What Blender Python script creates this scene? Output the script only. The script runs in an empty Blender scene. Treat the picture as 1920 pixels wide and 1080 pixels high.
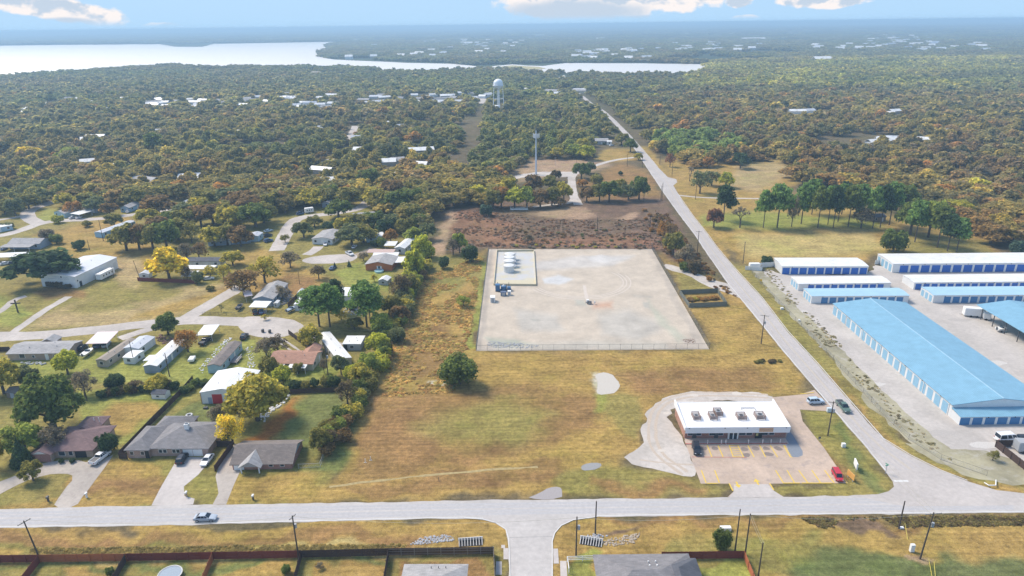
import bpy, bmesh, math, random
import numpy as np
from mathutils import Vector, Matrix, Quaternion
S = bpy.context.scene
COL = S.collection
R = math.radians
# ------------------------------------------------------------------ camera (drone at 100 m, looking 20.8 degrees down)
F = 1300.0; CH = 100.0; PITCH = math.atan((540-46)/F); ROLL = R(.75)
fwd = np.array([0, math.cos(PITCH), -math.sin(PITCH)])
_u = np.array([0, math.sin(PITCH), math.cos(PITCH)]); _r = np.array([1., 0, 0])
rgt = _r*math.cos(ROLL)-_u*math.sin(ROLL); upv = _u*math.cos(ROLL)+_r*math.sin(ROLL)
cam = bpy.data.cameras.new('camera'); cam_o = bpy.data.objects.new('camera', cam); COL.objects.link(cam_o)
cam.sensor_width = 36; cam.lens = 36*F/1920; cam.clip_start = 1; cam.clip_end = 200000
m = Matrix(((rgt[0], upv[0], -fwd[0], 0), (rgt[1], upv[1], -fwd[1], 0), (rgt[2], upv[2], -fwd[2], CH), (0, 0, 0, 1)))
cam_o.matrix_world = m
S.camera = cam_o
def G(x, y, z=0.0):
    "point on the ground (or at height z) seen at a place of the photograph"
    d = fwd*F+rgt*(x-960)+upv*(540-y); t = (z-CH)/d[2]
    return Vector((d[0]*t, d[1]*t, z))
def PXY(X, Y, Z=0.0):
    vx, vy, vz = X, Y, Z-CH
    w = vx*fwd[0]+vy*fwd[1]+vz*fwd[2]
    w = np.where(w < 1, 1, w)
    return 960+F*(vx*rgt[0]+vy*rgt[1]+vz*rgt[2])/w, 540-F*(vx*upv[0]+vy*upv[1]+vz*upv[2])/w
def HGT(x, y, px):
    "height in metres of something px pixels tall standing at (x, y)"
    g = G(x, y); lo, hi = 0., 95.
    for _ in range(30):
        mm = (lo+hi)/2
        if PXY(g.x, g.y, mm)[1] > y-px: lo = mm
        else: hi = mm
    return lo
def WID(x, y, px): return (G(x+px/2, y)-G(x-px/2, y)).length
# ------------------------------------------------------------------ sky, sun, exposure
SUN_EL = R(49); SUN_AZ = R(-56)         # ahead and to the left of the camera
W = bpy.data.worlds.new('World'); S.world = W; W.use_nodes = True
nt = W.node_tree; nt.nodes.clear(); N = nt.nodes.new; L = nt.links.new
sky = N('ShaderNodeTexSky'); sky.sky_type = 'NISHITA'; sky.sun_disc = False
sky.sun_elevation = SUN_EL; sky.sun_rotation = SUN_AZ; sky.air_density = 1.0; sky.dust_density = .3; sky.ozone_density = 2.5
tc = N('ShaderNodeTexCoord'); sep = N('ShaderNodeSeparateXYZ'); L(tc.outputs['Generated'], sep.inputs[0])
def mth(op, a, b=None, c=None, clamp=False):
    n = N('ShaderNodeMath'); n.operation = op; n.use_clamp = clamp
    for i, v in enumerate((a, b, c)):
        if v is None: continue
        if isinstance(v, (int, float)): n.inputs[i].default_value = v
        else: L(v, n.inputs[i])
    return n.outputs[0]
az = mth('ARCTAN2', sep.outputs['X'], sep.outputs['Y']); el = sep.outputs['Z']
def smooth(v, a, b):
    n = N('ShaderNodeMapRange'); n.interpolation_type = 'SMOOTHSTEP'; L(v, n.inputs[0]); n.inputs[1].default_value = a; n.inputs[2].default_value = b
    return n.outputs[0]
cmb = N('ShaderNodeCombineXYZ'); L(az, cmb.inputs[0]); L(mth('MULTIPLY', el, 1.5), cmb.inputs[1])
nz = N('ShaderNodeTexNoise'); L(cmb.outputs[0], nz.inputs['Vector']); nz.inputs['Scale'].default_value = 30; nz.inputs['Detail'].default_value = 10; nz.inputs['Roughness'].default_value = .58
nz2 = N('ShaderNodeTexNoise'); L(cmb.outputs[0], nz2.inputs['Vector']); nz2.inputs['Scale'].default_value = 5; nz2.inputs['Detail'].default_value = 6
def azel(x, y):
    d = fwd*F+rgt*(x-960)+upv*(540-y); d = d/np.linalg.norm(d)
    return math.atan2(d[0], d[1]), d[2]
CL = [(90, 14, 150, 26, .10), (175, 32, 60, 20, .2), (20, 2, 110, 24, .1), (1100, -2, 190, 52, 0), (1270, -10, 110, 36, 0), (1545, 2, 95, 16, 0), (1385, 2, 28, 16, 0), (310, 50, 45, 9, 0), (1400, 34, 30, 8, 0),
      (700, -120, 300, 50, 0), (1500, -160, 400, 60, 0), (200, -140, 300, 60, 0), (-300, 0, 250, 40, 0), (2300, 0, 250, 40, 0)]
tot = None
for (x, y, rx, ry, tilt) in CL:
    a0, e0 = azel(x, y); a1, _ = azel(x+rx, y); _, e1 = azel(x, y-ry)
    sx, sy = abs(a1-a0), abs(e1-e0)
    u = mth('DIVIDE', mth('SUBTRACT', az, a0), sx)
    vv = mth('DIVIDE', mth('SUBTRACT', el, e0), sy)
    if tilt: vv = mth('ADD', vv, mth('MULTIPLY', u, tilt*rx/ry*1.5))
    q = mth('SUBTRACT', 1.0, mth('ADD', mth('MULTIPLY', u, u), mth('MULTIPLY', vv, vv)))
    q = mth('MAXIMUM', q, -1.2)
    tot = q if tot is None else mth('MAXIMUM', tot, q)
den = mth('ADD', tot, mth('MULTIPLY', mth('SUBTRACT', nz.outputs[0], .5), 2.3))
mask = mth('MULTIPLY', smooth(den, .0, .45), smooth(el, .002, .012))
# cloud shade: sunlit rims, grey flat undersides (thicker middle of the cloud)
cm2 = N('ShaderNodeCombineXYZ'); L(mth('ADD', az, -.006), cm2.inputs[0]); L(mth('ADD', mth('MULTIPLY', el, 1.5), .014), cm2.inputs[1])
nz3 = N('ShaderNodeTexNoise'); L(cm2.outputs[0], nz3.inputs['Vector']); nz3.inputs['Scale'].default_value = 30; nz3.inputs['Detail'].default_value = 6; nz3.inputs['Roughness'].default_value = .55
nz4 = N('ShaderNodeTexNoise'); L(cmb.outputs[0], nz4.inputs['Vector']); nz4.inputs['Scale'].default_value = 30; nz4.inputs['Detail'].default_value = 6; nz4.inputs['Roughness'].default_value = .55
relief = mth('MULTIPLY', mth('SUBTRACT', nz3.outputs[0], nz4.outputs[0]), 5.0)
thick = smooth(mth('ADD', mth('ADD', tot, relief), mth('MULTIPLY', mth('SUBTRACT', nz2.outputs[0], .5), 1.0)), .35, 1.25)
for (x, y, rx, ry) in ((1070, 26, 150, 30), (120, 44, 70, 12), (1180, 40, 110, 14)):
    a0, e0 = azel(x, y); a1, _ = azel(x+rx, y); _, e1 = azel(x, y-ry)
    u = mth('DIVIDE', mth('SUBTRACT', az, a0), abs(a1-a0)); vv = mth('DIVIDE', mth('SUBTRACT', el, e0), abs(e1-e0))
    q = mth('SUBTRACT', 1.0, mth('ADD', mth('MULTIPLY', u, u), mth('MULTIPLY', vv, vv)))
    thick = mth('MAXIMUM', thick, smooth(mth('ADD', q, mth('MULTIPLY', mth('SUBTRACT', nz.outputs[0], .5), 1.2)), -.3, .7))
ccol = N('ShaderNodeMix'); ccol.data_type = 'RGBA'; L(thick, ccol.inputs[0])
ccol.inputs[6].default_value = (3.5, 3.25, 3.15, 1); ccol.inputs[7].default_value = (2.0, 2.35, 2.8, 1)
tint = N('ShaderNodeMix'); tint.data_type = 'RGBA'; tint.blend_type = 'MULTIPLY'; tint.inputs[0].default_value = 1
L(sky.outputs[0], tint.inputs[6]); tint.inputs[7].default_value = (1.12, .97, .84, 1)
mix = N('ShaderNodeMix'); mix.data_type = 'RGBA'; L(mask, mix.inputs[0]); 
hz = N('ShaderNodeMix'); hz.data_type = 'RGBA'; L(smooth(el, -.02, .55), hz.inputs[0]); L(tint.outputs[2], hz.inputs[7])
hz2 = N('ShaderNodeMix'); hz2.data_type = 'RGBA'; L(smooth(el, .0, .12), hz2.inputs[0]); hz2.inputs[6].default_value = (1.65, 2.50, 3.40, 1); hz2.inputs[7].default_value = (1.15, 2.1, 3.5, 1)
L(hz2.outputs[2], hz.inputs[6]); L(hz.outputs[2], mix.inputs[6]); L(ccol.outputs[2], mix.inputs[7])
bg = N('ShaderNodeBackground'); L(mix.outputs[2], bg.inputs[0]); bg.inputs[1].default_value = .15
out = N('ShaderNodeOutputWorld'); L(bg.outputs[0], out.inputs[0])
sl = bpy.data.lights.new('sun', 'SUN'); sl.energy = 2.45; sl.angle = R(20.0); sl.color = (1, .90, .76)
so = bpy.data.objects.new('sun', sl); COL.objects.link(so)
sd = Vector((math.sin(SUN_AZ)*math.cos(SUN_EL), math.cos(SUN_AZ)*math.cos(SUN_EL), math.sin(SUN_EL)))
so.rotation_euler = sd.to_track_quat('Z', 'Y').to_euler()
so.location = (0, 0, 300)
S.view_settings.view_transform = 'Standard'; S.view_settings.look = 'None'; S.view_settings.gamma = 1
S.view_settings.exposure = .96
S.view_settings.use_curve_mapping = False
S.cycles.max_bounces = 5; S.cycles.diffuse_bounces = 2; S.cycles.glossy_bounces = 2; S.cycles.transparent_max_bounces = 8
S.cycles.volume_bounces = 0; S.cycles.use_denoising = True
S.cycles.sample_clamp_indirect = 4
# ------------------------------------------------------------------ noise and polygon helpers
def _h(ix, iy, s):
    n = (ix.astype(np.int64)*374761393+iy.astype(np.int64)*668265263+s*974634777) & 0xffffffff
    n = ((n ^ (n >> 13))*1274126177) & 0xffffffff
    return ((n ^ (n >> 16)) & 0xffff)/65535.
def vn(x, y, sc, s=0):
    x = x/sc; y = y/sc; ix = np.floor(x); iy = np.floor(y); fx = x-ix; fy = y-iy
    fx = fx*fx*(3-2*fx); fy = fy*fy*(3-2*fy)
    a = _h(ix, iy, s); b = _h(ix+1, iy, s); c = _h(ix, iy+1, s); d = _h(ix+1, iy+1, s)
    return (a*(1-fx)+b*fx)*(1-fy)+(c*(1-fx)+d*fx)*fy
def fbm(x, y, sc, s=0, o=3):
    t = 0; a = .5; w = 0
    for i in range(o): t = t+a*vn(x, y, sc/2**i, s+i*17); w += a; a *= .55
    return t/w
def inside(px, py, poly):
    r = np.zeros(px.shape, bool); n = len(poly)
    for i in range(n):
        x1, y1 = poly[i]; x2, y2 = poly[(i+1) % n]
        c = ((y1 > py) != (y2 > py))
        with np.errstate(divide='ignore', invalid='ignore'):
            xx = (x2-x1)*(py-y1)/((y2-y1) if y2 != y1 else 1e-9)+x1
        r ^= c & (px < xx)
    return r
def sdist(px, py, poly):
    d = np.full(px.shape, 1e9); n = len(poly)
    for i in range(n):
        x1, y1 = poly[i]; x2, y2 = poly[(i+1) % n]; dx, dy = x2-x1, y2-y1
        t = np.clip(((px-x1)*dx+(py-y1)*dy)/(dx*dx+dy*dy+1e-9), 0, 1)
        d = np.minimum(d, (px-x1-t*dx)**2+(py-y1-t*dy)**2)
    d = np.sqrt(d)
    return np.where(inside(px, py, poly), d, -d)
# ------------------------------------------------------------------ materials
def newmat(name):
    mt = bpy.data.materials.new(name); mt.use_nodes = True; t = mt.node_tree
    return mt, t, t.nodes['Principled BSDF']
def sock(t, v, inp):
    if isinstance(v, (int, float)): inp.default_value = v
    elif isinstance(v, (tuple, list)): inp.default_value = tuple(v)+((1,) if len(v) == 3 else ())
    else: t.links.new(v, inp)
def nnoise(t, scale, detail=3, vec=None, rough=.55):
    n = t.nodes.new('ShaderNodeTexNoise'); n.inputs['Scale'].default_value = scale; n.inputs['Detail'].default_value = detail; n.inputs['Roughness'].default_value = rough
    if vec is None:
        g = t.nodes.new('ShaderNodeNewGeometry'); vec = g.outputs['Position']
    t.links.new(vec, n.inputs['Vector']); return n.outputs[0]
def nmap(t, v, a, b, c, d):
    n = t.nodes.new('ShaderNodeMapRange'); t.links.new(v, n.inputs[0])
    for i, k in enumerate((a, b, c, d)): n.inputs[i+1].default_value = k
    return n.outputs[0]
def nmix(t, f, a, b, mode='MIX'):
    n = t.nodes.new('ShaderNodeMix'); n.data_type = 'RGBA'; n.blend_type = mode
    sock(t, f, n.inputs[0]); sock(t, a, n.inputs[6]); sock(t, b, n.inputs[7]); return n.outputs[2]
def nmul(t, a, f):
    "colour a times factor socket f"
    n = t.nodes.new('ShaderNodeVectorMath'); n.operation = 'SCALE'; sock(t, a if not isinstance(a, tuple) else tuple(a[:3]), n.inputs[0]) if not isinstance(a, tuple) else setattr(n.inputs[0], 'default_value', a[:3])
    t.links.new(f, n.inputs['Scale']); return n.outputs[0]
def nbump(t, v, st, dist, b):
    n = t.nodes.new('ShaderNodeBump'); n.inputs['Strength'].default_value = st; n.inputs['Distance'].default_value = dist
    t.links.new(v, n.inputs['Height']); t.links.new(n.outputs[0], b.inputs['Normal'])
_mc = {}
def M(name, col, rough=.8, var=.12, scale=1.2, metal=0, col2=None, bump=0, fine=0, objcol=False):
    "plain material with mottled procedural colour"
    if name in _mc: return _mc[name]
    mt, t, b = newmat(name)
    base = col
    if objcol:
        oi = t.nodes.new('ShaderNodeObjectInfo'); base = oi.outputs['Color']
    n1 = nnoise(t, scale, 4)
    if col2: base = nmix(t, nmap(t, n1, .42, .60, 0, 1), base, col2)
    n2 = nnoise(t, scale*3.1, 3)
    f = nmap(t, n2, .25, .75, 1-var, 1+var)
    c = nmul(t, base, f)
    if fine:
        n3 = nnoise(t, scale*20, 2); c = nmul(t, c, nmap(t, n3, .3, .7, 1-fine, 1+fine))
    t.links.new(c, b.inputs['Base Color']); b.inputs['Roughness'].default_value = rough; b.inputs['Metallic'].default_value = metal
    if bump: nbump(t, n2, bump, .05, b)
    _mc[name] = mt; return mt
# ------------------------------------------------------------------ mesh builder
class MB:
    def __init__(s): s.v = []; s.f = []; s.m = []; s.mi = 0
    def face(s, pts):
        b = len(s.v); s.v += [tuple(p) for p in pts]; s.f.append(tuple(range(b, b+len(pts)))); s.m.append(s.mi)
    def add(s, V, Fs):
        b = len(s.v); s.v += [tuple(p) for p in V]; s.f += [tuple(i+b for i in f) for f in Fs]; s.m += [s.mi]*len(Fs); return s
    def box(s, x0, x1, y0, y1, z0, z1):
        s.add([(x0, y0, z0), (x1, y0, z0), (x1, y1, z0), (x0, y1, z0), (x0, y0, z1), (x1, y0, z1), (x1, y1, z1), (x0, y1, z1)],
              [(0, 3, 2, 1), (4, 5, 6, 7), (0, 1, 5, 4), (1, 2, 6, 5), (2, 3, 7, 6), (3, 0, 4, 7)]); return s
    def hexa(s, bot, top): 
        s.add(list(bot)+list(top), [(0, 3, 2, 1), (4, 5, 6, 7), (0, 1, 5, 4), (1, 2, 6, 5), (2, 3, 7, 6), (3, 0, 4, 7)]); return s
    def tube(s, p, q, r0, r1=None, n=6):
        r1 = r0 if r1 is None else r1; p = Vector(p); q = Vector(q); d = (q-p)
        if d.length < 1e-6: return s
        d.normalize(); a = d.orthogonal().normalized(); b = d.cross(a)
        V = [p+(a*math.cos(2*math.pi*i/n)+b*math.sin(2*math.pi*i/n))*r0 for i in range(n)]+[q+(a*math.cos(2*math.pi*i/n)+b*math.sin(2*math.pi*i/n))*r1 for i in range(n)]
        s.add(V, [(i, (i+1) % n, n+(i+1) % n, n+i) for i in range(n)]+[tuple(range(n-1, -1, -1)), tuple(range(n, 2*n))]); return s
    def lathe(s, prof, n=16, cx=0, cy=0, cap=True):
        V = []; Fs = []
        for (r, z) in prof:
            for i in range(n): V.append((cx+r*math.cos(2*math.pi*i/n), cy+r*math.sin(2*math.pi*i/n), z))
        for k in range(len(prof)-1):
            for i in range(n): Fs.append((k*n+i, k*n+(i+1) % n, (k+1)*n+(i+1) % n, (k+1)*n+i))
        if cap: Fs += [tuple(range(n-1, -1, -1)), tuple((len(prof)-1)*n+i for i in range(n))]
        s.add(V, Fs); return s
    def prism(s, poly, z0, z1):
        n = len(poly); s.add([(x, y, z0) for x, y in poly]+[(x, y, z1) for x, y in poly],
            [tuple(range(n-1, -1, -1)), tuple(range(n, 2*n))]+[(i, (i+1) % n, n+(i+1) % n, n+i) for i in range(n)]); return s
    def slab(s, pts, t):
        "thick sheet from a quad / polygon of 3-D points, t metres downwards"
        n = len(pts); s.add([tuple(p) for p in pts]+[(p[0], p[1], p[2]-t) for p in pts],
            [tuple(range(n)), tuple(range(2*n-1, n-1, -1))]+[((i+1) % n, i, n+i, n+(i+1) % n) for i in range(n)]); return s
    def mesh(s, name, *mats):
        me = bpy.data.meshes.new(name); me.from_pydata(s.v, [], s.f)
        for mt in mats: me.materials.append(mt)
        if len(mats) > 1: me.polygons.foreach_set('material_index', s.m)
        me.update(); return me
    def build(s, name, mats, parent=None, smooth=False):
        if not isinstance(mats, (list, tuple)): mats = [mats]
        me = s.mesh(name, *mats); o = bpy.data.objects.new(name, me); COL.objects.link(o)
        if parent is not None: o.parent = parent
        if smooth: me.polygons.foreach_set('use_smooth', [True]*len(me.polygons))
        return o
def tag(o, label=None, cat=None, group=None, kind=None):
    if label: o['label'] = label
    if cat: o['category'] = cat
    if group: o['group'] = group
    if kind: o['kind'] = kind
    return o
def thing(name, label, cat, loc=(0, 0, 0), rz=0, group=None):
    o = bpy.data.objects.new(name, None); COL.objects.link(o); o.empty_display_size = .5
    o.location = loc; o.rotation_euler = (0, 0, rz); return tag(o, label, cat, group)
_kids = {}
def dup(root, loc=None, rz=None, label=None, group=None, scale=None, color=None):
    def cp(o, parent, top):
        c = o.copy(); COL.objects.link(c)
        if parent is not None: c.parent = parent
        if color is not None: c.color = (*color, 1)
        if o.name not in _kids: _kids[o.name] = list(o.children)
        for ch in _kids[o.name]: cp(ch, c, False)
        return c
    c = cp(root, None, True)
    if loc is not None: c.location = loc
    if rz is not None: c.rotation_euler = (0, 0, rz)
    if scale is not None: c.scale = scale if isinstance(scale, tuple) else (scale,)*3
    if label: c['label'] = label
    if group: c['group'] = group
    return c
def npmesh(name, V, Fq, mat=None):
    "fast mesh from numpy vertices and an (n,k) face array"
    me = bpy.data.meshes.new(name); V = np.asarray(V, np.float32); Fq = np.asarray(Fq, np.int32)
    me.vertices.add(len(V)); me.vertices.foreach_set('co', V.ravel())
    k = Fq.shape[1]; me.loops.add(Fq.size); me.loops.foreach_set('vertex_index', Fq.ravel())
    me.polygons.add(len(Fq)); me.polygons.foreach_set('loop_start', np.arange(0, Fq.size, k, dtype=np.int32))
    me.update(calc_edges=True)
    if mat: me.materials.append(mat)
    return me
# ------------------------------------------------------------------ ground: one sheet to the horizon, coloured by what grows there
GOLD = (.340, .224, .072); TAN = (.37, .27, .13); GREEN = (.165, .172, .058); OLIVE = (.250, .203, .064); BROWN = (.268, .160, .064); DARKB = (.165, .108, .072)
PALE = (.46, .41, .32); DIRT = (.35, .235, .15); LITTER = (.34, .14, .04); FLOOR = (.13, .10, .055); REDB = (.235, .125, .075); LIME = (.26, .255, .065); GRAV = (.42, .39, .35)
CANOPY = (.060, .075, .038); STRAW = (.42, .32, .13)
ZONES = [
 # open land on the left: lawns and lots of the trailer park
 (OLIVE, 8, [(-400, 400), (110, 375), (330, 375), (480, 395), (600, 365), (710, 370), (800, 430), (810, 480), (740, 640), (690, 760), (600, 945), (-500, 990)]),
 (GOLD, 6, [(60, 440), (240, 400), (262, 440), (300, 480), (240, 520), (150, 500), (120, 470)]),
 (TAN, 6, [(180, 480), (260, 478), (262, 540), (225, 545), (215, 500)]),
 (TAN, 8, [(45, 618), (90, 590), (170, 560), (260, 540), (430, 533), (410, 560), (330, 596), (240, 612)]),
 (OLIVE, 8, [(120, 590), (190, 548), (300, 536), (340, 545), (290, 566), (180, 590)]),
 (BROWN, 5, [(60, 545), (110, 533), (160, 545), (150, 560), (80, 562)]),
 (GOLD, 6, [(230, 600), (340, 590), (430, 548), (420, 540), (300, 575)]),
 (LIME, 5, [(-50, 560), (20, 560), (60, 590), (30, 612), (-50, 620)]),
 (LIME, 4, [(60, 408), (90, 392), (120, 395), (125, 415), (80, 418)]),
 (GOLD, 5, [(430, 450), (520, 470), (560, 500), (620, 520), (600, 545), (480, 560), (440, 520)]),
 (BROWN, 5, [(480, 540), (540, 515), (600, 520), (590, 545), (520, 552)]),
 (LIME, 5, [(630, 510), (690, 490), (745, 520), (735, 545), (640, 535)]),
 (OLIVE, 5, [(360, 590), (420, 560), (470, 560), (480, 590), (450, 600)]),
 (LIME, 5, [(-50, 680), (120, 660), (330, 650), (500, 640), (640, 690), (620, 720), (300, 720), (-50, 700)]),
 (LIME, 5, [(150, 735), (300, 728), (345, 735), (240, 830), (150, 830)]),
 (GOLD, 7, [(190, 765), (290, 750), (300, 770), (240, 815), (190, 815)]),
 (GREEN, 4, [(300, 790), (420, 740), (430, 830), (290, 830)]),
 (LITTER, 10, [(455, 835), (520, 770), (550, 750), (560, 775), (480, 860), (450, 860)]),
 (GREEN, 8, [(520, 820), (570, 740), (640, 720), (650, 750), (600, 840), (560, 850)]),
 (GOLD, 6, [(-100, 880), (160, 870), (250, 850), (300, 870), (300, 945), (-100, 960)]),
 (BROWN, 8, [(170, 905), (250, 890), (300, 900), (290, 925), (160, 925)]),
 (OLIVE, 6, [(-80, 900), (60, 880), (140, 890), (120, 940), (-80, 955)]),
 (GOLD, 10, [(420, 900), (560, 885), (640, 900), (700, 935), (420, 945)]),
 (GREEN, 8, [(560, 880), (620, 850), (670, 760), (700, 700), (720, 720), (690, 800), (640, 880)]),  # green grass with the hedge's shadow put into its colour
 # centre
 (GOLD, 8, [(760, 560), (905, 470), (893, 655), (860, 735), (690, 745), (715, 660)]),
 (BROWN, 8, [(740, 640), (840, 600), (860, 650), (820, 700), (730, 725)]),
 (OLIVE, 6, [(790, 480), (910, 480), (900, 520), (850, 545), (780, 560)]),
 (LIME, 3, [(903, 490), (914, 490), (892, 655), (872, 655)]),
 (DARKB, 5, [(820, 400), (960, 372), (1245, 365), (1320, 520), (1225, 466), (915, 466), (850, 470)]),
 (REDB, 8, [(835, 400), (920, 395), (960, 420), (950, 455), (860, 460)]),
 (DIRT, 3, [(985, 402), (1050, 390), (1100, 388), (1110, 396), (1060, 408), (1020, 408)]), (DIRT, 3, [(1060, 402), (1110, 398), (1120, 408), (1070, 412)]), (DIRT, 2, [(1150, 408), (1195, 396), (1205, 400), (1165, 414)]), (DARKB, 4, [(960, 425), (1100, 418), (1220, 425), (1230, 445), (960, 445)]),
 (REDB, 6, [(930, 450), (1200, 440), (1240, 466), (915, 466)]),
 (DIRT, 4, [(806, 480), (826, 420), (845, 392), (862, 392), (845, 430), (838, 485)]),
 (BROWN, 6, [(1110, 330), (1165, 305), (1215, 320), (1240, 370), (1100, 375), (1085, 350)]),
 (DIRT, 5, [(960, 322), (1000, 300), (1110, 296), (1150, 310), (1080, 330), (1000, 335), (950, 345)]),
 (GOLD, 4, [(1110, 300), (1140, 278), (1185, 280), (1200, 300), (1150, 305)]),
 (GOLD, 10, [(690, 745), (893, 657), (1340, 655), (1240, 480), (1300, 500), (1400, 560), (1520, 722), (1480, 745), (1260, 738), (1205, 790), (1200, 840), (1100, 935), (600, 940), (660, 850), (670, 790)]),
 (GOLD, 10, [(1000, 690), (1330, 665), (1400, 690), (1300, 715), (1020, 715)]), (BROWN, 14, [(700, 745), (1000, 725), (1130, 745), (1120, 800), (900, 870), (660, 895), (690, 800)]),
 (OLIVE, 22, [(860, 770), (960, 750), (1060, 780), (980, 830), (860, 830), (780, 800)]),
 (BROWN, 10, [(1160, 700), (1400, 690), (1480, 720), (1400, 740), (1200, 732)]),
 (OLIVE, 8, [(1130, 745), (1200, 740), (1215, 780), (1190, 830), (1140, 800)]),
 (BROWN, 10, [(640, 905), (900, 880), (1050, 870), (1090, 890), (1000, 915), (700, 930)]),
 (OLIVE, 8, [(1060, 890), (1130, 865), (1200, 875), (1300, 898), (1370, 915), (1360, 935), (1060, 935)]),
 (BROWN, 8, [(1100, 905), (1330, 915), (1330, 928), (1100, 925)]),
 (PALE, 5, [(1116, 700), (1135, 697), (1160, 715), (1158, 738), (1125, 741), (1117, 720)]),
 (LIME, 5, [(1120, 738), (1150, 740), (1150, 765), (1125, 770)]),
 (PALE, 3, [(795, 712), (825, 708), (850, 718), (840, 726), (800, 722)]),
 (OLIVE, 6, [(1260, 505), (1300, 510), (1350, 545), (1280, 548)]),
 # right of the shop, verge of the road
 (OLIVE, 5, [(1500, 770), (1560, 768), (1680, 905), (1600, 935), (1430, 935), (1450, 905), (1590, 905)]),
 (GREEN, 5, [(1560, 790), (1580, 800), (1660, 910), (1635, 915)]),
 (BROWN, 6, [(1530, 830), (1570, 850), (1620, 900), (1590, 900)]),
 (GOLD, 4, [(1190, 275), (1215, 275), (1350, 455), (1480, 620), (1630, 780), (1760, 875), (1930, 915), (1930, 940), (1700, 870), (1600, 770), (1460, 610), (1330, 450)]),
 (OLIVE, 5, [(1370, 490), (1440, 500), (1560, 660), (1700, 830), (1830, 890), (1930, 905), (1930, 925), (1780, 890), (1650, 810), (1540, 690), (1450, 590)]),
 # field of the pines
 (GOLD, 8, [(1240, 300), (1300, 300), (1480, 295), (1500, 330), (1480, 360), (1640, 400), (1840, 440), (1880, 475), (1640, 478), (1620, 492), (1400, 492), (1330, 440), (1270, 360)]),
 (STRAW, 12, [(1380, 440), (1640, 430), (1660, 470), (1560, 482), (1400, 480)]),
 (TAN, 8, [(1380, 310), (1470, 300), (1480, 330), (1420, 360), (1370, 350)]),
 (LIME, 6, [(1310, 405), (1400, 395), (1520, 405), (1640, 410), (1660, 425), (1440, 430), (1320, 425)]),
 (OLIVE, 6, [(1660, 430), (1850, 450), (1870, 478), (1700, 478)]),
 (TAN, 5, [(1470, 208), (1550, 208), (1560, 222), (1480, 222)]),
 # near verge and gardens at the bottom
 (GOLD, 5, [(-300, 995), (600, 978), (920, 970), (960, 990), (960, 1040), (-300, 1060)]),
 (BROWN, 8, [(-200, 1005), (300, 1000), (700, 1000), (880, 1010), (700, 1025), (-200, 1030)]),
 (OLIVE, 5, [(-200, 1025), (500, 1022), (560, 1030), (100, 1035), (-200, 1040)]),
 (STRAW, 3, [(60, 1040), (500, 1031), (760, 1028), (900, 1036), (700, 1040), (60, 1048)]),
 (GOLD, 8, [(1030, 985), (1500, 970), (1960, 965), (1960, 1200), (1030, 1200)]),
 (BROWN, 7, [(1100, 976), (1960, 968), (1960, 985), (1560, 985), (1100, 990)]),
 (DARKB, 4, [(1520, 975), (1680, 973), (1700, 990), (1560, 990)]),
 (DARKB, 4, [(1740, 972), (1960, 968), (1960, 984), (1750, 983)]),
 (OLIVE, 10, [(1250, 1010), (1450, 1005), (1560, 1020), (1500, 1080), (1250, 1080)]),
 ((.135, .145, .055), 12, [(1480, 1050), (1640, 1042), (1960, 1060), (1960, 1200), (1460, 1200)]),
 (DIRT, 4, [(1692, 1032), (1720, 1028), (1745, 1042), (1730, 1052), (1700, 1050)]),
 (OLIVE, 4, [(-300, 1060), (960, 1040), (960, 1300), (-300, 1300)]),
 (GREEN, 4, [(-300, 1062), (560, 1052), (720, 1050), (720, 1062), (-300, 1070)]),  # grass band darkened to paint the board fences' shadow
 (GOLD, 5, [(100, 1070), (200, 1065), (230, 1100), (100, 1100)]), (GOLD, 5, [(420, 1068), (540, 1062), (545, 1100), (420, 1100)]), (GOLD, 5, [(590, 1066), (710, 1062), (715, 1100), (590, 1100)]),
 (LIME, 3, [(1062, 1050), (1122, 1048), (1124, 1100), (1062, 1100)]), (LIME, 3, [(1310, 1052), (1400, 1050), (1410, 1100), (1325, 1100)]),
 (BROWN, 4, [(735, 1050), (905, 1048), (925, 1100), (735, 1100)]),
 (DARKB, 4, [(1150, 1008), (1175, 1005), (1200, 985), (1195, 1000), (1170, 1018), (1120, 1020)]),
]
def vnoise_px(px, py): return 0
def paint(X, Y, base, zones, jit=1.0):
    px, py = PXY(X, Y)
    n1 = fbm(X, Y, 9, 1, 3)-.5; n2 = fbm(X, Y, 9, 5, 3)-.5
    scl = np.clip(260./np.maximum(Y, 60), .15, 2.2)
    qx = px+n1*34*scl*jit; qy = py+n2*16*scl*scl*jit
    C = np.tile(np.array(base, float), (len(X), 1)) if not isinstance(base, np.ndarray) else base
    for col, soft, poly in zones:
        a = np.array(poly); lo = a.min(0)-soft-40; hi = a.max(0)+soft+40
        idx = np.nonzero((qx > lo[0]) & (qx < hi[0]) & (qy > lo[1]) & (qy < hi[1]))[0]
        if len(idx) == 0: continue
        d = sdist(qx[idx], qy[idx], poly); w = np.clip((d+soft)/(2*soft), 0, 1); w = w*w*(3-2*w)
        C[idx] = C[idx]*(1-w[:, None])+np.array(col)*w[:, None]
    return C
def setcol(me, C):
    at = me.color_attributes.new('Col', 'FLOAT_COLOR', 'POINT'); A = np.ones((len(C), 4), np.float32); A[:, :3] = C
    at.data.foreach_set('color', A.ravel())
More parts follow.
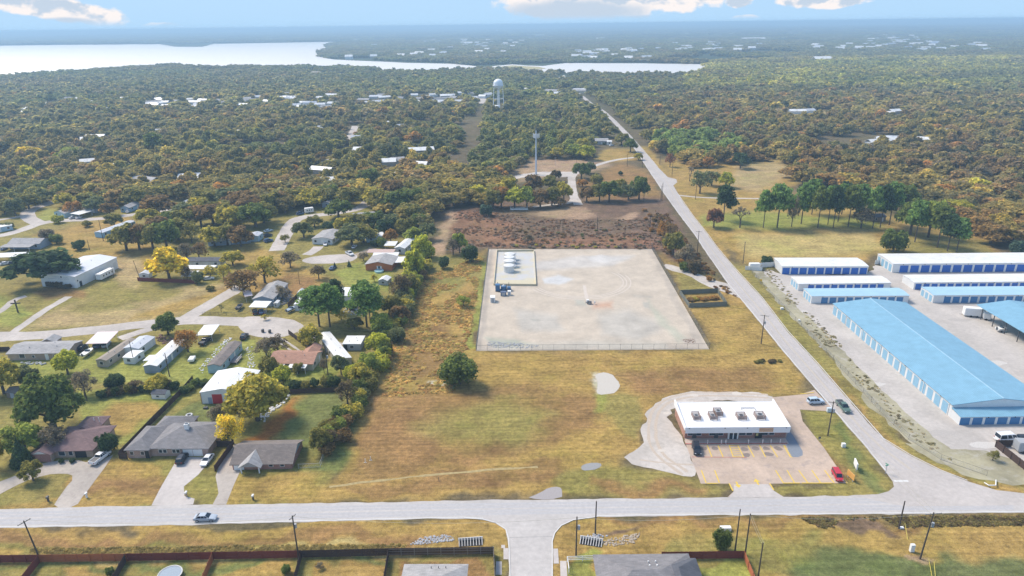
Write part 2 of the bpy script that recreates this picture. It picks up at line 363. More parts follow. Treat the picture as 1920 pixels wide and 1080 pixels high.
def ground_mat():
    mt, t, b = newmat('ground_vegetation')
    a = t.nodes.new('ShaderNodeAttribute'); a.attribute_name = 'Col'; c = a.outputs['Color']
    big = nnoise(t, .02, 4); mid = nnoise(t, .13, 5, rough=.65); sm = nnoise(t, .8, 4, rough=.7); fine = nnoise(t, 4.5, 2)
    c = nmix(t, nmap(t, big, .42, .66, 0, .8), c, nmix(t, 1.0, c, (.90, .98, .84), 'MULTIPLY'))
    c = nmix(t, nmap(t, mid, .50, .72, 0, .9), c, nmix(t, 1.0, c, (1.35, 1.30, 1.30), 'MULTIPLY'))
    c = nmix(t, nmap(t, mid, .50, .30, 0, .9), c, nmix(t, 1.0, c, (.66, .64, .66), 'MULTIPLY'))
    pat = nnoise(t, .045, 6, rough=.75); c = nmix(t, nmap(t, pat, .50, .62, 0, .55), c, nmix(t, 1.0, c, (.86, 1.0, .76), 'MULTIPLY'))
    c = nmul(t, c, nmap(t, sm, .28, .72, .60, 1.40))
    c = nmul(t, c, nmap(t, fine, .3, .7, .72, 1.28))
    # mown streaks, faint
    g = t.nodes.new('ShaderNodeNewGeometry'); mp = t.nodes.new('ShaderNodeMapping'); mp.inputs['Scale'].default_value = (.05, 1.1, 1); mp.inputs['Rotation'].default_value = (0, 0, .03)
    t.links.new(g.outputs['Position'], mp.inputs[0]); st = nnoise(t, 1.0, 3, mp.outputs[0]); c = nmul(t, c, nmap(t, st, .3, .7, .82, 1.18))
    t.links.new(c, b.inputs['Base Color']); b.inputs['Roughness'].default_value = .95; b.inputs['Specular IOR Level'].default_value = .1
    nbump(t, sm, .5, .35, b)
    return mt
GM = ground_mat()
rows = [-400, -200, -50, 30]
d = 60.
while d < 760: rows.append(d); d *= 1.0045
while d < 150000: rows.append(d); d *= 1.035
rows = np.array(rows); nc = 460; ts = np.linspace(-1, 1, nc)
YY = np.repeat(rows, nc); XX = np.tile(ts, len(rows))*(np.maximum(YY, 60)*1.02+40)
ZZ = np.zeros_like(XX)
px_, py_ = PXY(XX, YY)
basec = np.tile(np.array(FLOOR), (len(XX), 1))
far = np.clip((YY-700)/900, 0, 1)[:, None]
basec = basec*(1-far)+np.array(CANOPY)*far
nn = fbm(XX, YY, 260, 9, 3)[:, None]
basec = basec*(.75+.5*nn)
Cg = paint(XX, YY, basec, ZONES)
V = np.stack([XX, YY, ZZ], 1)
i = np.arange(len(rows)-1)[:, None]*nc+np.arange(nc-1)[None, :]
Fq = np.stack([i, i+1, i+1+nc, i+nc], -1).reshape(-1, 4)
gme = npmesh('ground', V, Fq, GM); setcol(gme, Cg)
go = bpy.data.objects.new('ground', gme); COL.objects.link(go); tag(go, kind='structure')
# ------------------------------------------------------------------ flat sheets: roads, drives, lots, water
def smoothpoly(pts, step=1.5, jit=0, seed=0, closed=True, js=3.):
    P = [Vector((p[0], p[1])) for p in pts]; out = []; n = len(P)
    for i in range(n if closed else n-1):
        a, b = P[i], P[(i+1) % n]; k = max(1, int((b-a).length/step))
        for j in range(k): out.append(a.lerp(b, j/k))
    if not closed: out.append(P[-1])
    if jit:
        A = np.array([(p.x, p.y) for p in out]); dx = (fbm(A[:, 0], A[:, 1], js, seed, 3)-.5)*2*jit; dy = (fbm(A[:, 0], A[:, 1], js, seed+50, 3)-.5)*2*jit
        out = [Vector((p.x+dx[i], p.y+dy[i])) for i, p in enumerate(out)]
    return out
def chaikin(pts, n=2, closed=False):
    for _ in range(n):
        q = []; m = len(pts)
        for i in range(m if closed else m-1):
            a, b = Vector(pts[i]), Vector(pts[(i+1) % m]); q += [a.lerp(b, .25), a.lerp(b, .75)]
        if not closed: q = [Vector(pts[0])]+q+[Vector(pts[-1])]
        pts = q
    return pts
def fill(name, P, z, mat, parent=None):
    bm = bmesh.new(); vs = [bm.verts.new((p.x, p.y, z)) for p in P]
    es = [bm.edges.new((vs[i], vs[(i+1) % len(vs)])) for i in range(len(vs))]
    bmesh.ops.triangle_fill(bm, use_beauty=True, edges=es, normal=(0, 0, 1))
    for f in bm.faces:
        if f.normal.z < 0: f.normal_flip()
    me = bpy.data.meshes.new(name); bm.to_mesh(me); bm.free(); me.materials.append(mat)
    o = bpy.data.objects.new(name, me); COL.objects.link(o)
    if parent is not None: o.parent = parent
    return o
def sheet(name, pxs, z, mat, jit=.0, seed=1, step=1.5, rnd=0, js=3.):
    P = [G(*p).xy for p in pxs]
    if rnd: P = chaikin(P, rnd, True)
    P = smoothpoly(P, step, jit, seed, True, js)
    return tag(fill(name, P, z, mat), kind='structure')
def ribbon(name, pxs, w, z, mat, jit=0, seed=1, step=2., rnd=2, kind='structure', js=3.):
    P = [G(*p[:2]).xy for p in pxs]; P = chaikin(P, rnd) if rnd else P
    P = smoothpoly(P, step, 0, 0, False)
    ws = w if isinstance(w, (list, tuple)) else None; n = len(P); Lf = []; Rt = []
    for i in range(n):
        d = (P[min(i+1, n-1)]-P[max(i-1, 0)]).normalized(); nrm = Vector((-d.y, d.x)); ww = w/2 if ws is None else np.interp(i/(n-1), np.linspace(0, 1, len(ws)), ws)/2
        Lf.append(P[i]+nrm*ww); Rt.append(P[i]-nrm*ww)
    if jit:
        for S_, sd_ in ((Lf, 3), (Rt, 9)):
            A = np.array([(p.x, p.y) for p in S_]); dx = (fbm(A[:, 0], A[:, 1], js, seed+sd_, 3)-.5)*2*jit; dy = (fbm(A[:, 0], A[:, 1], js, seed+sd_+50, 3)-.5)*2*jit
            for i in range(n): S_[i] = Vector((S_[i].x+dx[i], S_[i].y+dy[i]))
    Vv = [(p.x, p.y, z) for p in Lf]+[(p.x, p.y, z) for p in Rt]
    me = bpy.data.meshes.new(name); me.from_pydata(Vv, [], [(n+i, n+i+1, i+1, i) for i in range(n-1)]); me.materials.append(mat)
    o = bpy.data.objects.new(name, me); COL.objects.link(o)
    if kind: tag(o, kind=kind)
    return o
def road_mat(name, col, streak=.10, blot=.10, col2=None):
    mt, t, b = newmat(name)
    n1 = nnoise(t, .09, 4); n2 = nnoise(t, .9, 4); n3 = nnoise(t, 9, 2)
    c = nmul(t, col, nmap(t, n1, .3, .7, 1-blot, 1+blot)); c = nmul(t, c, nmap(t, n2, .3, .7, .91, 1.08)); c = nmul(t, c, nmap(t, n3, .3, .7, .93, 1.07))
    if col2: c = nmix(t, nmap(t, nnoise(t, .35, 5, rough=.7), .52, .68, 0, .8), c, col2)
    t.links.new(c, b.inputs['Base Color']); b.inputs['Roughness'].default_value = .9; b.inputs['Specular IOR Level'].default_value = .2
    return mt
ASPH = road_mat('worn_grey_asphalt', (.470, .438, .410)); CONC = road_mat('pale_concrete', (.50, .455, .42)); CHIP = road_mat('light_chip_seal_road', (.460, .418, .385))
GRV = road_mat('limestone_gravel', (.50, .45, .40), blot=.14, col2=(.38, .34, .29)); PINKC = road_mat('pinkish_stained_concrete', (.47, .365, .285), blot=.16, col2=(.34, .28, .25))
DRV = road_mat('stained_concrete_drive', (.43, .38, .33), blot=.18, col2=(.31, .27, .24)); PADM = None
LANE = road_mat('trailer_park_lane', (.48, .43, .385), blot=.16, col2=(.38, .34, .31))
# main road along the bottom with the side street
def lerp_edge(pts, x): return np.interp(x, [p[0] for p in pts], [p[1] for p in pts])
top = [(-900, 967), (0, 954.5), (320, 947), (640, 943), (960, 937), (1240, 934.5), (1520, 931), (1616, 928)]
bot = [(2600, 955), (1920, 961), (1520, 965.5), (1240, 967), (1120, 969), (1075, 975), (1052, 986), (1040, 1000), (1036, 1015), (1036, 1300), (956, 1300), (953, 1012), (948, 993), (930, 981), (905, 974), (870, 972), (640, 977), (320, 985), (0, 990), (-900, 1004)]
rtop = [(1616, 928), (1645, 927), (1665, 921), (1676, 912), (1674, 903), (1658, 882), (1620, 835), (1564, 771), (1529, 730), (1465, 655), (1437, 620), (1392, 565), (1365, 533), (1320, 468), (1302, 440), (1273, 402), (1245, 363), (1223, 330), (1190, 280), (1168, 250), (1146, 226), (1128, 209), (1105, 195), (1087, 180), (1072, 169),
        (1079, 169), (1094, 180), (1112, 195), (1135, 209), (1154, 226), (1177, 249), (1205, 280), (1233, 313), (1252, 332), (1268, 336), (1270, 342), (1262, 348), (1270, 363), (1297, 402), (1327, 440), (1341, 460), (1370, 495), (1427, 557), (1475, 620), (1533, 683), (1617, 780), (1654, 822), (1706, 854), (1762, 882), (1813, 902), (1869, 919), (1920, 925), (2600, 922)]
sheet('main_road', top+bot[:1]+bot[1:], .02, ASPH, .35, 3, 1.5)
sheet('county_road', [(1600, 929.5)]+rtop[1:]+[(2600, 940), (1700, 950)], .028, CHIP, .22, 5, 1.5)
LINEW = M('worn_white_paint', (.62, .61, .58), .8, .15, 3); LINEY = M('yellow_paint', (.68, .48, .07), .8, .15, 3); FADEY = M('faded_centre_line', (.47, .41, .33), .8, .12, 3)
def off(pts, d):
    P = [G(*p).xy for p in pts]; o = []
    for i in range(len(P)):
        t_ = (P[min(i+1, len(P)-1)]-P[max(i-1, 0)]).normalized(); o.append(P[i]+Vector((-t_.y, t_.x))*d)
    return o
def stripe(name, P, w, z, mat, parent=None):
    P = smoothpoly([(p.x, p.y) for p in P], 2, 0, 0, False); n = len(P); Vv = []
    for s_ in (1, -1):
        for i in range(n):
            t_ = (P[min(i+1, n-1)]-P[max(i-1, 0)]).normalized(); q = P[i]+Vector((-t_.y, t_.x))*w/2*s_; Vv.append((q.x, q.y, z))
    me = bpy.data.meshes.new(name); me.from_pydata(Vv, [], [(n+i, n+i+1, i+1, i) for i in range(n-1)]); me.materials.append(mat)
    o = bpy.data.objects.new(name, me); COL.objects.link(o)
    if parent is None: tag(o, kind='structure')
    else: o.parent = parent
    return o
le = rtop[5:22]; re_ = rtop[31:48]
stripe('road_edge_line', off(le, -.35), .22, .034, LINEW)
stripe('road_edge_line', off(rtop[26:33], .3), .25, .034, LINEW); stripe('road_edge_line', off(rtop[37:50], .35), .22, .034, LINEW)
stripe('road_edge_line', off([p for p in bot[13:]], -.4)[1:], .2, .034, LINEW); stripe('road_edge_line', off(bot[1:5], -.35), .2, .034, LINEW)
ctr = []
for y in (880, 840, 800, 760, 700, 640, 580, 520, 460, 400, 340, 290):
    l = np.interp(y, [p[1] for p in le[::-1]], [p[0] for p in le[::-1]]); r = np.interp(y, [p[1] for p in rtop[31:50]], [p[0] for p in rtop[31:50]]); ctr.append(((l+r)/2, y))
stripe('road_centre_line', off(ctr, 0), .4, .034, FADEY)
stripe('road_stop_line', [G(1676, 902).xy, G(1703, 902).xy], .7, .034, LINEW)
TRK = M('worn_wheel_track', (.425, .41, .405), .9, .1, .5)
for dd in (-2.6, -1.0, 1.0, 2.6): stripe('road_wheel_track', off(ctr, dd), .6, .031, M('chip_wheel_track', (.435, .40, .38), .9, .12, .4))
for (yy, cc) in ((.22, 0), (.38, 0), (.60, 0), (.76, 0)):
    stripe('road_wheel_track', [G(x, lerp_edge(top, x)*(1-yy)+lerp_edge([(-900, 1004), (0, 990), (320, 985), (640, 977), (870, 972), (1240, 967), (1920, 961)], x)*yy).xy for x in (-300, 0, 200, 400, 600, 800, 1000, 1200, 1400, 1600, 1900)], .8, .0245 if 1 else 0, M('worn_wheel_track', (.425, .41, .405), .9, .1, .5))
# trailer-park lanes
lane = lambda p, w, z=.02, s=1, **k: ribbon('lane', p, w, z, LANE, .5, s, **k)
lane([(-200, 632), (0, 631), (60, 630), (150, 622), (250, 610), (330, 602), (370, 600), (430, 602), (500, 605)], 7.5, s=2)
lane([(340, 604), (360, 590), (390, 573), (420, 556), (440, 545), (452, 535)], 6.5, .025, s=3)
sheet('turning_circle', [(445, 598), (480, 592), (530, 596), (560, 602), (572, 612), (560, 622), (530, 633), (490, 634), (450, 622)], .03, LANE, .6, 7, rnd=2)
lane([(-60, 445), (0, 443), (40, 432), (75, 418), (120, 413), (180, 411), (240, 404), (300, 396), (345, 388)], 7, s=4)
lane([(75, 420), (50, 408), (52, 395), (80, 385), (103, 377)], 7.5, .025, s=5)
lane([(-60, 418), (20, 410), (50, 403)], 4, .03, s=6)
lane([(518, 470), (535, 440), (545, 420), (560, 408), (600, 403), (640, 398), (672, 392), (690, 380), (697, 366)], 7.5, s=7)
sheet('turning_circle', [(562, 488), (590, 480), (630, 477), (668, 476), (672, 484), (655, 492), (610, 495), (575, 494)], .03, LANE, .5, 8, rnd=2)
lane([(0, 641), (40, 612), (90, 578), (130, 556)], 3.2, .022, s=9); lane([(-40, 598), (0, 587), (25, 562), (50, 555)], 3, .022, s=10)
lane([(225, 635), (262, 622), (300, 612), (330, 604)], 4.5, .026, s=11)
ribbon('wheel_track', [(512, 634), (535, 650), (560, 668)], .9, .022, GRV, .3, 12); ribbon('wheel_track', [(522, 632), (548, 648), (573, 666)], .9, .022, GRV, .3, 13)
ribbon('drive', [(565, 620), (585, 628), (620, 640), (640, 648)], 3, .022, GRV, .5, 14)
ribbon('drive', [(575, 478), (590, 470), (598, 462)], 5, .022, LANE, .3, 15); ribbon('drive', [(655, 482), (680, 475), (700, 465)], 5, .022, M('bare_earth', (.33, .26, .18), .95), .6, 16)
ribbon('drive', [(485, 590), (488, 583)], 4.5, .034, LANE, .2, 17)
ribbon('lane', [(668, 236), (660, 255), (650, 262)], 9, .02, LANE, .6, 18); ribbon('lane', [(600, 305), (640, 292), (655, 280)], 6, .02, LANE, .6, 19)
ribbon('lane', [(640, 310), (600, 318), (625, 300)], 5, .024, LANE, .6, 20)
sheet('turning_circle', [(720, 326), (735, 319), (750, 320), (752, 332), (738, 336), (724, 334)], .02, LANE, .6, 21, rnd=2)
ribbon('lane', [(905, 180), (903, 186), (898, 194)], 14, .02, LANE, 1, 22)
# house drives
sheet('house_drive', [(98, 952), (112, 930), (140, 893), (120, 888), (85, 890), (40, 905), (-60, 960), (-80, 940), (20, 893), (75, 880), (80, 866), (140, 862), (168, 868), (205, 857), (215, 850), (190, 885), (160, 925), (142, 952)], .024, DRV, .25, 31, rnd=1)
sheet('house_drive', [(284, 948), (297, 922), (318, 885), (332, 862), (345, 856), (385, 858), (392, 866), (372, 890), (345, 912), (346, 930), (365, 935), (362, 946)], .024, CONC, .05, 32)
sheet('house_drive', [(398, 947), (410, 925), (404, 893), (416, 860), (440, 832), (448, 835), (452, 880), (436, 915), (424, 946)], .024, DRV, .05, 33)
# lease roads by the mast and the gas pad
lr = lambda p, w, s, z=.02: ribbon('lease_road', p, w, z, GRV, .5, s)
lr([(1000, 388), (1040, 383), (1072, 380), (1075, 372)], 3.5, 40); lr([(1085, 384), (1076, 370), (1072, 345), (1072, 330), (1080, 322)], 5.5, 41, .024); lr([(1078, 326), (1110, 312), (1140, 303), (1165, 298), (1192, 295)], 4.5, 42, .028)
sheet('lease_road', [(975, 327), (1010, 322), (1045, 322), (1080, 322), (1076, 330), (1050, 333), (1010, 330), (970, 334), (940, 345), (950, 333)], .032, GRV, 1, 43, rnd=1)
sheet('lease_road', [(1243, 494), (1265, 498), (1300, 510), (1340, 526), (1368, 532), (1395, 562), (1385, 558), (1355, 546), (1320, 535), (1290, 515), (1250, 506)], .024, GRV, .3, 44, rnd=1)
lr([(1270, 366), (1320, 371), (1400, 372), (1450, 373), (1520, 372)], 2.6, 45)
sheet('lease_road', [(985, 937), (1010, 925), (1030, 915), (1050, 912), (1055, 920), (1052, 936)], .03, M('dark_gravel', (.34, .31, .30), .95), .4, 46, rnd=1)
ribbon('field_track', [(620, 912), (760, 895), (900, 882), (1010, 875)], .7, .02, M('bleached_grass_track', (.37, .285, .13), .95, .3, .4), .6, 47)
# storage yard
YARD = road_mat('storage_yard_gravel', (.465, .425, .385), blot=.13)
sheet('storage_yard', [(1408, 500), (1440, 505), (1465, 514), (1626, 514), (1640, 497), (1672, 500), (2400, 480), (2500, 900), (1920, 905), (1870, 890), (1800, 868), (1740, 835), (1710, 808), (1672, 768), (1640, 735), (1608, 700), (1575, 665), (1550, 640), (1522, 610), (1490, 575), (1460, 545), (1432, 520)], .02, YARD, 1.6, 50, 1.0, js=5.)
SCRUB = road_mat('weedy_gravel', (.33, .30, .20), blot=.3, col2=(.42, .39, .33))
ribbon('gravel_verge', [(1412, 497), (1452, 545), (1526, 620), (1602, 700), (1662, 765), (1716, 818), (1772, 856), (1840, 886), (1960, 900)], [5, 5, 5.5, 6, 6, 6.5, 8, 7, 6], .026, SCRUB, 1.6, 51)
sheet('gravel_verge', [(1700, 832), (1760, 840), (1850, 845), (1900, 860), (1950, 900), (1840, 892), (1760, 868)], .024, SCRUB, 1.2, 52, js=5.)
# gas pad
PADQ = [(917, 467), (1222, 467), (1330, 655), (893, 658)]
PZ = [((.42, .36, .29), 3, [(917, 468), (926, 468), (906, 652), (894, 656)]), ((.43, .37, .30), 3, [(895, 650), (1322, 646), (1330, 654), (893, 657)]), ((.43, .37, .30), 3, [(1212, 468), (1222, 468), (1330, 655), (1310, 652)]), ((.44, .40, .34), 9, [(1120, 590), (1180, 580), (1250, 610), (1200, 640), (1130, 630)]), ((.45, .41, .35), 8, [(960, 580), (1040, 590), (1060, 620), (980, 620)]), ((.50, .46, .41), 4, [(965, 500), (1000, 492), (1090, 480), (1190, 480), (1150, 500), (1000, 508)]), ((.55, .54, .52), 3, [(1015, 522), (1045, 516), (1075, 524), (1050, 534), (1020, 530)]),
      ((.55, .52, .48), 3, [(1100, 482), (1130, 478), (1165, 486), (1140, 494), (1110, 490)]), ((.50, .32, .22), 7, [(1110, 568), (1150, 566), (1150, 578), (1112, 578)]),
      ((.38, .38, .30), 5, [(912, 635), (960, 635), (1010, 648), (930, 652)]), ((.42, .40, .31), 6, [(1215, 560), (1250, 600), (1290, 640), (1270, 640), (1230, 600)]),
      ((.42, .37, .30), 3, [(1185, 553), (1225, 555), (1222, 559), (1190, 558)]), ((.36, .30, .25), 3, [(1275, 636), (1302, 634), (1305, 645), (1285, 644)]), ((.40, .37, .31), 3, [(1208, 566), (1220, 566), (1220, 578), (1210, 577)]),
      ((.35, .33, .28), 2, [(992, 598), (1008, 598), (1008, 601), (995, 602)]), ((.44, .40, .33), 8, [(930, 650), (1100, 640), (1250, 642), (1250, 655), (930, 656)]),
      ((.42, .40, .33), 4, [(1080, 560), (1098, 562), (1098, 572), (1080, 570)])]
def quadsheet(name, q, z, n1, n2, base, zones, mat):
    a, b, c, d_ = [G(*p).xy for p in q]; u = np.linspace(0, 1, n1); v = np.linspace(0, 1, n2); U, Vw = np.meshgrid(u, v)
    X = (a.x*(1-U)+b.x*U)*(1-Vw)+(d_.x*(1-U)+c.x*U)*Vw; Y = (a.y*(1-U)+b.y*U)*(1-Vw)+(d_.y*(1-U)+c.y*U)*Vw; X = X.ravel(); Y = Y.ravel()
    C = paint(X, Y, base, zones, .4); i = np.arange(n2-1)[:, None]*n1+np.arange(n1-1)[None, :]
    me = npmesh(name, np.stack([X, Y, np.full_like(X, z)], 1), np.stack([i, i+n1, i+1+n1, i+1], -1).reshape(-1, 4), mat)
    setcol(me, C); o = bpy.data.objects.new(name, me); COL.objects.link(o); return tag(o, kind='structure')
def attr_mat(name):
    mt, t, b = newmat(name); a = t.nodes.new('ShaderNodeAttribute'); a.attribute_name = 'Col'; c = a.outputs['Color']
    c = nmul(t, c, nmap(t, nnoise(t, .12, 6, rough=.7), .3, .7, .80, 1.16)); c = nmul(t, c, nmap(t, nnoise(t, 1.5, 4, rough=.7), .3, .7, .92, 1.08))
    t.links.new(c, b.inputs['Base Color']); b.inputs['Roughness'].default_value = .95; return mt
PADM = attr_mat('caliche_pad'); quadsheet('caliche_pad', PADQ, .02, 220, 260, np.array([(.50, .425, .335)]*(220*260)), PZ, PADM)
RUT = M('pale_tyre_rut', (.56, .49, .42), .95, .1, .6)
c0 = G(1085, 527)
for k, r in enumerate((17.5, 18.8, 20.4)):
    P_ = [Vector((c0.x+r*1.05*math.cos(a), c0.y+r*math.sin(a)*1.0)) for a in np.linspace(R(205), R(395-8*k), 40)]; stripe('tyre_rut', P_, .45, .03, RUT)
ribbon('tyre_rut', [(1096, 535), (1099, 552), (1103, 568)], 1.4, .034, RUT, .4, 64)
# shop forecourt and gravel loop
sheet('gravel_loop', [(1265, 740), (1290, 733), (1350, 733), (1415, 735), (1450, 742), (1452, 757), (1420, 752), (1300, 750), (1262, 768), (1252, 778), (1262, 800), (1285, 834), (1303, 882), (1300, 894), (1270, 886), (1225, 878), (1200, 874), (1165, 859), (1185, 850), (1205, 838), (1207, 805), (1214, 772), (1235, 750)], .024, GRV, 1.5, 70, rnd=1)
sheet('forecourt', [(1283, 826), (1473, 822), (1455, 760), (1300, 757), (1300, 752), (1448, 754), (1448, 745), (1500, 740), (1527, 731), (1566, 772), (1500, 768), (1505, 790), (1545, 840), (1590, 906), (1444, 907), (1452, 921), (1470, 932), (1364, 932), (1375, 922), (1368, 907), (1314, 907)], .034, PINKC, .0, 71)
sheet('forecourt_apron', [(1376, 908), (1440, 908), (1452, 921), (1469, 932.5), (1366, 933), (1376, 922)], .04, CONC, 0, 72)
sheet('delivery_strip', [(1472, 826), (1479, 806), (1488, 818), (1505, 846), (1505, 854), (1496, 857.5), (1485, 857), (1478, 845)], .042, M('dark_blue_grey_asphalt', (.20, .225, .26), .9), 0, 73)
def line(name, a, b, w, mat, z=.048, parent=None): return stripe(name, [G(*a).xy, G(*b).xy], w, z, mat, parent)
for x0, x1 in ((1326, 1335), (1346, 1356), (1402, 1414), (1424, 1435.5), (1444, 1458), (1367, 1375), (1383, 1394.5), (1469, 1482)):
    line('bay_line', (x0, 835), (x1, 857.5), .26, LINEY)
for x0, x1 in ((1315, 1324), (1340, 1349), (1454, 1469), (1475.5, 1490), (1497.5, 1515), (1522, 1539), (1546, 1564), (1571, 1588)):
    line('bay_line', (x0, 882), (x1, 906), .28, LINEY)
for k in range(6):
    f = k/5.; line('hatch_line', (1367+7.5*f, 836+20*f), (1384+5*f, 832+20*f+3), .16, LINEY, .052)
    line('hatch_line', (1469+13*f*.9, 835+20*f), (1474+13*f*.9, 838+20*f), .2, LINEY, .052)
line('hatch_line', (1375, 857.2), (1394.5, 857), .16, LINEY, .052); line('hatch_line', (1367, 835.2), (1383, 835), .16, LINEY, .052)
for a, b in (((1326, 907), (1346, 907)), ((1468, 906.5), (1500, 906.5)), ((1503, 906.5), (1560, 906.5)), ((1367, 907), (1374, 921)), ((1443, 907), (1451, 920)), ((1500, 739.5), (1526, 736.5))):
    o = line('painted_kerb', a, b, .3, LINEY, .13); 
line('red_kerb', (1285, 833), (1476, 832), .32, M('red_kerb_paint', (.42, .09, .07), .8), .16)
line('pink_edge_line', (1297, 857), (1400, 857.8), .15, M('red_kerb_paint', (.42, .09, .07), .8), .052)
OIL = M('oil_stain', (.22, .18, .16), .8)
for x, y in ((1319, 841), (1340, 841), (1396, 842), (1417, 841), (1437, 841), (1459, 841), (1399, 853), (1441, 852)):
    c0 = G(x, y); fill_ = smoothpoly([(c0.x+1.0*math.cos(a)*(.8+.4*random.Random(x).random()), c0.y+.85*math.sin(a)) for a in np.linspace(0, 6.28, 12)[:-1]], .4, .35, int(x), True, 1.); tag(fill('oil_stain', fill_, .046, OIL), kind='structure')
for x in (1381, 1420):
    a = G(x, 905); mb = MB(); s_ = 1 if x == 1420 else -1
    mb.face([(a.x-.2, a.y-.9, .05), (a.x+.2, a.y-.9, .05), (a.x+.2, a.y+.3, .05), (a.x-.2, a.y+.3, .05)]) if 1 else 0
    mb.face([(a.x-.75, a.y+(.3 if s_ > 0 else -.9), .054), (a.x+.75, a.y+(.3 if s_ > 0 else -.9), .054), (a.x, a.y+(1.5 if s_ > 0 else -2.0), .054)][::(1 if s_ > 0 else -1)])
    tag(mb.build('painted_arrow', LINEY), kind='structure')
# water: pale half-metallic base puts sun glint into the lake colour
mt, t, b = newmat('glint_lake_water'); b.inputs['Base Color'].default_value = (.86, .79, .69, 1); b.inputs['Metallic'].default_value = .5; b.inputs['Roughness'].default_value = .5; b.inputs['IOR'].default_value = 1.33; b.inputs['Specular IOR Level'].default_value = 1.0
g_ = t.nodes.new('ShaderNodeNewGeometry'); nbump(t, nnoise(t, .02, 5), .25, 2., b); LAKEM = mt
LAKE = [(-1200, 88), (0, 86), (100, 84.5), (300, 83), (330, 88), (380, 88), (400, 82.5), (600, 79), (680, 77.5), (625, 82), (612, 86), (618, 92), (600, 99), (605, 108), (625, 112), (760, 118), (850, 120), (880, 123), (905, 126), (960, 121), (985, 123), (1020, 124), (1060, 118.5), (1200, 119), (1330, 121), (1318, 130), (1290, 141), (1240, 142), (1180, 140), (1120, 139), (1090, 138), (1060, 137), (1020, 137), (960, 131), (900, 132), (850, 132), (790, 136), (740, 134), (690, 130), (640, 129), (520, 128), (420, 128), (360, 128), (320, 125), (280, 127), (220, 132), (120, 138), (0, 143), (-1200, 160)]
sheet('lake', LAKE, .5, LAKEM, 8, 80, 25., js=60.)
sheet('pond', [(1088, 874), (1102, 868), (1124, 867), (1128, 874), (1110, 882), (1092, 882)], .03, M('muddy_puddle', (.30, .29, .27), .25), .3, 81, rnd=1)
sheet('sandbar', [(925, 127), (960, 123), (1010, 126), (1025, 129), (1000, 131), (940, 130)], .8, M('pale_reed_bar', (.42, .36, .16), .95), 4, 82, 10., js=30.)
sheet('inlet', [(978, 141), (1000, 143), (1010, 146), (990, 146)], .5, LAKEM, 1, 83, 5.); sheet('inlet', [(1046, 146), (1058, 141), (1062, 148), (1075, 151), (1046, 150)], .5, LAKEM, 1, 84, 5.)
for (x, y, w, s_) in ((1420, 92, 80, 1), (1380, 94, 60, 2), (1240, 69, 26, 3), (1005, 68, 22, 4), (1412, 74, 34, 5), (1466, 118, 26, 6), (640, 103, 25, 7), (1100, 69, 36, 8), (1140, 96, 40, 9), (1880, 110, 40, 10), (1520, 72, 20, 11), (590, 139, 25, 12), (620, 142, 40, 13)):
    sheet('far_field', [(x-w/2, y), (x-w/4, y-.8), (x+w/3, y-1), (x+w/2, y), (x+w/4, y+1), (x-w/3, y+1)], 7.5 if y < 120 else 5, M('pale_field', (.42, .36, .27), .95), 10, 90+s_, 30., js=80.)

for k, (w_, pts) in enumerate(((.8, [(1440, 746), (1350, 741), (1280, 744), (1238, 762), (1226, 800), (1236, 850), (1290, 885)]), (.8, [(1440, 740), (1350, 736), (1270, 738), (1225, 762), (1214, 802), (1222, 850), (1280, 890)]), (.6, [(1200, 862), (1240, 868), (1300, 872)]))):
    ribbon('tyre_rut', pts, w_, .0295+.0012*k, M('sandy_rut', (.47, .39, .31), .95, .15, .8), .3, 90+k, rnd=3)
for x, y, w_ in ((1300, 741, 10), (1250, 775, 8), (1240, 845, 9), (1380, 738, 12)):
    c0 = G(x, y); tag(fill('pale_patch', smoothpoly([(c0.x+w_*.12*math.cos(a), c0.y+w_*.09*math.sin(a)) for a in np.linspace(0, 6.28, 12)[:-1]], .4, .5, int(x), True, 1.5), .036, M('pale_gravel_patch', (.56, .50, .43), .95)), kind='structure')

sheet('bare_spot', [(1117, 700), (1136, 697), (1152, 705), (1161, 718), (1158, 737), (1140, 740), (1125, 741), (1118, 730), (1120, 715)], .02, M('pale_bare_soil', (.50, .46, .40), .95, .12, 1), .8, 95, 1., rnd=1)
for k, (x, y, w_) in enumerate(((1500, 585, 9), (1560, 650, 12), (1640, 720, 10), (1760, 812, 14), (1850, 835, 12), (1800, 600, 12), (1860, 680, 14), (1700, 560, 6))):
    c0 = G(x, y); tag(fill('gravel_stain', smoothpoly([(c0.x+w_*.35*math.cos(a), c0.y+w_*.12*math.sin(a)) for a in np.linspace(0, 6.28, 14)[:-1]], .5, .9, 200+k, True, 2.5), .0235, M('darker_gravel_stain' if k % 2 else 'paler_gravel_patch', (.41, .375, .34) if k % 2 else (.53, .50, .46), .95, .12, 1)), kind='structure')
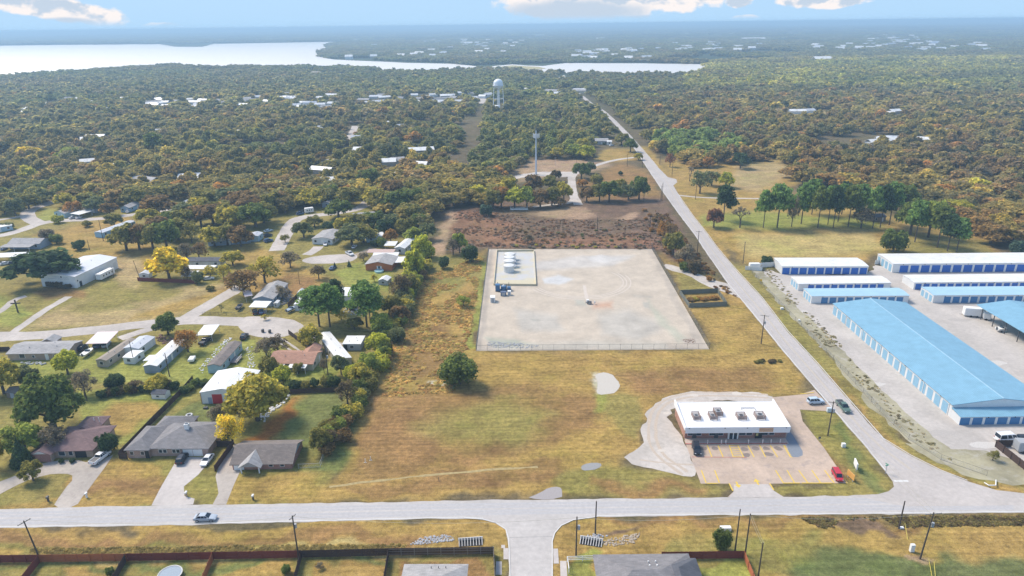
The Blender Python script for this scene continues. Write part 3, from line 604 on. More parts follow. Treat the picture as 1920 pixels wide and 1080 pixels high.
# ------------------------------------------------------------------ trees
def leaf_mat(name, mode):
    mt, t, b = newmat(name)
    if mode == 'obj':
        oi = t.nodes.new('ShaderNodeObjectInfo'); c = oi.outputs['Color']
    else:
        a = t.nodes.new('ShaderNodeAttribute'); a.attribute_type = 'INSTANCER'; a.attribute_name = 'tint'; c = a.outputs['Color']
    v = t.nodes.new('ShaderNodeAttribute'); v.attribute_name = 'leafv'
    n = nnoise(t, .22, 3); c = nmul(t, c, nmap(t, n, .3, .7, .72, 1.30))
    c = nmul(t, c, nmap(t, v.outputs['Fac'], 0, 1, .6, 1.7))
    # some leaves turn warmer
    c2 = nmix(t, 1.0, c, (1.16, 1.0, .74), 'MULTIPLY'); c = nmix(t, nmap(t, v.outputs['Fac'], .45, 1, 0, .8), c, c2)
    t.links.new(c, b.inputs['Base Color']); b.inputs['Roughness'].default_value = .75; b.inputs['Specular IOR Level'].default_value = .15
    tr = t.nodes.new('ShaderNodeBsdfTranslucent'); t.links.new(c, tr.inputs[0]); ms = t.nodes.new('ShaderNodeMixShader'); ms.inputs[0].default_value = .52
    o = t.nodes['Material Output']; t.links.new(b.outputs[0], ms.inputs[1]); t.links.new(tr.outputs[0], ms.inputs[2]); t.links.new(ms.outputs[0], o.inputs[0])
    return mt
LEAF = leaf_mat('foliage', 'obj'); LEAFI = leaf_mat('woodland_foliage', 'inst')
BARK = M('bark', (.10, .08, .065), .9, .25, 3)
def leaves(rng, lobes, n, size, up=.35, shell=.78, flat=1.0):
    "leaf clusters as small bent quads spread through lobes (cx,cy,cz,rx,rz)"
    Lb = np.array(lobes); w = (Lb[:, 3]**2); w /= w.sum(); k = rng.choice(len(Lb), n, p=w)
    d = rng.normal(size=(n, 3)); d[:, 2] += up; d /= np.linalg.norm(d, axis=1)[:, None]
    r = shell+(1.06-shell)*rng.random(n)**.6
    P = np.stack([Lb[k, 0]+d[:, 0]*r*Lb[k, 3], Lb[k, 1]+d[:, 1]*r*Lb[k, 3], Lb[k, 2]+d[:, 2]*r*Lb[k, 4]], 1)
    nr = d*.9+rng.normal(size=(n, 3))*.55; nr[:, 2] += .25; nr /= np.linalg.norm(nr, axis=1)[:, None]
    a = np.cross(nr, rng.normal(size=(n, 3))); a /= np.linalg.norm(a, axis=1)[:, None]; b = np.cross(nr, a)
    s = size*(.55+.9*rng.random(n))[:, None]
    a *= s; b *= s*(.6+.3*rng.random(n))[:, None]; bend = nr*s*.25
    V = np.stack([P-a-bend*rng.random((n, 1)), P-b, P+a-bend, P+b], 1).reshape(-1, 3)
    return V, np.arange(4*n).reshape(n, 4), np.repeat(rng.random(n), 4)
_ico = {}
def ico(sub):
    if sub not in _ico:
        bm = bmesh.new(); bmesh.ops.create_icosphere(bm, subdivisions=sub, radius=1); _ico[sub] = (np.array([v.co[:] for v in bm.verts]), np.array([[v.index for v in f.verts] for f in bm.faces])); bm.free()
    return _ico[sub]
def crown_mesh(name, seed, lobes, n, size, mat, core=.80, sub=2, up=.35, shell=.78):
    rng = np.random.default_rng(seed); V, Fq, lv = leaves(rng, lobes, n, size, up, shell)
    Fl = [tuple(f) for f in Fq]; VV = [V]; vals = [lv]; base = len(V)
    if core:
        iv, if_ = ico(sub)
        for L_ in lobes:
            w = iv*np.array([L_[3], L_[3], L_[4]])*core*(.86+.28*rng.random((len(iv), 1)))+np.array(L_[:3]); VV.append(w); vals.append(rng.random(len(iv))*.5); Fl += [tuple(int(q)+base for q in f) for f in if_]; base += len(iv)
    V = np.concatenate(VV); me = bpy.data.meshes.new(name); me.from_pydata(V.tolist(), [], Fl); me.materials.append(mat)
    at = me.attributes.new('leafv', 'FLOAT', 'POINT'); at.data.foreach_set('value', np.concatenate(vals).astype(np.float32)); me.update(); return me
def oak_lobes(rng, n=13, spread=1.0):
    "unit tree: crown about 1 wide (radius .5), height 1 on z 0.22..1"
    L_ = []
    for i in range(n):
        if i < n*.5: a = i*6.28/(n*.5)+rng.random()*.8; r = .27+.14*rng.random(); z = .38+.20*rng.random(); s = .10+.08*rng.random()
        elif i < n-1: a = rng.random()*6.28; r = .08+.20*rng.random(); z = .58+.22*rng.random(); s = .11+.08*rng.random()
        else: a = 0; r = .03; z = .60; s = .24
        L_.append((r*math.cos(a), r*math.sin(a), z, s, s*1.05))
    return L_
def trunk_mb(rng, lobes, h0=.42, r=.035, limbs=7, n=6):
    mb = MB(); top = (0, 0, h0); mb.tube((0, 0, -.02), (0, 0, h0*.5), r*1.25, r, n); mb.tube((0, 0, h0*.5), top, r, r*.75, n)
    for i in range(min(limbs, len(lobes))):
        L_ = lobes[i]; z0 = h0*(.5+.45*rng.random()); mid = (L_[0]*.45, L_[1]*.45, z0+(L_[2]-z0)*.55); mb.tube((0, 0, z0), mid, r*.55, r*.36, 5); mb.tube(mid, (L_[0], L_[1], L_[2]), r*.36, r*.12, 4)
    return mb
_protos = {}
def proto(kind, var, q):
    key = (kind, var, q)
    if key in _protos: return _protos[key]
    rng = np.random.default_rng(abs(hash((kind, var))) % 10000 if 0 else (ord(kind[0])*131+ord(kind[-1])*17+var*7)); rr = random.Random(var*7+3)
    n = {2: 3800, 1: 1500, 0: 520}[q]; sz = {2: .030, 1: .044, 0: .070}[q]; sub = 1 if q == 0 else 2
    if kind == 'oak': lb = oak_lobes(rng, 21+var % 4); cr = crown_mesh('crown', var, lb, n, sz*1.1, LEAF, .68, sub, .35, .6); tr = trunk_mb(rr, lb)
    elif kind == 'airy':  # thinning autumn crown, limbs show through
        lb = oak_lobes(rng, 16); cr = crown_mesh('crown', var+40, lb, int(n*.62), sz*.85, LEAF, 0, shell=.35); tr = trunk_mb(rr, lb, .40, .03, 14)
    elif kind == 'shrub':
        lb = [(.30*math.cos(a)*s_, .30*math.sin(a)*s_, .36+.2*rng.random(), .20+.1*rng.random(), .30+.08*rng.random()) for a, s_ in [(rng.random()*6.28, .4+.6*rng.random()) for _ in range(9)]]; lb += [(.36*math.cos(a)*s_, .36*math.sin(a)*s_, .30+.42*rng.random(), .09+.07*rng.random(), .12+.10*rng.random()) for a, s_ in [(rng.random()*6.28, .5+.6*rng.random()) for _ in range(13)]]; cr = crown_mesh('crown', var+80, lb, n, sz*1.1, LEAF, .66, sub, .35, .55); tr = trunk_mb(rr, lb, .22, .03, 4)
    elif kind == 'cone':
        lb = [(0, 0, .10+.09*k, .46*(1-k/10.5), .13) for k in range(10)]; cr = crown_mesh('crown', var+90, lb, n, sz*.85, LEAF, .82, sub); tr = trunk_mb(rr, lb, .2, .03, 0)
    elif kind == 'pine':
        lb = []
        for k in range(18):
            z = .46+.50*(k/17.); w = (.36-.17*((z-.56)/.40 if z > .56 else 0))*(.55+.45*rng.random()) ; a = k*2.4+rng.random()
            s_ = .10+.09*rng.random() if z < .88 else .10; lb.append((w*.72*math.cos(a), w*.72*math.sin(a), z, s_*1.15, s_*.55))
        lb.append((0, 0, .95, .12, .07)); cr = crown_mesh('crown', var+120, lb, n, sz*.80, LEAF, .52, sub, .3, .45)
        tr = MB(); tr.tube((0, 0, -.01), (0, 0, .5), .020, .015, 6); tr.tube((0, 0, .5), (0.01, 0, .95), .015, .005, 6)
        for L_ in lb[:-1]: tr.tube((0, 0, L_[2]-.05), (L_[0], L_[1], L_[2]), .006, .003, 4)
    elif kind == 'bare':
        mb = MB(); lb = []
        def br(p, d, l, r, lev):
            q_ = p+d*l; mb.tube(p, q_, r, r*.62, 5 if lev < 2 else 3)
            if lev >= 4: lb.append((q_.x, q_.y, q_.z, .05, .05)); return
            for _ in range(3 if lev < 3 else 4):
                nd = (d+Vector((rr.gauss(0, .55), rr.gauss(0, .55), rr.gauss(.12, .3)))).normalized(); br(q_, nd, l*(.62+.2*rr.random()), r*.58, lev+1)
        br(Vector((0, 0, -.02)), Vector((0, 0, 1)), .27, .032, 0); tr = mb; cr = crown_mesh('crown', var+160, lb, int(n*.22), sz*.6, LEAF, 0, shell=.1)
    elif kind == 'snag':
        tr = MB(); tr.tube((0, 0, -.02), (.02, 0, 1), .03, .01, 5)
        for k in range(9): z = .3+.07*k; a = k*2.2; tr.tube((0, 0, z), (.22*math.cos(a)*(1.2-z), .22*math.sin(a)*(1.2-z), z+.06), .010, .004, 4)
        cr = crown_mesh('crown', var+200, [(0, 0, .6, .25, .3)], 90, sz*.5, LEAF, 0, shell=.3)
    trm = tr.mesh('trunk', BARK); _protos[key] = (cr, trm); return _protos[key]
def tree(kind, loc, w, h, color, label, q=1, var=0, name=None, cat='tree', group=None, rz=None):
    cr, tr = proto(kind, var, q); nm = name or {'oak': 'oak_tree', 'airy': 'autumn_tree', 'shrub': 'shrub', 'cone': 'conifer_shrub', 'pine': 'pine_tree', 'bare': 'bare_tree', 'snag': 'dead_tree'}[kind]
    t_ = thing(nm, label, cat, loc, random.random()*6.28 if rz is None else rz, group); wf = {'pine': 1.32, 'bare': .85, 'snag': 1.6, 'shrub': .95}.get(kind, 1.0); t_.scale = (w*wf, w*wf, h)
    o = bpy.data.objects.new('crown', cr); COL.objects.link(o); o.parent = t_; o.color = (*color, 1)
    o = bpy.data.objects.new('trunk', tr); COL.objects.link(o); o.parent = t_; return t_
C = {'dg': (.075, .120, .050), 'g': (.165, .210, .055), 'ol': (.265, .250, .070), 'yg': (.44, .46, .065), 'y': (.74, .60, .07), 'yo': (.46, .41, .080), 'br': (.27, .185, .080), 'or': (.42, .245, .075), 'rb': (.29, .155, .085), 'gr': (.26, .225, .155), 'bg': (.105, .165, .115), 'pg': (.185, .290, .080), 'gg': (.20, .225, .10), 'lg': (.32, .37, .080), 'db': (.17, .135, .075)}
CW = {'dg': 'dark green', 'g': 'green', 'ol': 'olive green', 'yg': 'bright yellow green', 'y': 'golden yellow', 'yo': 'yellowish olive', 'br': 'brown', 'or': 'orange', 'rb': 'russet', 'gr': 'grey brown', 'bg': 'blue green', 'pg': 'deep green', 'gg': 'grey green', 'lg': 'light green', 'db': 'dark brown'}
random.seed(11)
# px x, px y of the base, crown width px, height px, kind, colour, what it stands by
T = [
 (85, 533, 122, 74, 'oak', 'dg', 'broad dark green live oak beside the white metal church hall', 'tree'),
 (148, 468, 28, 22, 'shrub', 'dg', 'round dark shrub behind the white church hall', 'shrub'),
 (90, 447, 30, 22, 'shrub', 'gr', 'thin grey green shrub behind the long grey roofed house', 'shrub'),
 (106, 457, 26, 22, 'shrub', 'g', 'small green bush at the corner of the grey roofed house', 'shrub'),
 (110, 418, 26, 18, 'shrub', 'yg', 'pale green bush on the lawn inside the lane bend', 'shrub'),
 (30, 405, 34, 38, 'oak', 'gg', 'grey green oak left of the lane fork', 'tree'), (10, 402, 34, 34, 'oak', 'ol', 'olive oak at the left edge above the lane', 'tree'),
 (238, 470, 56, 58, 'oak', 'ol', 'olive oak leftmost of the clump behind the yellow tree', 'tree'), (262, 468, 44, 56, 'oak', 'br', 'russet brown oak in the clump behind the yellow tree', 'tree'),
 (288, 470, 50, 56, 'oak', 'ol', 'mottled olive oak in the middle of the clump', 'tree'), (314, 468, 52, 64, 'oak', 'g', 'tall green oak at the right of the clump', 'tree'),
 (282, 420, 44, 34, 'oak', 'yo', 'yellowish oak between the lane and the blue trailer', 'tree'), (298, 402, 58, 42, 'oak', 'br', 'wide brown oak beside the upper lane', 'tree'), (138, 402, 42, 30, 'airy', 'or', 'orange brown oak beside the white carport on the upper lane', 'tree'), (207, 405, 30, 30, 'oak', 'br', 'brown oak left of the blue house', 'tree'),
 (318, 524, 72, 68, 'oak', 'y', 'golden yellow tree standing above the red board fence', 'tree'),
 (352, 492, 34, 40, 'airy', 'gr', 'grey brown thinning tree behind the golden tree', 'tree'), (374, 486, 40, 36, 'airy', 'br', 'brown thinning tree behind the dark roofed trailer', 'tree'),
 (403, 462, 44, 46, 'oak', 'yo', 'yellowish oak left of the shaded trailer', 'tree'), (427, 460, 42, 48, 'oak', 'ol', 'olive oak in front of the shaded trailer', 'tree'), (452, 462, 46, 46, 'oak', 'br', 'orange brown oak at the right end of the shaded trailer', 'tree'),
 (350, 430, 50, 44, 'oak', 'ol', 'olive oak left of the blue cabin', 'tree'), (378, 425, 54, 46, 'oak', 'br', 'brown oak above the blue cabin', 'tree'), (360, 455, 42, 44, 'airy', 'ol', 'spindly olive tree beside the blue cabin', 'tree'),
 (420, 415, 60, 46, 'oak', 'ol', 'olive oak among the trailers left of the white cars', 'tree'), (480, 425, 66, 50, 'oak', 'g', 'wide green oak above the row of parked cars', 'tree'), (450, 395, 60, 44, 'oak', 'br', 'brown oak at the edge of the wood above the cars', 'tree'), (510, 398, 52, 44, 'oak', 'ol', 'olive oak where the lane leaves the wood', 'tree'),
 (437, 498, 42, 32, 'oak', 'yo', 'rounded yellow olive tree right of the white trailer', 'tree'), (420, 524, 32, 34, 'airy', 'yo', 'small yellow tree beside the parked car', 'tree'),
 (458, 553, 74, 58, 'airy', 'br', 'spreading rusty tree at the end of the short lane', 'tree'), (352, 526, 22, 32, 'airy', 'db', 'small dark tree in front of the trailer porch', 'tree'), (373, 531, 26, 28, 'shrub', 'gg', 'grey green young tree beside the red fence', 'tree'),
 (316, 628, 50, 46, 'oak', 'g', 'round green tree beside the brush pile at the lane', 'tree'), (353, 660, 46, 52, 'airy', 'or', 'orange tree beside the grey trailer with white roof', 'tree'),
 (570, 445, 38, 34, 'oak', 'gg', 'small round grey green tree left of the white walled trailer', 'tree'), (545, 502, 42, 34, 'airy', 'gr', 'grey brown half bare tree left of the turning circle', 'tree'), (497, 530, 66, 56, 'airy', 'yo', 'spreading yellow brown tree below the lane', 'tree'),
 (598, 523, 34, 30, 'airy', 'db', 'dark thin tree at the left of the fenced garden', 'tree'), (635, 408, 48, 38, 'oak', 'g', 'single rounded green oak above the lane', 'tree'), (662, 442, 40, 24, 'shrub', 'dg', 'dark clipped hedge bush behind the white walled trailer', 'shrub'), (620, 430, 34, 20, 'shrub', 'dg', 'dark bush above the white walled trailer', 'shrub'),
 (660, 460, 56, 46, 'oak', 'gg', 'grey green oak right of the white walled trailer', 'tree'), (682, 455, 50, 40, 'oak', 'ol', 'olive oak beside the white car', 'tree'), (700, 428, 50, 36, 'oak', 'g', 'green tree behind the half hidden trailer', 'tree'), (722, 440, 36, 34, 'oak', 'dg', 'dark tree right of the half hidden trailer', 'tree'),
 (733, 456, 26, 32, 'oak', 'or', 'small orange tree left of the white roofed house', 'tree'), (716, 464, 20, 24, 'shrub', 'g', 'fresh green bush below the half hidden trailer', 'shrub'), (703, 462, 22, 16, 'shrub', 'dg', 'low dark bush left of the fresh green bush', 'shrub'), (736, 415, 18, 20, 'shrub', 'dg', 'small dark cedar above the trailers', 'shrub'),
 (682, 490, 24, 20, 'airy', 'gr', 'bare bush at the end of the orange house', 'shrub'), (628, 502, 8, 11, 'cone', 'dg', 'small clipped cone left in the fenced garden', 'shrub'), (655, 500, 9, 13, 'cone', 'dg', 'taller clipped cone beside the parked truck', 'shrub'), (702, 528, 16, 16, 'airy', 'yo', 'thin yellowish bush left of the white shed', 'shrub'),
 (790, 484, 38, 52, 'oak', 'yg', 'bright yellow green tree behind the white roofed house', 'tree'), (776, 520, 42, 62, 'oak', 'yg', 'tallest bright yellow green tree beside the orange house', 'tree'),
 (770, 548, 40, 40, 'oak', 'ol', 'olive tree below the tallest yellow green tree', 'tree'), (753, 562, 48, 56, 'airy', 'db', 'dark ragged tree beside the white shed', 'tree'), (734, 590, 44, 44, 'oak', 'ol', 'olive bushy tree right of the two pines', 'tree'), (752, 605, 40, 38, 'oak', 'br', 'brownish tree at the field edge by the pines', 'tree'),
 (716, 625, 46, 44, 'oak', 'lg', 'light green bushy tree below the pines', 'tree'), (745, 640, 36, 34, 'shrub', 'gg', 'grey green thicket at the edge of the gold field', 'shrub'), (708, 662, 46, 44, 'oak', 'yg', 'yellow green round tree right of the white shed roof', 'tree'), (722, 672, 36, 34, 'shrub', 'g', 'green thicket on the field side of the hedge', 'shrub'),
 (694, 700, 46, 44, 'oak', 'lg', 'lime coloured tree below the white roofed shed', 'tree'), (678, 722, 50, 46, 'oak', 'yo', 'yellow topped tree at the garden hedge corner', 'tree'), (662, 715, 34, 36, 'oak', 'yg', 'small yellow tree left of the yellow topped one', 'tree'), (652, 757, 46, 46, 'airy', 'db', 'dark tangled tree in the garden hedge', 'tree'),
 (640, 792, 46, 38, 'shrub', 'g', 'green thicket in the hedge beside the empty lawn', 'shrub'), (620, 815, 44, 36, 'shrub', 'ol', 'olive thicket in the hedge above the dark clump', 'shrub'), (604, 846, 46, 52, 'oak', 'ol', 'dark olive tree clump right of the last brick house', 'tree'), (626, 838, 40, 40, 'airy', 'db', 'brown tangled tree behind the dark clump', 'tree'),
 (599, 612, 78, 80, 'pine', 'pg', 'left hand pine of the tall pair above the turning circle', 'pine'), (619, 613, 66, 84, 'pine', 'pg', 'right hand pine of the tall pair above the turning circle', 'pine'), (633, 585, 34, 66, 'pine', 'dg', 'rounder pine standing behind the tall pair', 'pine'), (688, 613, 74, 88, 'pine', 'pg', 'tall full pine beside the parked truck', 'pine'), (694, 600, 44, 70, 'pine', 'dg', 'slimmer pine just behind the tall full pine', 'pine'),
 (832, 503, 24, 29, 'shrub', 'dg', 'single dark cedar left of the gas pad', 'cedar'), (850, 478, 34, 38, 'airy', 'gr', 'grey bare tree left of the cedars', 'tree'), (862, 474, 32, 44, 'oak', 'lg', 'light green tree behind the dark cedars', 'tree'), (880, 490, 38, 38, 'shrub', 'dg', 'pair of dark cedars merged near the pad corner', 'cedar'), (912, 405, 28, 28, 'shrub', 'bg', 'blue green cedar alone on the brown scrub', 'cedar'),
 (869, 574, 32, 23, 'airy', 'lg', 'small green tree alone in the gold grass', 'tree'), (862, 720, 82, 62, 'shrub', 'g', 'large dark green oak bush alone in the field', 'tree'), (795, 470, 30, 24, 'airy', 'gg', 'grey green bush at the dirt track', 'shrub'), (785, 430, 34, 34, 'oak', 'g', 'green tree at the dirt track corner', 'tree'),
 (8, 738, 66, 76, 'oak', 'yo', 'yellow green tree at the left edge behind the houses', 'tree'), (50, 725, 50, 44, 'oak', 'gg', 'grey green tree below the brick trailer', 'tree'), (104, 806, 110, 118, 'oak', 'g', 'huge round green tree behind the first brick house', 'tree'), (50, 850, 80, 62, 'oak', 'lg', 'light green spreading tree left of the first brick house', 'tree'), (105, 845, 60, 54, 'airy', 'gr', 'grey thicket tree between the huge tree and the house', 'tree'),
 (44, 872, 46, 52, 'cone', 'dg', 'dense dark green cone left of the first brick house', 'tree'), (63, 901, 42, 42, 'oak', 'ol', 'round olive bush at the horseshoe drive', 'shrub'), (-4, 875, 36, 80, 'oak', 'yo', 'yellow tree cut by the left edge of the frame', 'tree'), (128, 702, 48, 50, 'oak', 'yg', 'yellow green tree beside the brick trailer', 'tree'), (160, 742, 54, 50, 'airy', 'gr', 'brown thinning tree beside the huge green tree', 'tree'),
 (216, 730, 42, 34, 'shrub', 'dg', 'dark bush at the top of the green lawn', 'shrub'), (255, 732, 36, 22, 'airy', 'db', 'brown brush left of the white shed', 'shrub'), (297, 734, 44, 34, 'oak', 'yo', 'yellow olive tree behind the small white shed', 'tree'), (205, 848, 38, 42, 'shrub', 'dg', 'dark bush against the first brick house', 'shrub'), (116, 868, 12, 9, 'shrub', 'dg', 'clipped bush under the first house window', 'shrub'), (136, 867, 12, 9, 'shrub', 'dg', 'clipped bush by the first house door', 'shrub'),
 (484, 788, 112, 98, 'oak', 'yo', 'big yellow green tree beside the metal workshop', 'tree'), (437, 832, 58, 66, 'airy', 'y', 'orange yellow tree behind the second brick house', 'tree'), (455, 800, 46, 50, 'bare', 'gr', 'grey leafless tree between the two yellow trees', 'tree'), (408, 795, 40, 40, 'airy', 'gr', 'grey pink bush beside the red workshop door', 'shrub'),
 (500, 668, 48, 38, 'airy', 'gr', 'grey brown twiggy tree left of the tan roofed house', 'tree'), (522, 662, 44, 36, 'airy', 'db', 'dark brown tree behind the tan roofed house', 'tree'), (584, 655, 44, 52, 'oak', 'yo', 'pale yellow olive tree between fence and white trailer', 'tree'), (507, 705, 42, 40, 'oak', 'ol', 'olive tree at the left end of the tan roofed house', 'tree'), (530, 718, 38, 36, 'oak', 'yg', 'yellow green bush below the tan roofed house', 'shrub'), (640, 702, 34, 42, 'oak', 'gg', 'grey green tree at the end of the long white trailer', 'tree'), (608, 700, 18, 30, 'airy', 'gr', 'thin twiggy tree beside the long white trailer', 'tree'),
 (940, 389, 42, 46, 'oak', 'or', 'orange oak at the left of the row below the mast', 'tree'), (965, 390, 44, 44, 'oak', 'yg', 'yellow green oak in the row below the mast', 'tree'), (988, 389, 40, 46, 'oak', 'lg', 'light green oak in the row below the mast', 'tree'), (1013, 389, 42, 40, 'oak', 'br', 'brown oak behind the steel enclosure', 'tree'), (1035, 386, 38, 42, 'oak', 'ol', 'olive oak in the row by the gravel lane', 'tree'), (1057, 380, 36, 46, 'oak', 'yo', 'yellow olive oak at the gravel lane', 'tree'), (1048, 389, 28, 24, 'oak', 'br', 'small brown oak in front of the gravel lane oaks', 'tree'),
 (955, 368, 40, 42, 'oak', 'yo', 'yellowish oak second row below the mast', 'tree'), (1000, 365, 40, 44, 'oak', 'br', 'rusty oak second row below the mast', 'tree'), (1030, 358, 34, 34, 'oak', 'ol', 'olive oak second row beside the gravel lane', 'tree'), (1041, 340, 24, 24, 'oak', 'db', 'dark round oak right of the mast', 'tree'), (925, 392, 40, 44, 'oak', 'ol', 'olive oak beside the blue green cedar', 'tree'),
 (1100, 378, 34, 32, 'oak', 'br', 'brown oak right of the gravel lane', 'tree'), (1124, 378, 38, 40, 'oak', 'ol', 'olive oak right of the gravel lane', 'tree'), (1142, 378, 46, 46, 'oak', 'g', 'largest green oak right of the gravel lane', 'tree'), (1178, 376, 38, 36, 'oak', 'gg', 'grey green oak above the brown scrub', 'tree'), (1198, 374, 42, 50, 'oak', 'g', 'green oak at the roadside scrub corner', 'tree'), (1160, 365, 36, 34, 'oak', 'ol', 'olive oak behind the largest green oak', 'tree'),
 (1090, 336, 36, 36, 'oak', 'g', 'green oak where the gravel lane bends', 'tree'), (1104, 326, 30, 26, 'oak', 'gg', 'grey green oak beside the pale track', 'tree'), (1092, 350, 26, 16, 'oak', 'or', 'small orange bush at the lane bend', 'shrub'), (1164, 329, 11, 10, 'shrub', 'dg', 'tiny dark round bush on the brown scrub', 'shrub'), (1118, 345, 30, 22, 'shrub', 'ol', 'olive bush on the brown scrub', 'shrub'), (1197, 300, 18, 16, 'oak', 'yo', 'yellow green bush beside the road', 'shrub'),
 (1243, 452, 28, 44, 'airy', 'or', 'orange brown tree beside the road above the pad', 'tree'), (1262, 478, 44, 50, 'oak', 'ol', 'yellow green oak right of the pad corner', 'tree'), (1256, 460, 36, 50, 'airy', 'br', 'rusty thicket above the pad corner', 'tree'), (1284, 498, 44, 44, 'airy', 'gr', 'grey brown thicket beside the road pole', 'tree'), (1300, 510, 34, 30, 'shrub', 'db', 'dark brown thicket at the road bend', 'shrub'), (1281, 508, 24, 20, 'shrub', 'g', 'green bush beside the lease road', 'shrub'),
 (1256, 313, 22, 30, 'airy', 'rb', 'russet tree beside the road at the field corner', 'tree'), (1293, 340, 34, 40, 'bare', 'gr', 'dark bare tree in the field by the road', 'tree'), (1312, 363, 46, 50, 'airy', 'gg', 'twin trunked pale olive tree in the field', 'tree'), (1334, 348, 42, 34, 'airy', 'gg', 'pale grey green tree behind the lime tree', 'tree'), (1361, 352, 32, 34, 'oak', 'yg', 'lime green tree in the field', 'tree'), (1328, 314, 26, 24, 'oak', 'or', 'small orange tree against the wood', 'tree'),
 (1356, 414, 44, 72, 'pine', 'dg', 'leaning pine left of the bare tree', 'pine'), (1338, 427, 36, 44, 'oak', 'rb', 'russet brown round tree beside the road field', 'tree'), (1387, 427, 60, 56, 'bare', 'gr', 'wide bare tree in front of the pines', 'tree'), (1388, 316, 36, 36, 'oak', 'dg', 'dark green tree at the back of the field', 'tree'),
 (1431, 427, 36, 76, 'pine', 'pg', 'first tall pine from the bare tree', 'pine'), (1457, 427, 54, 88, 'pine', 'pg', 'widest pine near the bare tree', 'pine'), (1484, 425, 26, 66, 'airy', 'gr', 'leaning thin bare trunk among the pines', 'tree'), (1502, 420, 44, 82, 'pine', 'pg', 'full pine left of the middle gap', 'pine'), (1533, 427, 38, 84, 'pine', 'g', 'light green pine in the middle of the row', 'pine'), (1552, 421, 34, 78, 'pine', 'pg', 'slim pine right of the light green pine', 'pine'), (1562, 427, 34, 84, 'pine', 'dg', 'front slim dark pine of the row', 'pine'), (1571, 416, 36, 76, 'pine', 'pg', 'back slim pine of the row', 'pine'), (1590, 425, 44, 82, 'pine', 'g', 'fresh green pine in the row', 'pine'), (1614, 428, 40, 50, 'airy', 'gr', 'pinkish bare tree in front of the pines', 'tree'), (1610, 410, 46, 70, 'pine', 'pg', 'pine behind the pinkish bare tree', 'pine'), (1636, 428, 38, 84, 'pine', 'pg', 'pine left of the dark cabin', 'pine'), (1650, 427, 42, 86, 'pine', 'dg', 'dark pine right of the dark cabin', 'pine'), (1667, 422, 46, 86, 'pine', 'pg', 'tall pine above the bushy green tree', 'pine'), (1522, 402, 40, 72, 'pine', 'pg', 'back pine seen through the middle gap', 'pine'), (1578, 402, 40, 66, 'pine', 'dg', 'shaded back pine of the row', 'pine'),
 (1674, 472, 54, 54, 'shrub', 'g', 'bushy green tree in front above the storage sheds', 'tree'), (1706, 440, 60, 82, 'oak', 'g', 'tall light green tree at the right of the pines', 'tree'), (1715, 454, 44, 84, 'pine', 'pg', 'dark slender pine in the right hand clump', 'pine'), (1740, 445, 60, 84, 'oak', 'lg', 'tallest rounded light green tree of the right clump', 'tree'), (1757, 464, 54, 84, 'pine', 'g', 'bright full pine of the right hand clump', 'pine'), (1776, 471, 44, 74, 'pine', 'dg', 'shaded pine near the right end of the clump', 'pine'), (1793, 473, 44, 70, 'pine', 'pg', 'last pine at the right end of the clump', 'pine'), (1690, 400, 60, 64, 'oak', 'g', 'green tree behind the right hand pines', 'tree'),
 (1438, 497, 26, 22, 'shrub', 'dg', 'dark bush beside the first storage shed', 'shrub'), (1905, 478, 36, 34, 'shrub', 'bg', 'blue green bush behind the long storage shed', 'shrub'), (1351, 1034, 40, 50, 'shrub', 'g', 'single green tree on the verge above the red fence', 'tree'), (209, 1080, 18, 20, 'shrub', 'g', 'small round bush inside the left garden fence', 'shrub'), (537, 1075, 20, 20, 'shrub', 'g', 'small round bush inside the middle garden fence', 'shrub'), (600, 1066, 18, 12, 'airy', 'gr', 'bare bush against the dark garden fence', 'shrub'),
 (1861, 863, 22, 22, 'airy', 'ol', 'small brown leaved tree beside the yard fence', 'tree'), (1218, 432, 22, 30, 'snag', 'gr', 'bare dead tree at the right of the brown scrub', 'tree'), (1120, 430, 14, 26, 'snag', 'gr', 'dead tree in the middle of the brown scrub', 'tree'), (960, 434, 8, 14, 'snag', 'g', 'short stubby tree left on the brown scrub', 'tree'), (1055, 428, 10, 18, 'snag', 'gr', 'leaning dead tree left of the sandy scrub', 'tree'),
 (1009, 446, 7, 14, 'snag', 'gr', 'dead stump near the tank battery wall', 'tree'), (1074, 446, 7, 14, 'snag', 'gr', 'dead stump behind the pad fence', 'tree'), (1172, 436, 10, 16, 'snag', 'gr', 'dead sapling on the right brown scrub', 'tree'), (990, 456, 24, 20, 'airy', 'gr', 'grey leafless bush behind the pad fence', 'shrub'),
 (497, 600, 14, 12, 'airy', 'yo', 'thin yellow sapling beside the turning circle', 'tree'), (415, 585, 22, 18, 'bare', 'gg', 'small bare garden tree in the fenced corner', 'tree'), (692, 350, 44, 40, 'oak', 'g', 'green oak beside the upper lane bend', 'tree'),
 (800, 450, 34, 36, 'oak', 'gg', 'grey green tree right of the half hidden trailers', 'tree'), (775, 420, 50, 44, 'oak', 'ol', 'olive oak at the wood edge above the path', 'tree'), (745, 400, 54, 50, 'oak', 'g', 'green oak at the wood edge by the dark cedar', 'tree'), (720, 395, 50, 48, 'oak', 'ol', 'olive oak at the wood edge beside the lane', 'tree'),
]
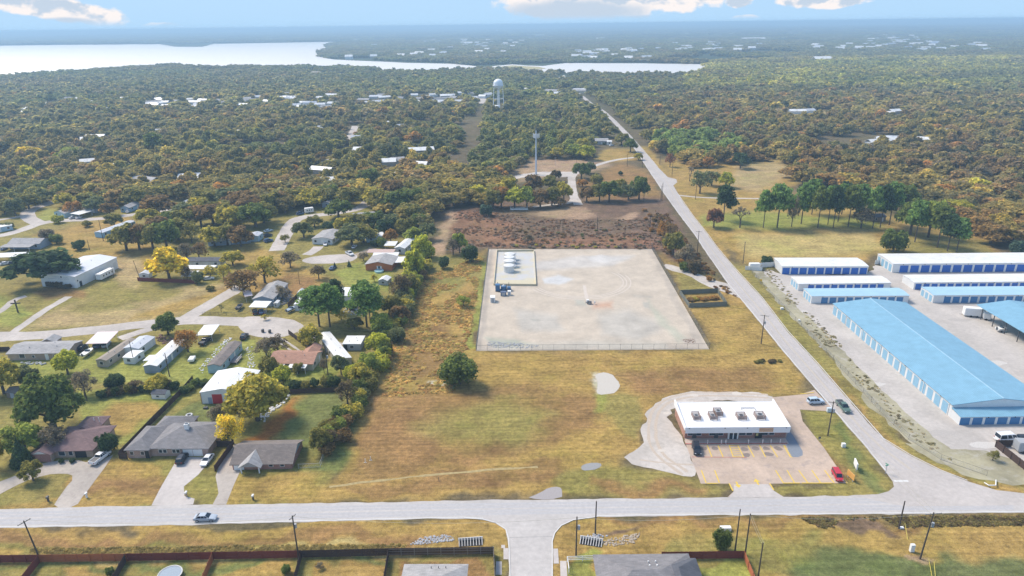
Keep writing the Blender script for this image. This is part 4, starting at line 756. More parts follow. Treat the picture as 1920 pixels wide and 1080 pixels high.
T += [(60, 300, 42, 30, 'oak', 'y', 'golden yellow tree standing out of the wood at far left', 'tree'), (133, 303, 46, 32, 'oak', 'lg', 'light green tree beside the golden tree in the wood', 'tree'), (290, 290, 36, 44, 'pine', 'g', 'tall dark pine rising out of the left wood', 'pine'),
 (1100, 300, 34, 34, 'oak', 'yg', 'yellow green tree at the clearing edge right of the mast', 'tree'), (1075, 296, 40, 30, 'oak', 'lg', 'light green tree behind the lamp posts', 'tree'), (1045, 298, 30, 26, 'oak', 'yo', 'yellowish tree beside the first lamp post', 'tree'), (1092, 290, 30, 36, 'oak', 'yo', 'yellow crowned tree left of the clearing cottage', 'tree'), (1182, 285, 28, 30, 'oak', 'g', 'dark green oak beside the county road clearing', 'tree'), (1165, 272, 30, 26, 'oak', 'ol', 'olive oak right of the clearing cottage', 'tree'), (1133, 272, 8, 6, 'shrub', 'dg', 'tiny bush on the clearing lawn', 'shrub')]
T += [(300, 445, 52, 44, 'oak', 'br', 'brown oak behind the middle of the clump', 'tree'), (335, 450, 50, 48, 'oak', 'ol', 'olive oak left of the shaded trailer porch', 'tree'), (345, 410, 44, 34, 'oak', 'gg', 'grey green oak before the pale blue cabin', 'tree'), (400, 420, 56, 46, 'oak', 'br', 'russet oak above the shaded trailer', 'tree'), (432, 425, 54, 44, 'oak', 'yo', 'yellow brown oak above the shaded trailer', 'tree'), (470, 405, 56, 44, 'oak', 'br', 'rusty oak above the wide green oak', 'tree'), (495, 418, 50, 44, 'oak', 'ol', 'olive oak beside the lane above the parked cars', 'tree'), (390, 390, 54, 42, 'oak', 'ol', 'olive oak left of the grey cottage', 'tree'), (430, 388, 56, 42, 'oak', 'gg', 'grey green oak right of the grey cottage', 'tree'), (522, 392, 46, 40, 'oak', 'br', 'brown oak left of the lane mouth', 'tree'),
 (585, 388, 50, 40, 'oak', 'yo', 'yellow oak left of the blue grey trailer roof', 'tree'), (560, 384, 46, 38, 'oak', 'ol', 'olive oak behind the parked black cars', 'tree'), (655, 385, 50, 40, 'oak', 'ol', 'olive oak right of the blue grey trailer roof', 'tree'), (675, 432, 44, 38, 'oak', 'ol', 'olive oak behind the teal white trailer', 'tree'), (648, 436, 40, 34, 'oak', 'yo', 'yellowish oak right of the dark hedge bush', 'tree'), (738, 432, 40, 36, 'oak', 'gg', 'grey green tree behind the small orange tree', 'tree'), (760, 440, 38, 36, 'oak', 'ol', 'olive tree above the white roofed trailer', 'tree'), (775, 455, 36, 34, 'oak', 'lg', 'light green tree behind the tallest hedge tree', 'tree'), (735, 378, 54, 46, 'oak', 'br', 'brown oak right of the upper lane bend', 'tree'), (770, 392, 54, 46, 'oak', 'g', 'green oak left of the dirt track top', 'tree'), (800, 400, 48, 44, 'oak', 'ol', 'olive oak at the top of the dirt track', 'tree'),
 (180, 398, 40, 34, 'oak', 'gg', 'grey green oak behind the grey roofed cottage', 'tree'), (258, 385, 46, 38, 'oak', 'ol', 'olive oak behind the light blue cottage', 'tree'), (55, 392, 40, 34, 'oak', 'ol', 'olive oak above the lane fork', 'tree'), (125, 390, 40, 32, 'oak', 'yo', 'yellowish oak behind the teal white cottage', 'tree'), (395, 520, 30, 26, 'airy', 'yo', 'thin yellow tree beside the low white carport', 'tree'), (530, 560, 30, 30, 'airy', 'gr', 'grey thicket beside the dark yard junk', 'tree'), (585, 565, 34, 30, 'oak', 'lg', 'light green bush left of the pine pair', 'tree'), (560, 700, 26, 22, 'oak', 'ol', 'olive bush before the tan roofed house', 'tree'), (318, 430, 44, 38, 'oak', 'g', 'green oak below the pale blue cabin lane', 'tree'), (372, 405, 46, 38, 'oak', 'yo', 'yellow brown oak right of the pale blue cabin', 'tree'), (455, 378, 50, 38, 'oak', 'ol', 'olive oak at the wood edge above the russet oaks', 'tree'), (500, 376, 50, 38, 'oak', 'br', 'brown oak at the wood edge left of the camper', 'tree'), (616, 378, 46, 36, 'oak', 'g', 'green oak behind the blue grey trailer', 'tree'), (700, 385, 46, 38, 'oak', 'yo', 'yellowish oak beside the upper lane bend', 'tree'), (590, 425, 30, 24, 'oak', 'ol', 'small olive oak above the dark hedge bush', 'tree'), (215, 425, 34, 28, 'oak', 'ol', 'small olive oak behind the sky blue trailer', 'tree'), (165, 425, 20, 14, 'shrub', 'ol', 'low olive bush on the dry lot', 'shrub'), (15, 430, 24, 16, 'shrub', 'gg', 'grey green bush on the lawn at the left edge', 'shrub'), (440, 540, 30, 26, 'airy', 'yo', 'thin yellow tree at the top of the short lane', 'tree'), (395, 545, 18, 12, 'shrub', 'ol', 'low bush at the short lane', 'shrub'), (535, 455, 22, 18, 'airy', 'ol', 'thin olive tree beside the lane curve', 'tree'), (640, 600, 24, 20, 'airy', 'yo', 'low yellowish tree between the pines', 'tree'), (665, 618, 34, 26, 'oak', 'ol', 'olive bush right of the tall full pine foot', 'tree')]
for k, (x, y, w, h, kind, c, lab, cat) in enumerate(T):
    if kind == 'oak' and y < 480 and x < 830: w *= 1.10
    g = G(x, y); W_ = WID(x, y, w); H_ = HGT(x, y, h)
    # seen from above the crown top lies farther back: allow for its depth
    dist = g.length
    tree(kind, g, W_, max(1., H_*.93), C[c], lab, 2 if dist < 260 else 1, k % 4, cat=cat)
# hedge rows: low bushes in lines
def hedge(pts, n, w, h, cols, label, grp, q=1, jit=1.):
    P = [G(*p) for p in pts]; seg = [(P[i+1]-P[i]).length for i in range(len(P)-1)]; tt = sum(seg)
    for k in range(n):
        d_ = tt*(k+.5)/n; i = 0
        while d_ > seg[i] and i < len(seg)-1: d_ -= seg[i]; i += 1
        p = P[i].lerp(P[i+1], min(1, d_/seg[i])); c = random.choice(cols); p = p+Vector((random.uniform(-jit, jit), random.uniform(-jit, jit), 0))
        s_ = random.uniform(.75, 1.25); tree('shrub', p, w*s_, h*random.uniform(.75, 1.25), C[c], CW[c]+' '+label, q, k % 4, cat='shrub', group=grp)
hedge([(800, 478), (782, 520), (770, 555), (750, 600)], 16, 6.5, 5.5, ['yg', 'lg', 'ol', 'gg', 'yo'], 'bushy tree in the hedge below the dirt track', 'hedge trees below the dirt track', jit=2.5)
hedge([(345, 738), (372, 722), (430, 715)], 9, 3.6, 2.6, ['g', 'dg'], 'bush in the hedge behind the metal workshop', 'hedge behind the metal workshop')
hedge([(455, 712), (520, 722), (580, 728), (640, 722)], 14, 4.2, 3.2, ['g', 'ol', 'dg'], 'bush in the hedge below the tan roofed house', 'hedge below the tan roofed house')
hedge([(180, 748), (230, 738), (330, 730)], 11, 3.6, 2.8, ['dg', 'ol', 'db'], 'bush along the top of the green lawn', 'hedge along the green lawn')
hedge([(795, 500), (765, 560), (735, 625), (715, 680), (690, 725), (660, 775), (635, 825), (612, 850)], 52, 6.0, 4.6, ['ol', 'g', 'yo', 'yg', 'lg', 'gg', 'br'], 'thicket in the long hedge beside the gold field', 'long hedge beside the gold field', jit=2.)
hedge([(1418, 681), (1436, 678), (1462, 676)], 7, 1.9, 1.0, ['db', 'ol'], 'low brown brush heap in the mown field', 'brush heap in the mown field', jit=1.0)
hedge([(930, 462), (1020, 463), (1120, 462), (1215, 464)], 44, 2.2, 1.0, ['br', 'gr', 'rb', 'yo'], 'low scrub tuft behind the pad fence', 'scrub behind the pad fence', 0, jit=3)
hedge([(960, 440), (1060, 436), (1150, 440), (1220, 446)], 46, 2.3, .9, ['gr', 'br', 'gg', 'rb'], 'low scrub tuft on the cleared brown ground', 'scrub on the cleared ground', 0, jit=17)
hedge([(1205, 395), (1235, 440), (1275, 490), (1330, 530)], 16, 3.2, 2.2, ['br', 'or', 'db'], 'rusty scrub clump beside the county road', 'rusty scrub beside the county road', jit=3)
LM = [(20, 405, 'the lane fork at far left'), (160, 400, 'the slanted carport'), (240, 385, 'the light blue cottage'), (330, 380, 'the pale blue cabin'), (430, 400, 'the shaded trailer'), (520, 400, 'the lane bend'), (600, 385, 'the rounded oak by the lane'), (690, 360, 'the upper lane bend'), (735, 325, 'the small turning circle'), (770, 400, 'the dirt track'), (860, 380, 'the blue green cedar'), (905, 330, 'the brown strip through the wood'), (960, 320, 'the telecom mast'), (1130, 270, 'the clearing cottage'), (1180, 260, 'the county road'),
 (1240, 290, 'the russet roadside tree'), (1330, 300, 'the small orange tree'), (1400, 300, 'the far field edge'), (1490, 320, 'the field corner'), (1560, 370, 'the pine row'), (1650, 380, 'the dark cabin'), (1730, 400, 'the tall light green tree'), (1820, 430, 'the last pine'), (1900, 460, 'the blue green bush'), (60, 300, 'the golden tree in the wood'), (290, 290, 'the lone dark pine'), (630, 300, 'the hidden lane'), (935, 200, 'the water tower'), (500, 190, 'the far lots'), (200, 200, 'the far left lots'), (800, 190, 'the far lots near the tower'), (1040, 170, 'the end of the county road'), (1520, 212, 'the small far field'), (1700, 260, 'the far right lots'), (1780, 150, 'the dark pine stand')]
def near_lm(x, y):
    b = min(LM, key=lambda q: ((q[0]-x)/1.6)**2+((q[1]-y)*1.4)**2); dx, dy = x-b[0], y-b[1]
    rel = ('left of' if dx < 0 else 'right of') if abs(dx) > abs(dy)*1.5 else ('behind' if dy < 0 else 'in front of')
    return rel+' '+b[2]
# ------------------------------------------------------------------ woods
OPEN = [  # ground that is not wooded, in photograph coordinates of the ground
 [(-2000, 62), (-1200, 86), (0, 85), (300, 82), (600, 78.5), (690, 77), (628, 82), (614, 86), (620, 92), (602, 99), (607, 107), (640, 112), (850, 118), (880, 122), (960, 120), (1060, 117.5), (1200, 118), (1335, 120), (1322, 131), (1292, 142.5), (1240, 143.5), (1180, 141.5), (1060, 138.5), (1020, 138.5), (960, 132), (850, 133.5), (790, 137.5), (740, 135.5), (690, 131.5), (520, 129.5), (360, 129.5), (320, 126.5), (220, 133.5), (120, 139.5), (0, 145), (-1200, 163), (-2000, 170)],
 [(-900, 420), (-100, 405), (0, 402), (60, 392), (95, 370), (112, 374), (140, 392), (240, 395), (330, 372), (350, 380), (480, 395), (530, 405), (545, 395), (600, 390), (640, 385), (680, 372), (705, 355), (715, 368), (700, 395), (760, 440), (790, 440), (815, 395), (870, 385), (905, 395), (925, 392), (960, 350), (955, 325), (1000, 298), (1060, 296), (1110, 300), (1118, 272), (1150, 258), (1185, 285), (1210, 330), (1240, 370), (1330, 470), (1000, 2000), (-900, 2000)],
 [(1190, 255), (1205, 262), (1240, 292), (1290, 312), (1330, 316), (1400, 304), (1470, 300), (1492, 318), (1475, 345), (1500, 352), (1640, 372), (1700, 392), (1800, 425), (1850, 455), (1920, 478), (2600, 470), (2600, 2000), (1000, 2000), (1240, 400)],
 [(1468, 206), (1555, 205), (1562, 222), (1474, 224)], [(852, 305), (868, 260), (884, 215), (893, 190), (905, 177), (922, 182), (913, 205), (904, 240), (892, 300), (878, 330), (858, 325)],
 [(710, 318), (750, 314), (760, 336), (745, 342), (716, 338)], [(640, 268), (655, 235), (690, 232), (684, 250), (668, 262), (655, 290), (600, 322), (590, 312), (630, 296)],
 [(925, 126), (960, 122), (1025, 127), (1000, 133), (930, 132)], [(975, 139), (1012, 142), (1014, 148), (980, 147)], [(1040, 140), (1070, 139), (1080, 152), (1040, 152)],
 [(924, 196), (948, 196), (950, 216), (922, 216)], [(1462, 114), (1500, 116), (1500, 122), (1460, 121)], [(580, 138), (660, 140), (660, 145), (580, 143)],
 [(1110, 262), (1160, 262), (1165, 290), (1110, 292)], [(1590, 250), (1660, 252), (1660, 275), (1585, 270)],
]
HOUSES = []   # filled below: x px, y px, width m, depth m, wall, roof
rngH = random.Random(5)
for (x0, x1, y0, y1, n) in ((100, 330, 188, 210, 20), (330, 620, 178, 206, 34), (620, 860, 180, 200, 24), (860, 920, 176, 188, 6), (0, 100, 195, 215, 5), (960, 1100, 168, 180, 7), (150, 620, 240, 368, 17), (660, 850, 220, 330, 8), (1490, 1560, 209, 214, 2), (1600, 1790, 245, 272, 6), (1650, 1760, 208, 218, 3)):
    for _ in range(n): HOUSES.append((rngH.uniform(x0, x1), rngH.uniform(y0, y1), rngH.choice((9, 12, 15, 18)), rngH.choice((6, 8, 10)), rngH.randrange(4), rngH.randrange(4)))
ROADC = [(1075, 169), (1090, 180), (1108, 195), (1131, 209), (1150, 226), (1172, 249), (1197, 280), (1228, 322), (1257, 363), (1285, 402)]
def is_wood(X, Y, road=12):
    px, py = PXY(X, Y); ok = np.ones(len(X), bool)
    for poly in OPEN: ok &= ~inside(px, py, poly)
    A = [G(*p) for p in ROADC]; d = np.full(len(X), 1e9)
    for i in range(len(A)-1):
        dx, dy = A[i+1].x-A[i].x, A[i+1].y-A[i].y; t_ = np.clip(((X-A[i].x)*dx+(Y-A[i].y)*dy)/(dx*dx+dy*dy), 0, 1); d = np.minimum(d, np.hypot(X-A[i].x-t_*dx, Y-A[i].y-t_*dy))
    ok &= d > road
    return ok
hp = [(G(h[0], h[1]), h) for h in HOUSES]
def tints(X, Y, rng):
    px, py = PXY(X, Y); n = len(X)
    big = fbm(X, Y, 140, 31, 3); med = fbm(X, Y, 38, 37, 2)+rng.normal(size=n)*.13
    OL, BR, GR, GG, YG, OR, GY, YO = [np.array(C[k]) for k in ('ol', 'br', 'g', 'gg', 'yg', 'or', 'gr', 'yo')]
    K = np.array([C['ol'], C['br'], C['g'], C['gg'], C['yo'], C['or'], C['gr'], C['yg'], C['dg']])
    wts = np.tile(np.array([.36, .14, .20, .12, .10, .02, .06, .005, .02]), (n, 1))
    right = (px > 1200) & (py > 180); wts[right] = [.36, .30, .07, .07, .10, .04, .06, .005, .01]
    ctr = (px > 880) & (px < 1190) & (py > 180) & (py < 330); wts[ctr] = [.34, .04, .34, .16, .05, .005, .05, .01, .03]
    l2 = (px < 880) & (py > 200) & (py < 300); wts[l2] = [.36, .10, .20, .20, .05, .01, .07, .004, .02]
    fr = (py <= 180); wts[fr] = [.22, .07, .24, .30, .04, .005, .09, .005, .03]
    yb = (px > 1280) & (py > 112) & (py < 168); wts[yb] = [.20, .02, .18, .20, .20, .0, .06, .22, .01]
    cs = np.cumsum(wts/wts.sum(1)[:, None], 1); u = np.clip(.5+(med-.5)*1.9+rng.normal(size=n)*.12, 0, .999)
    u = np.where(rng.random(n) < .38, rng.random(n), u); k = (u[:, None] > cs).sum(1); k = np.clip(k, 0, len(K)-1)
    p1 = inside(px, py, [(1225, 262), (1300, 250), (1385, 270), (1390, 300), (1300, 306), (1235, 292)]); k = np.where(p1 & (rng.random(n) < .8), 9, k)
    p2 = inside(px, py, [(1775, 140), (1990, 136), (1990, 160), (1785, 162)]); k = np.where(p2, 8, k); K = np.vstack([K, C['pg']])
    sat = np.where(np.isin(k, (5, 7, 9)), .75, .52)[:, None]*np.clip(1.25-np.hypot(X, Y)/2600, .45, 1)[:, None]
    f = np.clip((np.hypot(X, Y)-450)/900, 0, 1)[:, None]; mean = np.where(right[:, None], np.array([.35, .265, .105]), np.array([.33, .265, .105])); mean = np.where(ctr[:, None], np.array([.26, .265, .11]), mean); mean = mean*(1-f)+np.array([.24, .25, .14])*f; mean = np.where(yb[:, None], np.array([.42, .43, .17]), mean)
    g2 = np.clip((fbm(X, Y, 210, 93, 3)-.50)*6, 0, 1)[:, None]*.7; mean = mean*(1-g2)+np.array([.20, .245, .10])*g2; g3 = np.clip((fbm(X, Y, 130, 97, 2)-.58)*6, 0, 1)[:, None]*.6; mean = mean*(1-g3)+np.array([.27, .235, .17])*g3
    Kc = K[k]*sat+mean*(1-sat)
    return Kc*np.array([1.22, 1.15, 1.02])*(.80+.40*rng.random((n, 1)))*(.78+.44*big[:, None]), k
KN = ['ol', 'br', 'g', 'gg', 'yo', 'or', 'gr', 'yg', 'dg', 'pg']
def scatter(d0, d1, sp, seed, tmax=.98, road=12.5, houses=True):
    rng = np.random.default_rng(seed); xs = np.arange(-d1*tmax, d1*tmax, sp); ys = np.arange(d0, d1, sp*.9); X, Y = np.meshgrid(xs, ys); X[1::2] += sp/2
    X = (X+rng.uniform(-.36, .36, X.shape)*sp).ravel(); Y = (Y+rng.uniform(-.36, .36, Y.shape)*sp).ravel()
    D = np.hypot(X, Y); k = (np.abs(X) < (Y*tmax*.86+30)) & (Y > d0) & (Y < d1); X, Y = X[k], Y[k]
    k = is_wood(X, Y, road); X, Y = X[k], Y[k]
    if houses:
        k = np.ones(len(X), bool)
        for g, h in hp:
            if g.y < d0-60 or g.y > d1+60: continue
            dd = (X-g.x)/(h[2]*.5+3); near = (Y > g.y-(40 if h[1] < 225 else 14)) & (Y < g.y+7); k &= ~((np.abs(dd) < 1) & near)
        X, Y = X[k], Y[k]
    return X, Y, rng
X, Y, rng = scatter(300, 1760, 11.2, 21)
kg = (fbm(X, Y, 48, 61, 3) > .345) | (Y < 520); X, Y = X[kg], Y[kg]
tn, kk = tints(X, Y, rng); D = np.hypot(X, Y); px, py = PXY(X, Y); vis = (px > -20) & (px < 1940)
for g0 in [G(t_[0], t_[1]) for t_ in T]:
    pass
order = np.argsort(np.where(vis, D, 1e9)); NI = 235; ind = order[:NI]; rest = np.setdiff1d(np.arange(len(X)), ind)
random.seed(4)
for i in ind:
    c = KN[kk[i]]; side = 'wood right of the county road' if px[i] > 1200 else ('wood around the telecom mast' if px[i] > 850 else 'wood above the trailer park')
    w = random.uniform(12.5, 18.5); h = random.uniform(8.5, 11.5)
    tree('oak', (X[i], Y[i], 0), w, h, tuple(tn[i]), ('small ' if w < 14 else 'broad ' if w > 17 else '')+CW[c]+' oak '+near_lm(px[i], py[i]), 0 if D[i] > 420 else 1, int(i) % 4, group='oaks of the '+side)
# the rest of the wood: one object, instanced crowns
def gn_scatter(name, X, Y, Z, sx, sz, tint, cands, label, cat):
    n = len(X); me = bpy.data.meshes.new(name); me.vertices.add(n); me.vertices.foreach_set('co', np.stack([X, Y, Z], 1).astype(np.float32).ravel())
    rng = np.random.default_rng(n)
    def att(nm, ty, arr, key='value'):
        a = me.attributes.new(nm, ty, 'POINT'); a.data.foreach_set(key, np.ascontiguousarray(arr).ravel())
    att('scl', 'FLOAT_VECTOR', np.stack([sx, sx, sz], 1).astype(np.float32), 'vector'); att('rotz', 'FLOAT_VECTOR', np.stack([np.zeros(n), np.zeros(n), rng.random(n)*6.28], 1).astype(np.float32), 'vector')
    att('tint', 'FLOAT_COLOR', np.concatenate([tint, np.ones((n, 1))], 1).astype(np.float32), 'color'); att('pick', 'INT', rng.integers(0, len(cands), n).astype(np.int32))
    o = bpy.data.objects.new(name, me); COL.objects.link(o); tag(o, label, cat, kind='stuff')
    coll = bpy.data.collections.new(name+'_sources')
    for j, c_ in enumerate(cands): coll.objects.link(bpy.data.objects.new('tree_source_%02d' % j, c_))
    ng = bpy.data.node_groups.new(name, 'GeometryNodeTree'); ng.interface.new_socket('Geometry', in_out='INPUT', socket_type='NodeSocketGeometry'); ng.interface.new_socket('Geometry', in_out='OUTPUT', socket_type='NodeSocketGeometry')
    nd = ng.nodes.new; gi, go_ = nd('NodeGroupInput'), nd('NodeGroupOutput'); ip = nd('GeometryNodeInstanceOnPoints'); ci = nd('GeometryNodeCollectionInfo'); ci.inputs[0].default_value = coll; ci.inputs['Separate Children'].default_value = True; ci.inputs['Reset Children'].default_value = True
    def na(nm, ty): q = nd('GeometryNodeInputNamedAttribute'); q.data_type = ty; q.inputs[0].default_value = nm; return q.outputs[0]
    lk = ng.links.new; lk(gi.outputs[0], ip.inputs['Points']); lk(ci.outputs[0], ip.inputs['Instance']); ip.inputs['Pick Instance'].default_value = True
    lk(na('pick', 'INT'), ip.inputs['Instance Index']); lk(na('rotz', 'FLOAT_VECTOR'), ip.inputs['Rotation']); lk(na('scl', 'FLOAT_VECTOR'), ip.inputs['Scale']); lk(ip.outputs[0], go_.inputs[0])
    md = o.modifiers.new('scatter', 'NODES'); md.node_group = ng; return o
def inst_crown(seed, n, size, sub=1):
    rng = np.random.default_rng(seed); return crown_mesh('woodland_tree', seed, oak_lobes(rng, 13+seed % 3), n, size, LEAFI, .80, sub)
near_c = [inst_crown(300+k, 560, .055) for k in range(5)]; far_c = [inst_crown(320+k, 80, .16) for k in range(4)]
Xr, Yr, Dr, tr_ = X[rest], Y[rest], D[rest], tn[rest]
rs = np.random.default_rng(8); a = Dr < 850
for sel, cs, nm, lb in ((a, near_c, 'near_woodland', 'dense autumn oak wood stretching behind the open ground'), (~a, far_c, 'middle_woodland', 'hazy oak wood reaching to the near lake shore')):
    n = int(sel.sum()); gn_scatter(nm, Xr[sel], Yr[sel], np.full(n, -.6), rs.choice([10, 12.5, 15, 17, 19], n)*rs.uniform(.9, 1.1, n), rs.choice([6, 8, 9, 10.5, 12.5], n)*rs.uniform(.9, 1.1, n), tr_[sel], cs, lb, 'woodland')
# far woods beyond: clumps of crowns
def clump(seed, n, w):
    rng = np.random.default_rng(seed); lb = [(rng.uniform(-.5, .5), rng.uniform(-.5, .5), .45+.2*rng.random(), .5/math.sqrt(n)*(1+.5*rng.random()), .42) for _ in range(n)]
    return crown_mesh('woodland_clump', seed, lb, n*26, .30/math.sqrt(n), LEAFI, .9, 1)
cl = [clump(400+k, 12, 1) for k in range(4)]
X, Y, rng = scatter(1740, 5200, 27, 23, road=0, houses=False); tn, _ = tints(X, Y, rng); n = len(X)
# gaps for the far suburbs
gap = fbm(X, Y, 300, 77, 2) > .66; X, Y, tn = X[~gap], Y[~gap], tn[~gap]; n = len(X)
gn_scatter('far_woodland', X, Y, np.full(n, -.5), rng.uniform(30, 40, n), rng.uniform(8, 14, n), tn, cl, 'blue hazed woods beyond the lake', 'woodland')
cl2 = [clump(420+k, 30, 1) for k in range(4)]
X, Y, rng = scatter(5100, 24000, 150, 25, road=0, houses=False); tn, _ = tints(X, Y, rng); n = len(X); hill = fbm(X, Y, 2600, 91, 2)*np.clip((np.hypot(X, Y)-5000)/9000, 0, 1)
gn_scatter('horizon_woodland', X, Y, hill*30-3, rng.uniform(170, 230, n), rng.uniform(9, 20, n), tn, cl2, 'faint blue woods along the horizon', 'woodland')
print('woods', NI, len(rest), n)

# low brush and tall weeds: instanced tufts, beyond counting
def tufts(name, poly, n, w0, w1, h0, h1, cols, label, cat, seed, z=-.05):
    P = [(G(*p).x, G(*p).y) for p in poly]; A = np.array(P); rng = np.random.default_rng(seed); lo, hi = A.min(0), A.max(0); X = rng.uniform(lo[0], hi[0], n*3); Y = rng.uniform(lo[1], hi[1], n*3); k = inside(X, Y, P) & (fbm(X, Y, 7, seed, 2)+rng.random(n*3)*.35 > .62); X, Y = X[k][:n], Y[k][:n]; m_ = len(X)
    K = np.array([c for c in cols]); tn = K[rng.integers(0, len(K), m_)]*rng.uniform(.7, 1.3, (m_, 1)); gn_scatter(name, X, Y, np.full(m_, z), rng.uniform(w0, w1, m_), rng.uniform(h0, h1, m_), tn, TUFT, label, cat)
TUFT = [crown_mesh('weed_tuft', 500+k, [(0, 0, .3, .4, .45), (.25, .1, .25, .25, .35), (-.2, -.2, .2, .25, .3)], 70, .13, LEAFI, .45, 1, .8, .3) for k in range(3)]
tufts('brown_scrub', [(850, 392), (960, 400), (1010, 412), (1240, 412), (1300, 500), (1228, 464), (915, 464), (850, 455)], 1500, .7, 2.4, .25, .9, [(.28, .18, .11), (.24, .18, .13), (.32, .19, .11), (.27, .23, .18)], 'low brown scrub over the cleared ground behind the pad', 'scrub', 71)
tufts('tall_dry_grass', [(790, 520), (905, 480), (880, 640), (850, 735), (720, 745), (735, 640), (760, 570)], 3400, .8, 2.2, .25, .6, [(.56, .40, .14), (.47, .30, .12), (.60, .46, .18), (.48, .41, .14)], 'tall golden brown grass left of the gas pad', 'tall grass', 72)
tufts('verge_weeds', [(1425, 505), (1445, 505), (1500, 570), (1560, 625), (1612, 690), (1650, 730), (1715, 800), (1800, 862), (1780, 864), (1700, 815), (1640, 755), (1585, 690), (1510, 610)], 420, .5, 1.7, .15, .5, [(.40, .37, .22), (.46, .41, .28), (.33, .30, .17)], 'weeds on the gravel verge of the storage yard', 'weeds', 73)
tufts('roadside_scrub', [(1225, 395), (1250, 400), (1300, 470), (1385, 560), (1340, 540), (1290, 505), (1250, 480)], 500, .8, 2.6, .5, 1.8, [(.26, .15, .07), (.22, .17, .09), (.34, .22, .08)], 'rusty scrub between the county road and the pad', 'scrub', 74)
tufts('ditch_grass', [(60, 1030), (500, 1024), (760, 1022), (760, 1036), (500, 1036), (60, 1045)], 1800, .5, 1.4, .2, .6, [(.42, .34, .13), (.36, .29, .10), (.30, .25, .09)], 'unmown straw coloured grass along the ditch', 'tall grass', 75)
tufts('ditch_grass', [(1500, 972), (1960, 966), (1960, 984), (1540, 990)], 900, .5, 1.5, .2, .6, [(.24, .20, .08), (.20, .15, .08), (.32, .27, .10)], 'dark unmown grass in the right ditch', 'tall grass', 76)
# ------------------------------------------------------------------ buildings
def metal_mat(name, col, pitch=.9, rough=.45, var=.04, axis=0):
    mt, t, b = newmat(name); tcn = t.nodes.new('ShaderNodeTexCoord'); w = t.nodes.new('ShaderNodeTexWave'); w.wave_type = 'BANDS'; w.bands_direction = 'XYZ'[axis]
    w.inputs['Scale'].default_value = 1/pitch*.5; t.links.new(tcn.outputs['Object'], w.inputs['Vector']); nbump(t, w.outputs['Fac'], .35, .05, b)
    c = nmul(t, col, nmap(t, nnoise(t, .35, 5, rough=.7), .3, .7, 1-var*2, 1+var*1.2)); c = nmul(t, c, nmap(t, w.outputs['Fac'], 0, .14, .84, 1)); t.links.new(c, b.inputs['Base Color']); b.inputs['Roughness'].default_value = rough; return mt
def shingle(name, col):
    mt, t, b = newmat(name); tcn = t.nodes.new('ShaderNodeTexCoord'); br = t.nodes.new('ShaderNodeTexBrick'); br.inputs['Scale'].default_value = 1.0; br.inputs['Brick Width'].default_value = .9; br.inputs['Row Height'].default_value = .32; br.inputs['Mortar Size'].default_value = .02
    mp = t.nodes.new('ShaderNodeMapping'); t.links.new(tcn.outputs['Object'], mp.inputs[0]); t.links.new(mp.outputs[0], br.inputs['Vector'])
    k = tuple(col); br.inputs['Color1'].default_value = (k[0]*1.12, k[1]*1.1, k[2]*1.1, 1); br.inputs['Color2'].default_value = (k[0]*.86, k[1]*.86, k[2]*.86, 1); br.inputs['Mortar'].default_value = (k[0]*.7, k[1]*.7, k[2]*.7, 1)
    c = nmul(t, br.outputs[0], nmap(t, nnoise(t, .5, 5, rough=.7), .3, .7, .82, 1.18)); t.links.new(c, b.inputs['Base Color']); b.inputs['Roughness'].default_value = .9; return mt
def brickm(name, c1, c2):
    mt, t, b = newmat(name); g = t.nodes.new('ShaderNodeTexCoord'); s_ = t.nodes.new('ShaderNodeSeparateXYZ'); t.links.new(g.outputs['Object'], s_.inputs[0]); a = t.nodes.new('ShaderNodeMath'); a.operation = 'ADD'; t.links.new(s_.outputs[0], a.inputs[0]); t.links.new(s_.outputs[1], a.inputs[1])
    cb = t.nodes.new('ShaderNodeCombineXYZ'); t.links.new(a.outputs[0], cb.inputs[0]); t.links.new(s_.outputs[2], cb.inputs[1]); br = t.nodes.new('ShaderNodeTexBrick'); br.inputs['Scale'].default_value = 1; br.inputs['Brick Width'].default_value = .24; br.inputs['Row Height'].default_value = .085; br.inputs['Mortar Size'].default_value = .01
    t.links.new(cb.outputs[0], br.inputs['Vector']); br.inputs['Color1'].default_value = (*c1, 1); br.inputs['Color2'].default_value = (*c2, 1); br.inputs['Mortar'].default_value = (.38, .35, .31, 1)
    c = nmul(t, br.outputs[0], nmap(t, nnoise(t, .6, 4), .3, .7, .85, 1.15)); t.links.new(c, b.inputs['Base Color']); b.inputs['Roughness'].default_value = .85; return mt
WHR = metal_mat('white_metal_roof', (.78, .77, .74), var=.07); BLR = metal_mat('sky_blue_metal_roof', (.21, .40, .52), var=.07); PBR = metal_mat('pale_blue_metal_roof', (.38, .57, .68)); GRR = metal_mat('galvanised_roof', (.52, .54, .57))
WHW = metal_mat('white_metal_wall', (.78, .78, .76), .6, .55); WHITE = M('white_paint', (.78, .77, .74), .6, .05, 2); TRIM = M('pale_trim', (.66, .66, .64), .6, .06, 2)
GLASS = M('dark_window_glass', (.035, .05, .065), .12, .1, 2); DARK = M('dark_opening', (.03, .03, .032), .9, .1, 2); DKM = M('dark_metal', (.07, .07, .075), .5, .1, 3); GREYM = M('grey_metal', (.36, .37, .38), .5, .1, 3)
SID = {k: metal_mat('siding_'+k, v, .25, .7, .07, 2) for k, v in {'white': (.72, .73, .72), 'cream': (.60, .55, .42), 'blue': (.28, .42, .55), 'grey': (.42, .44, .46), 'tan': (.42, .37, .30), 'teal': (.40, .55, .62), 'orange': (.52, .17, .06), 'bluegrey': (.30, .37, .46), 'brown': (.25, .18, .13)}.items()}
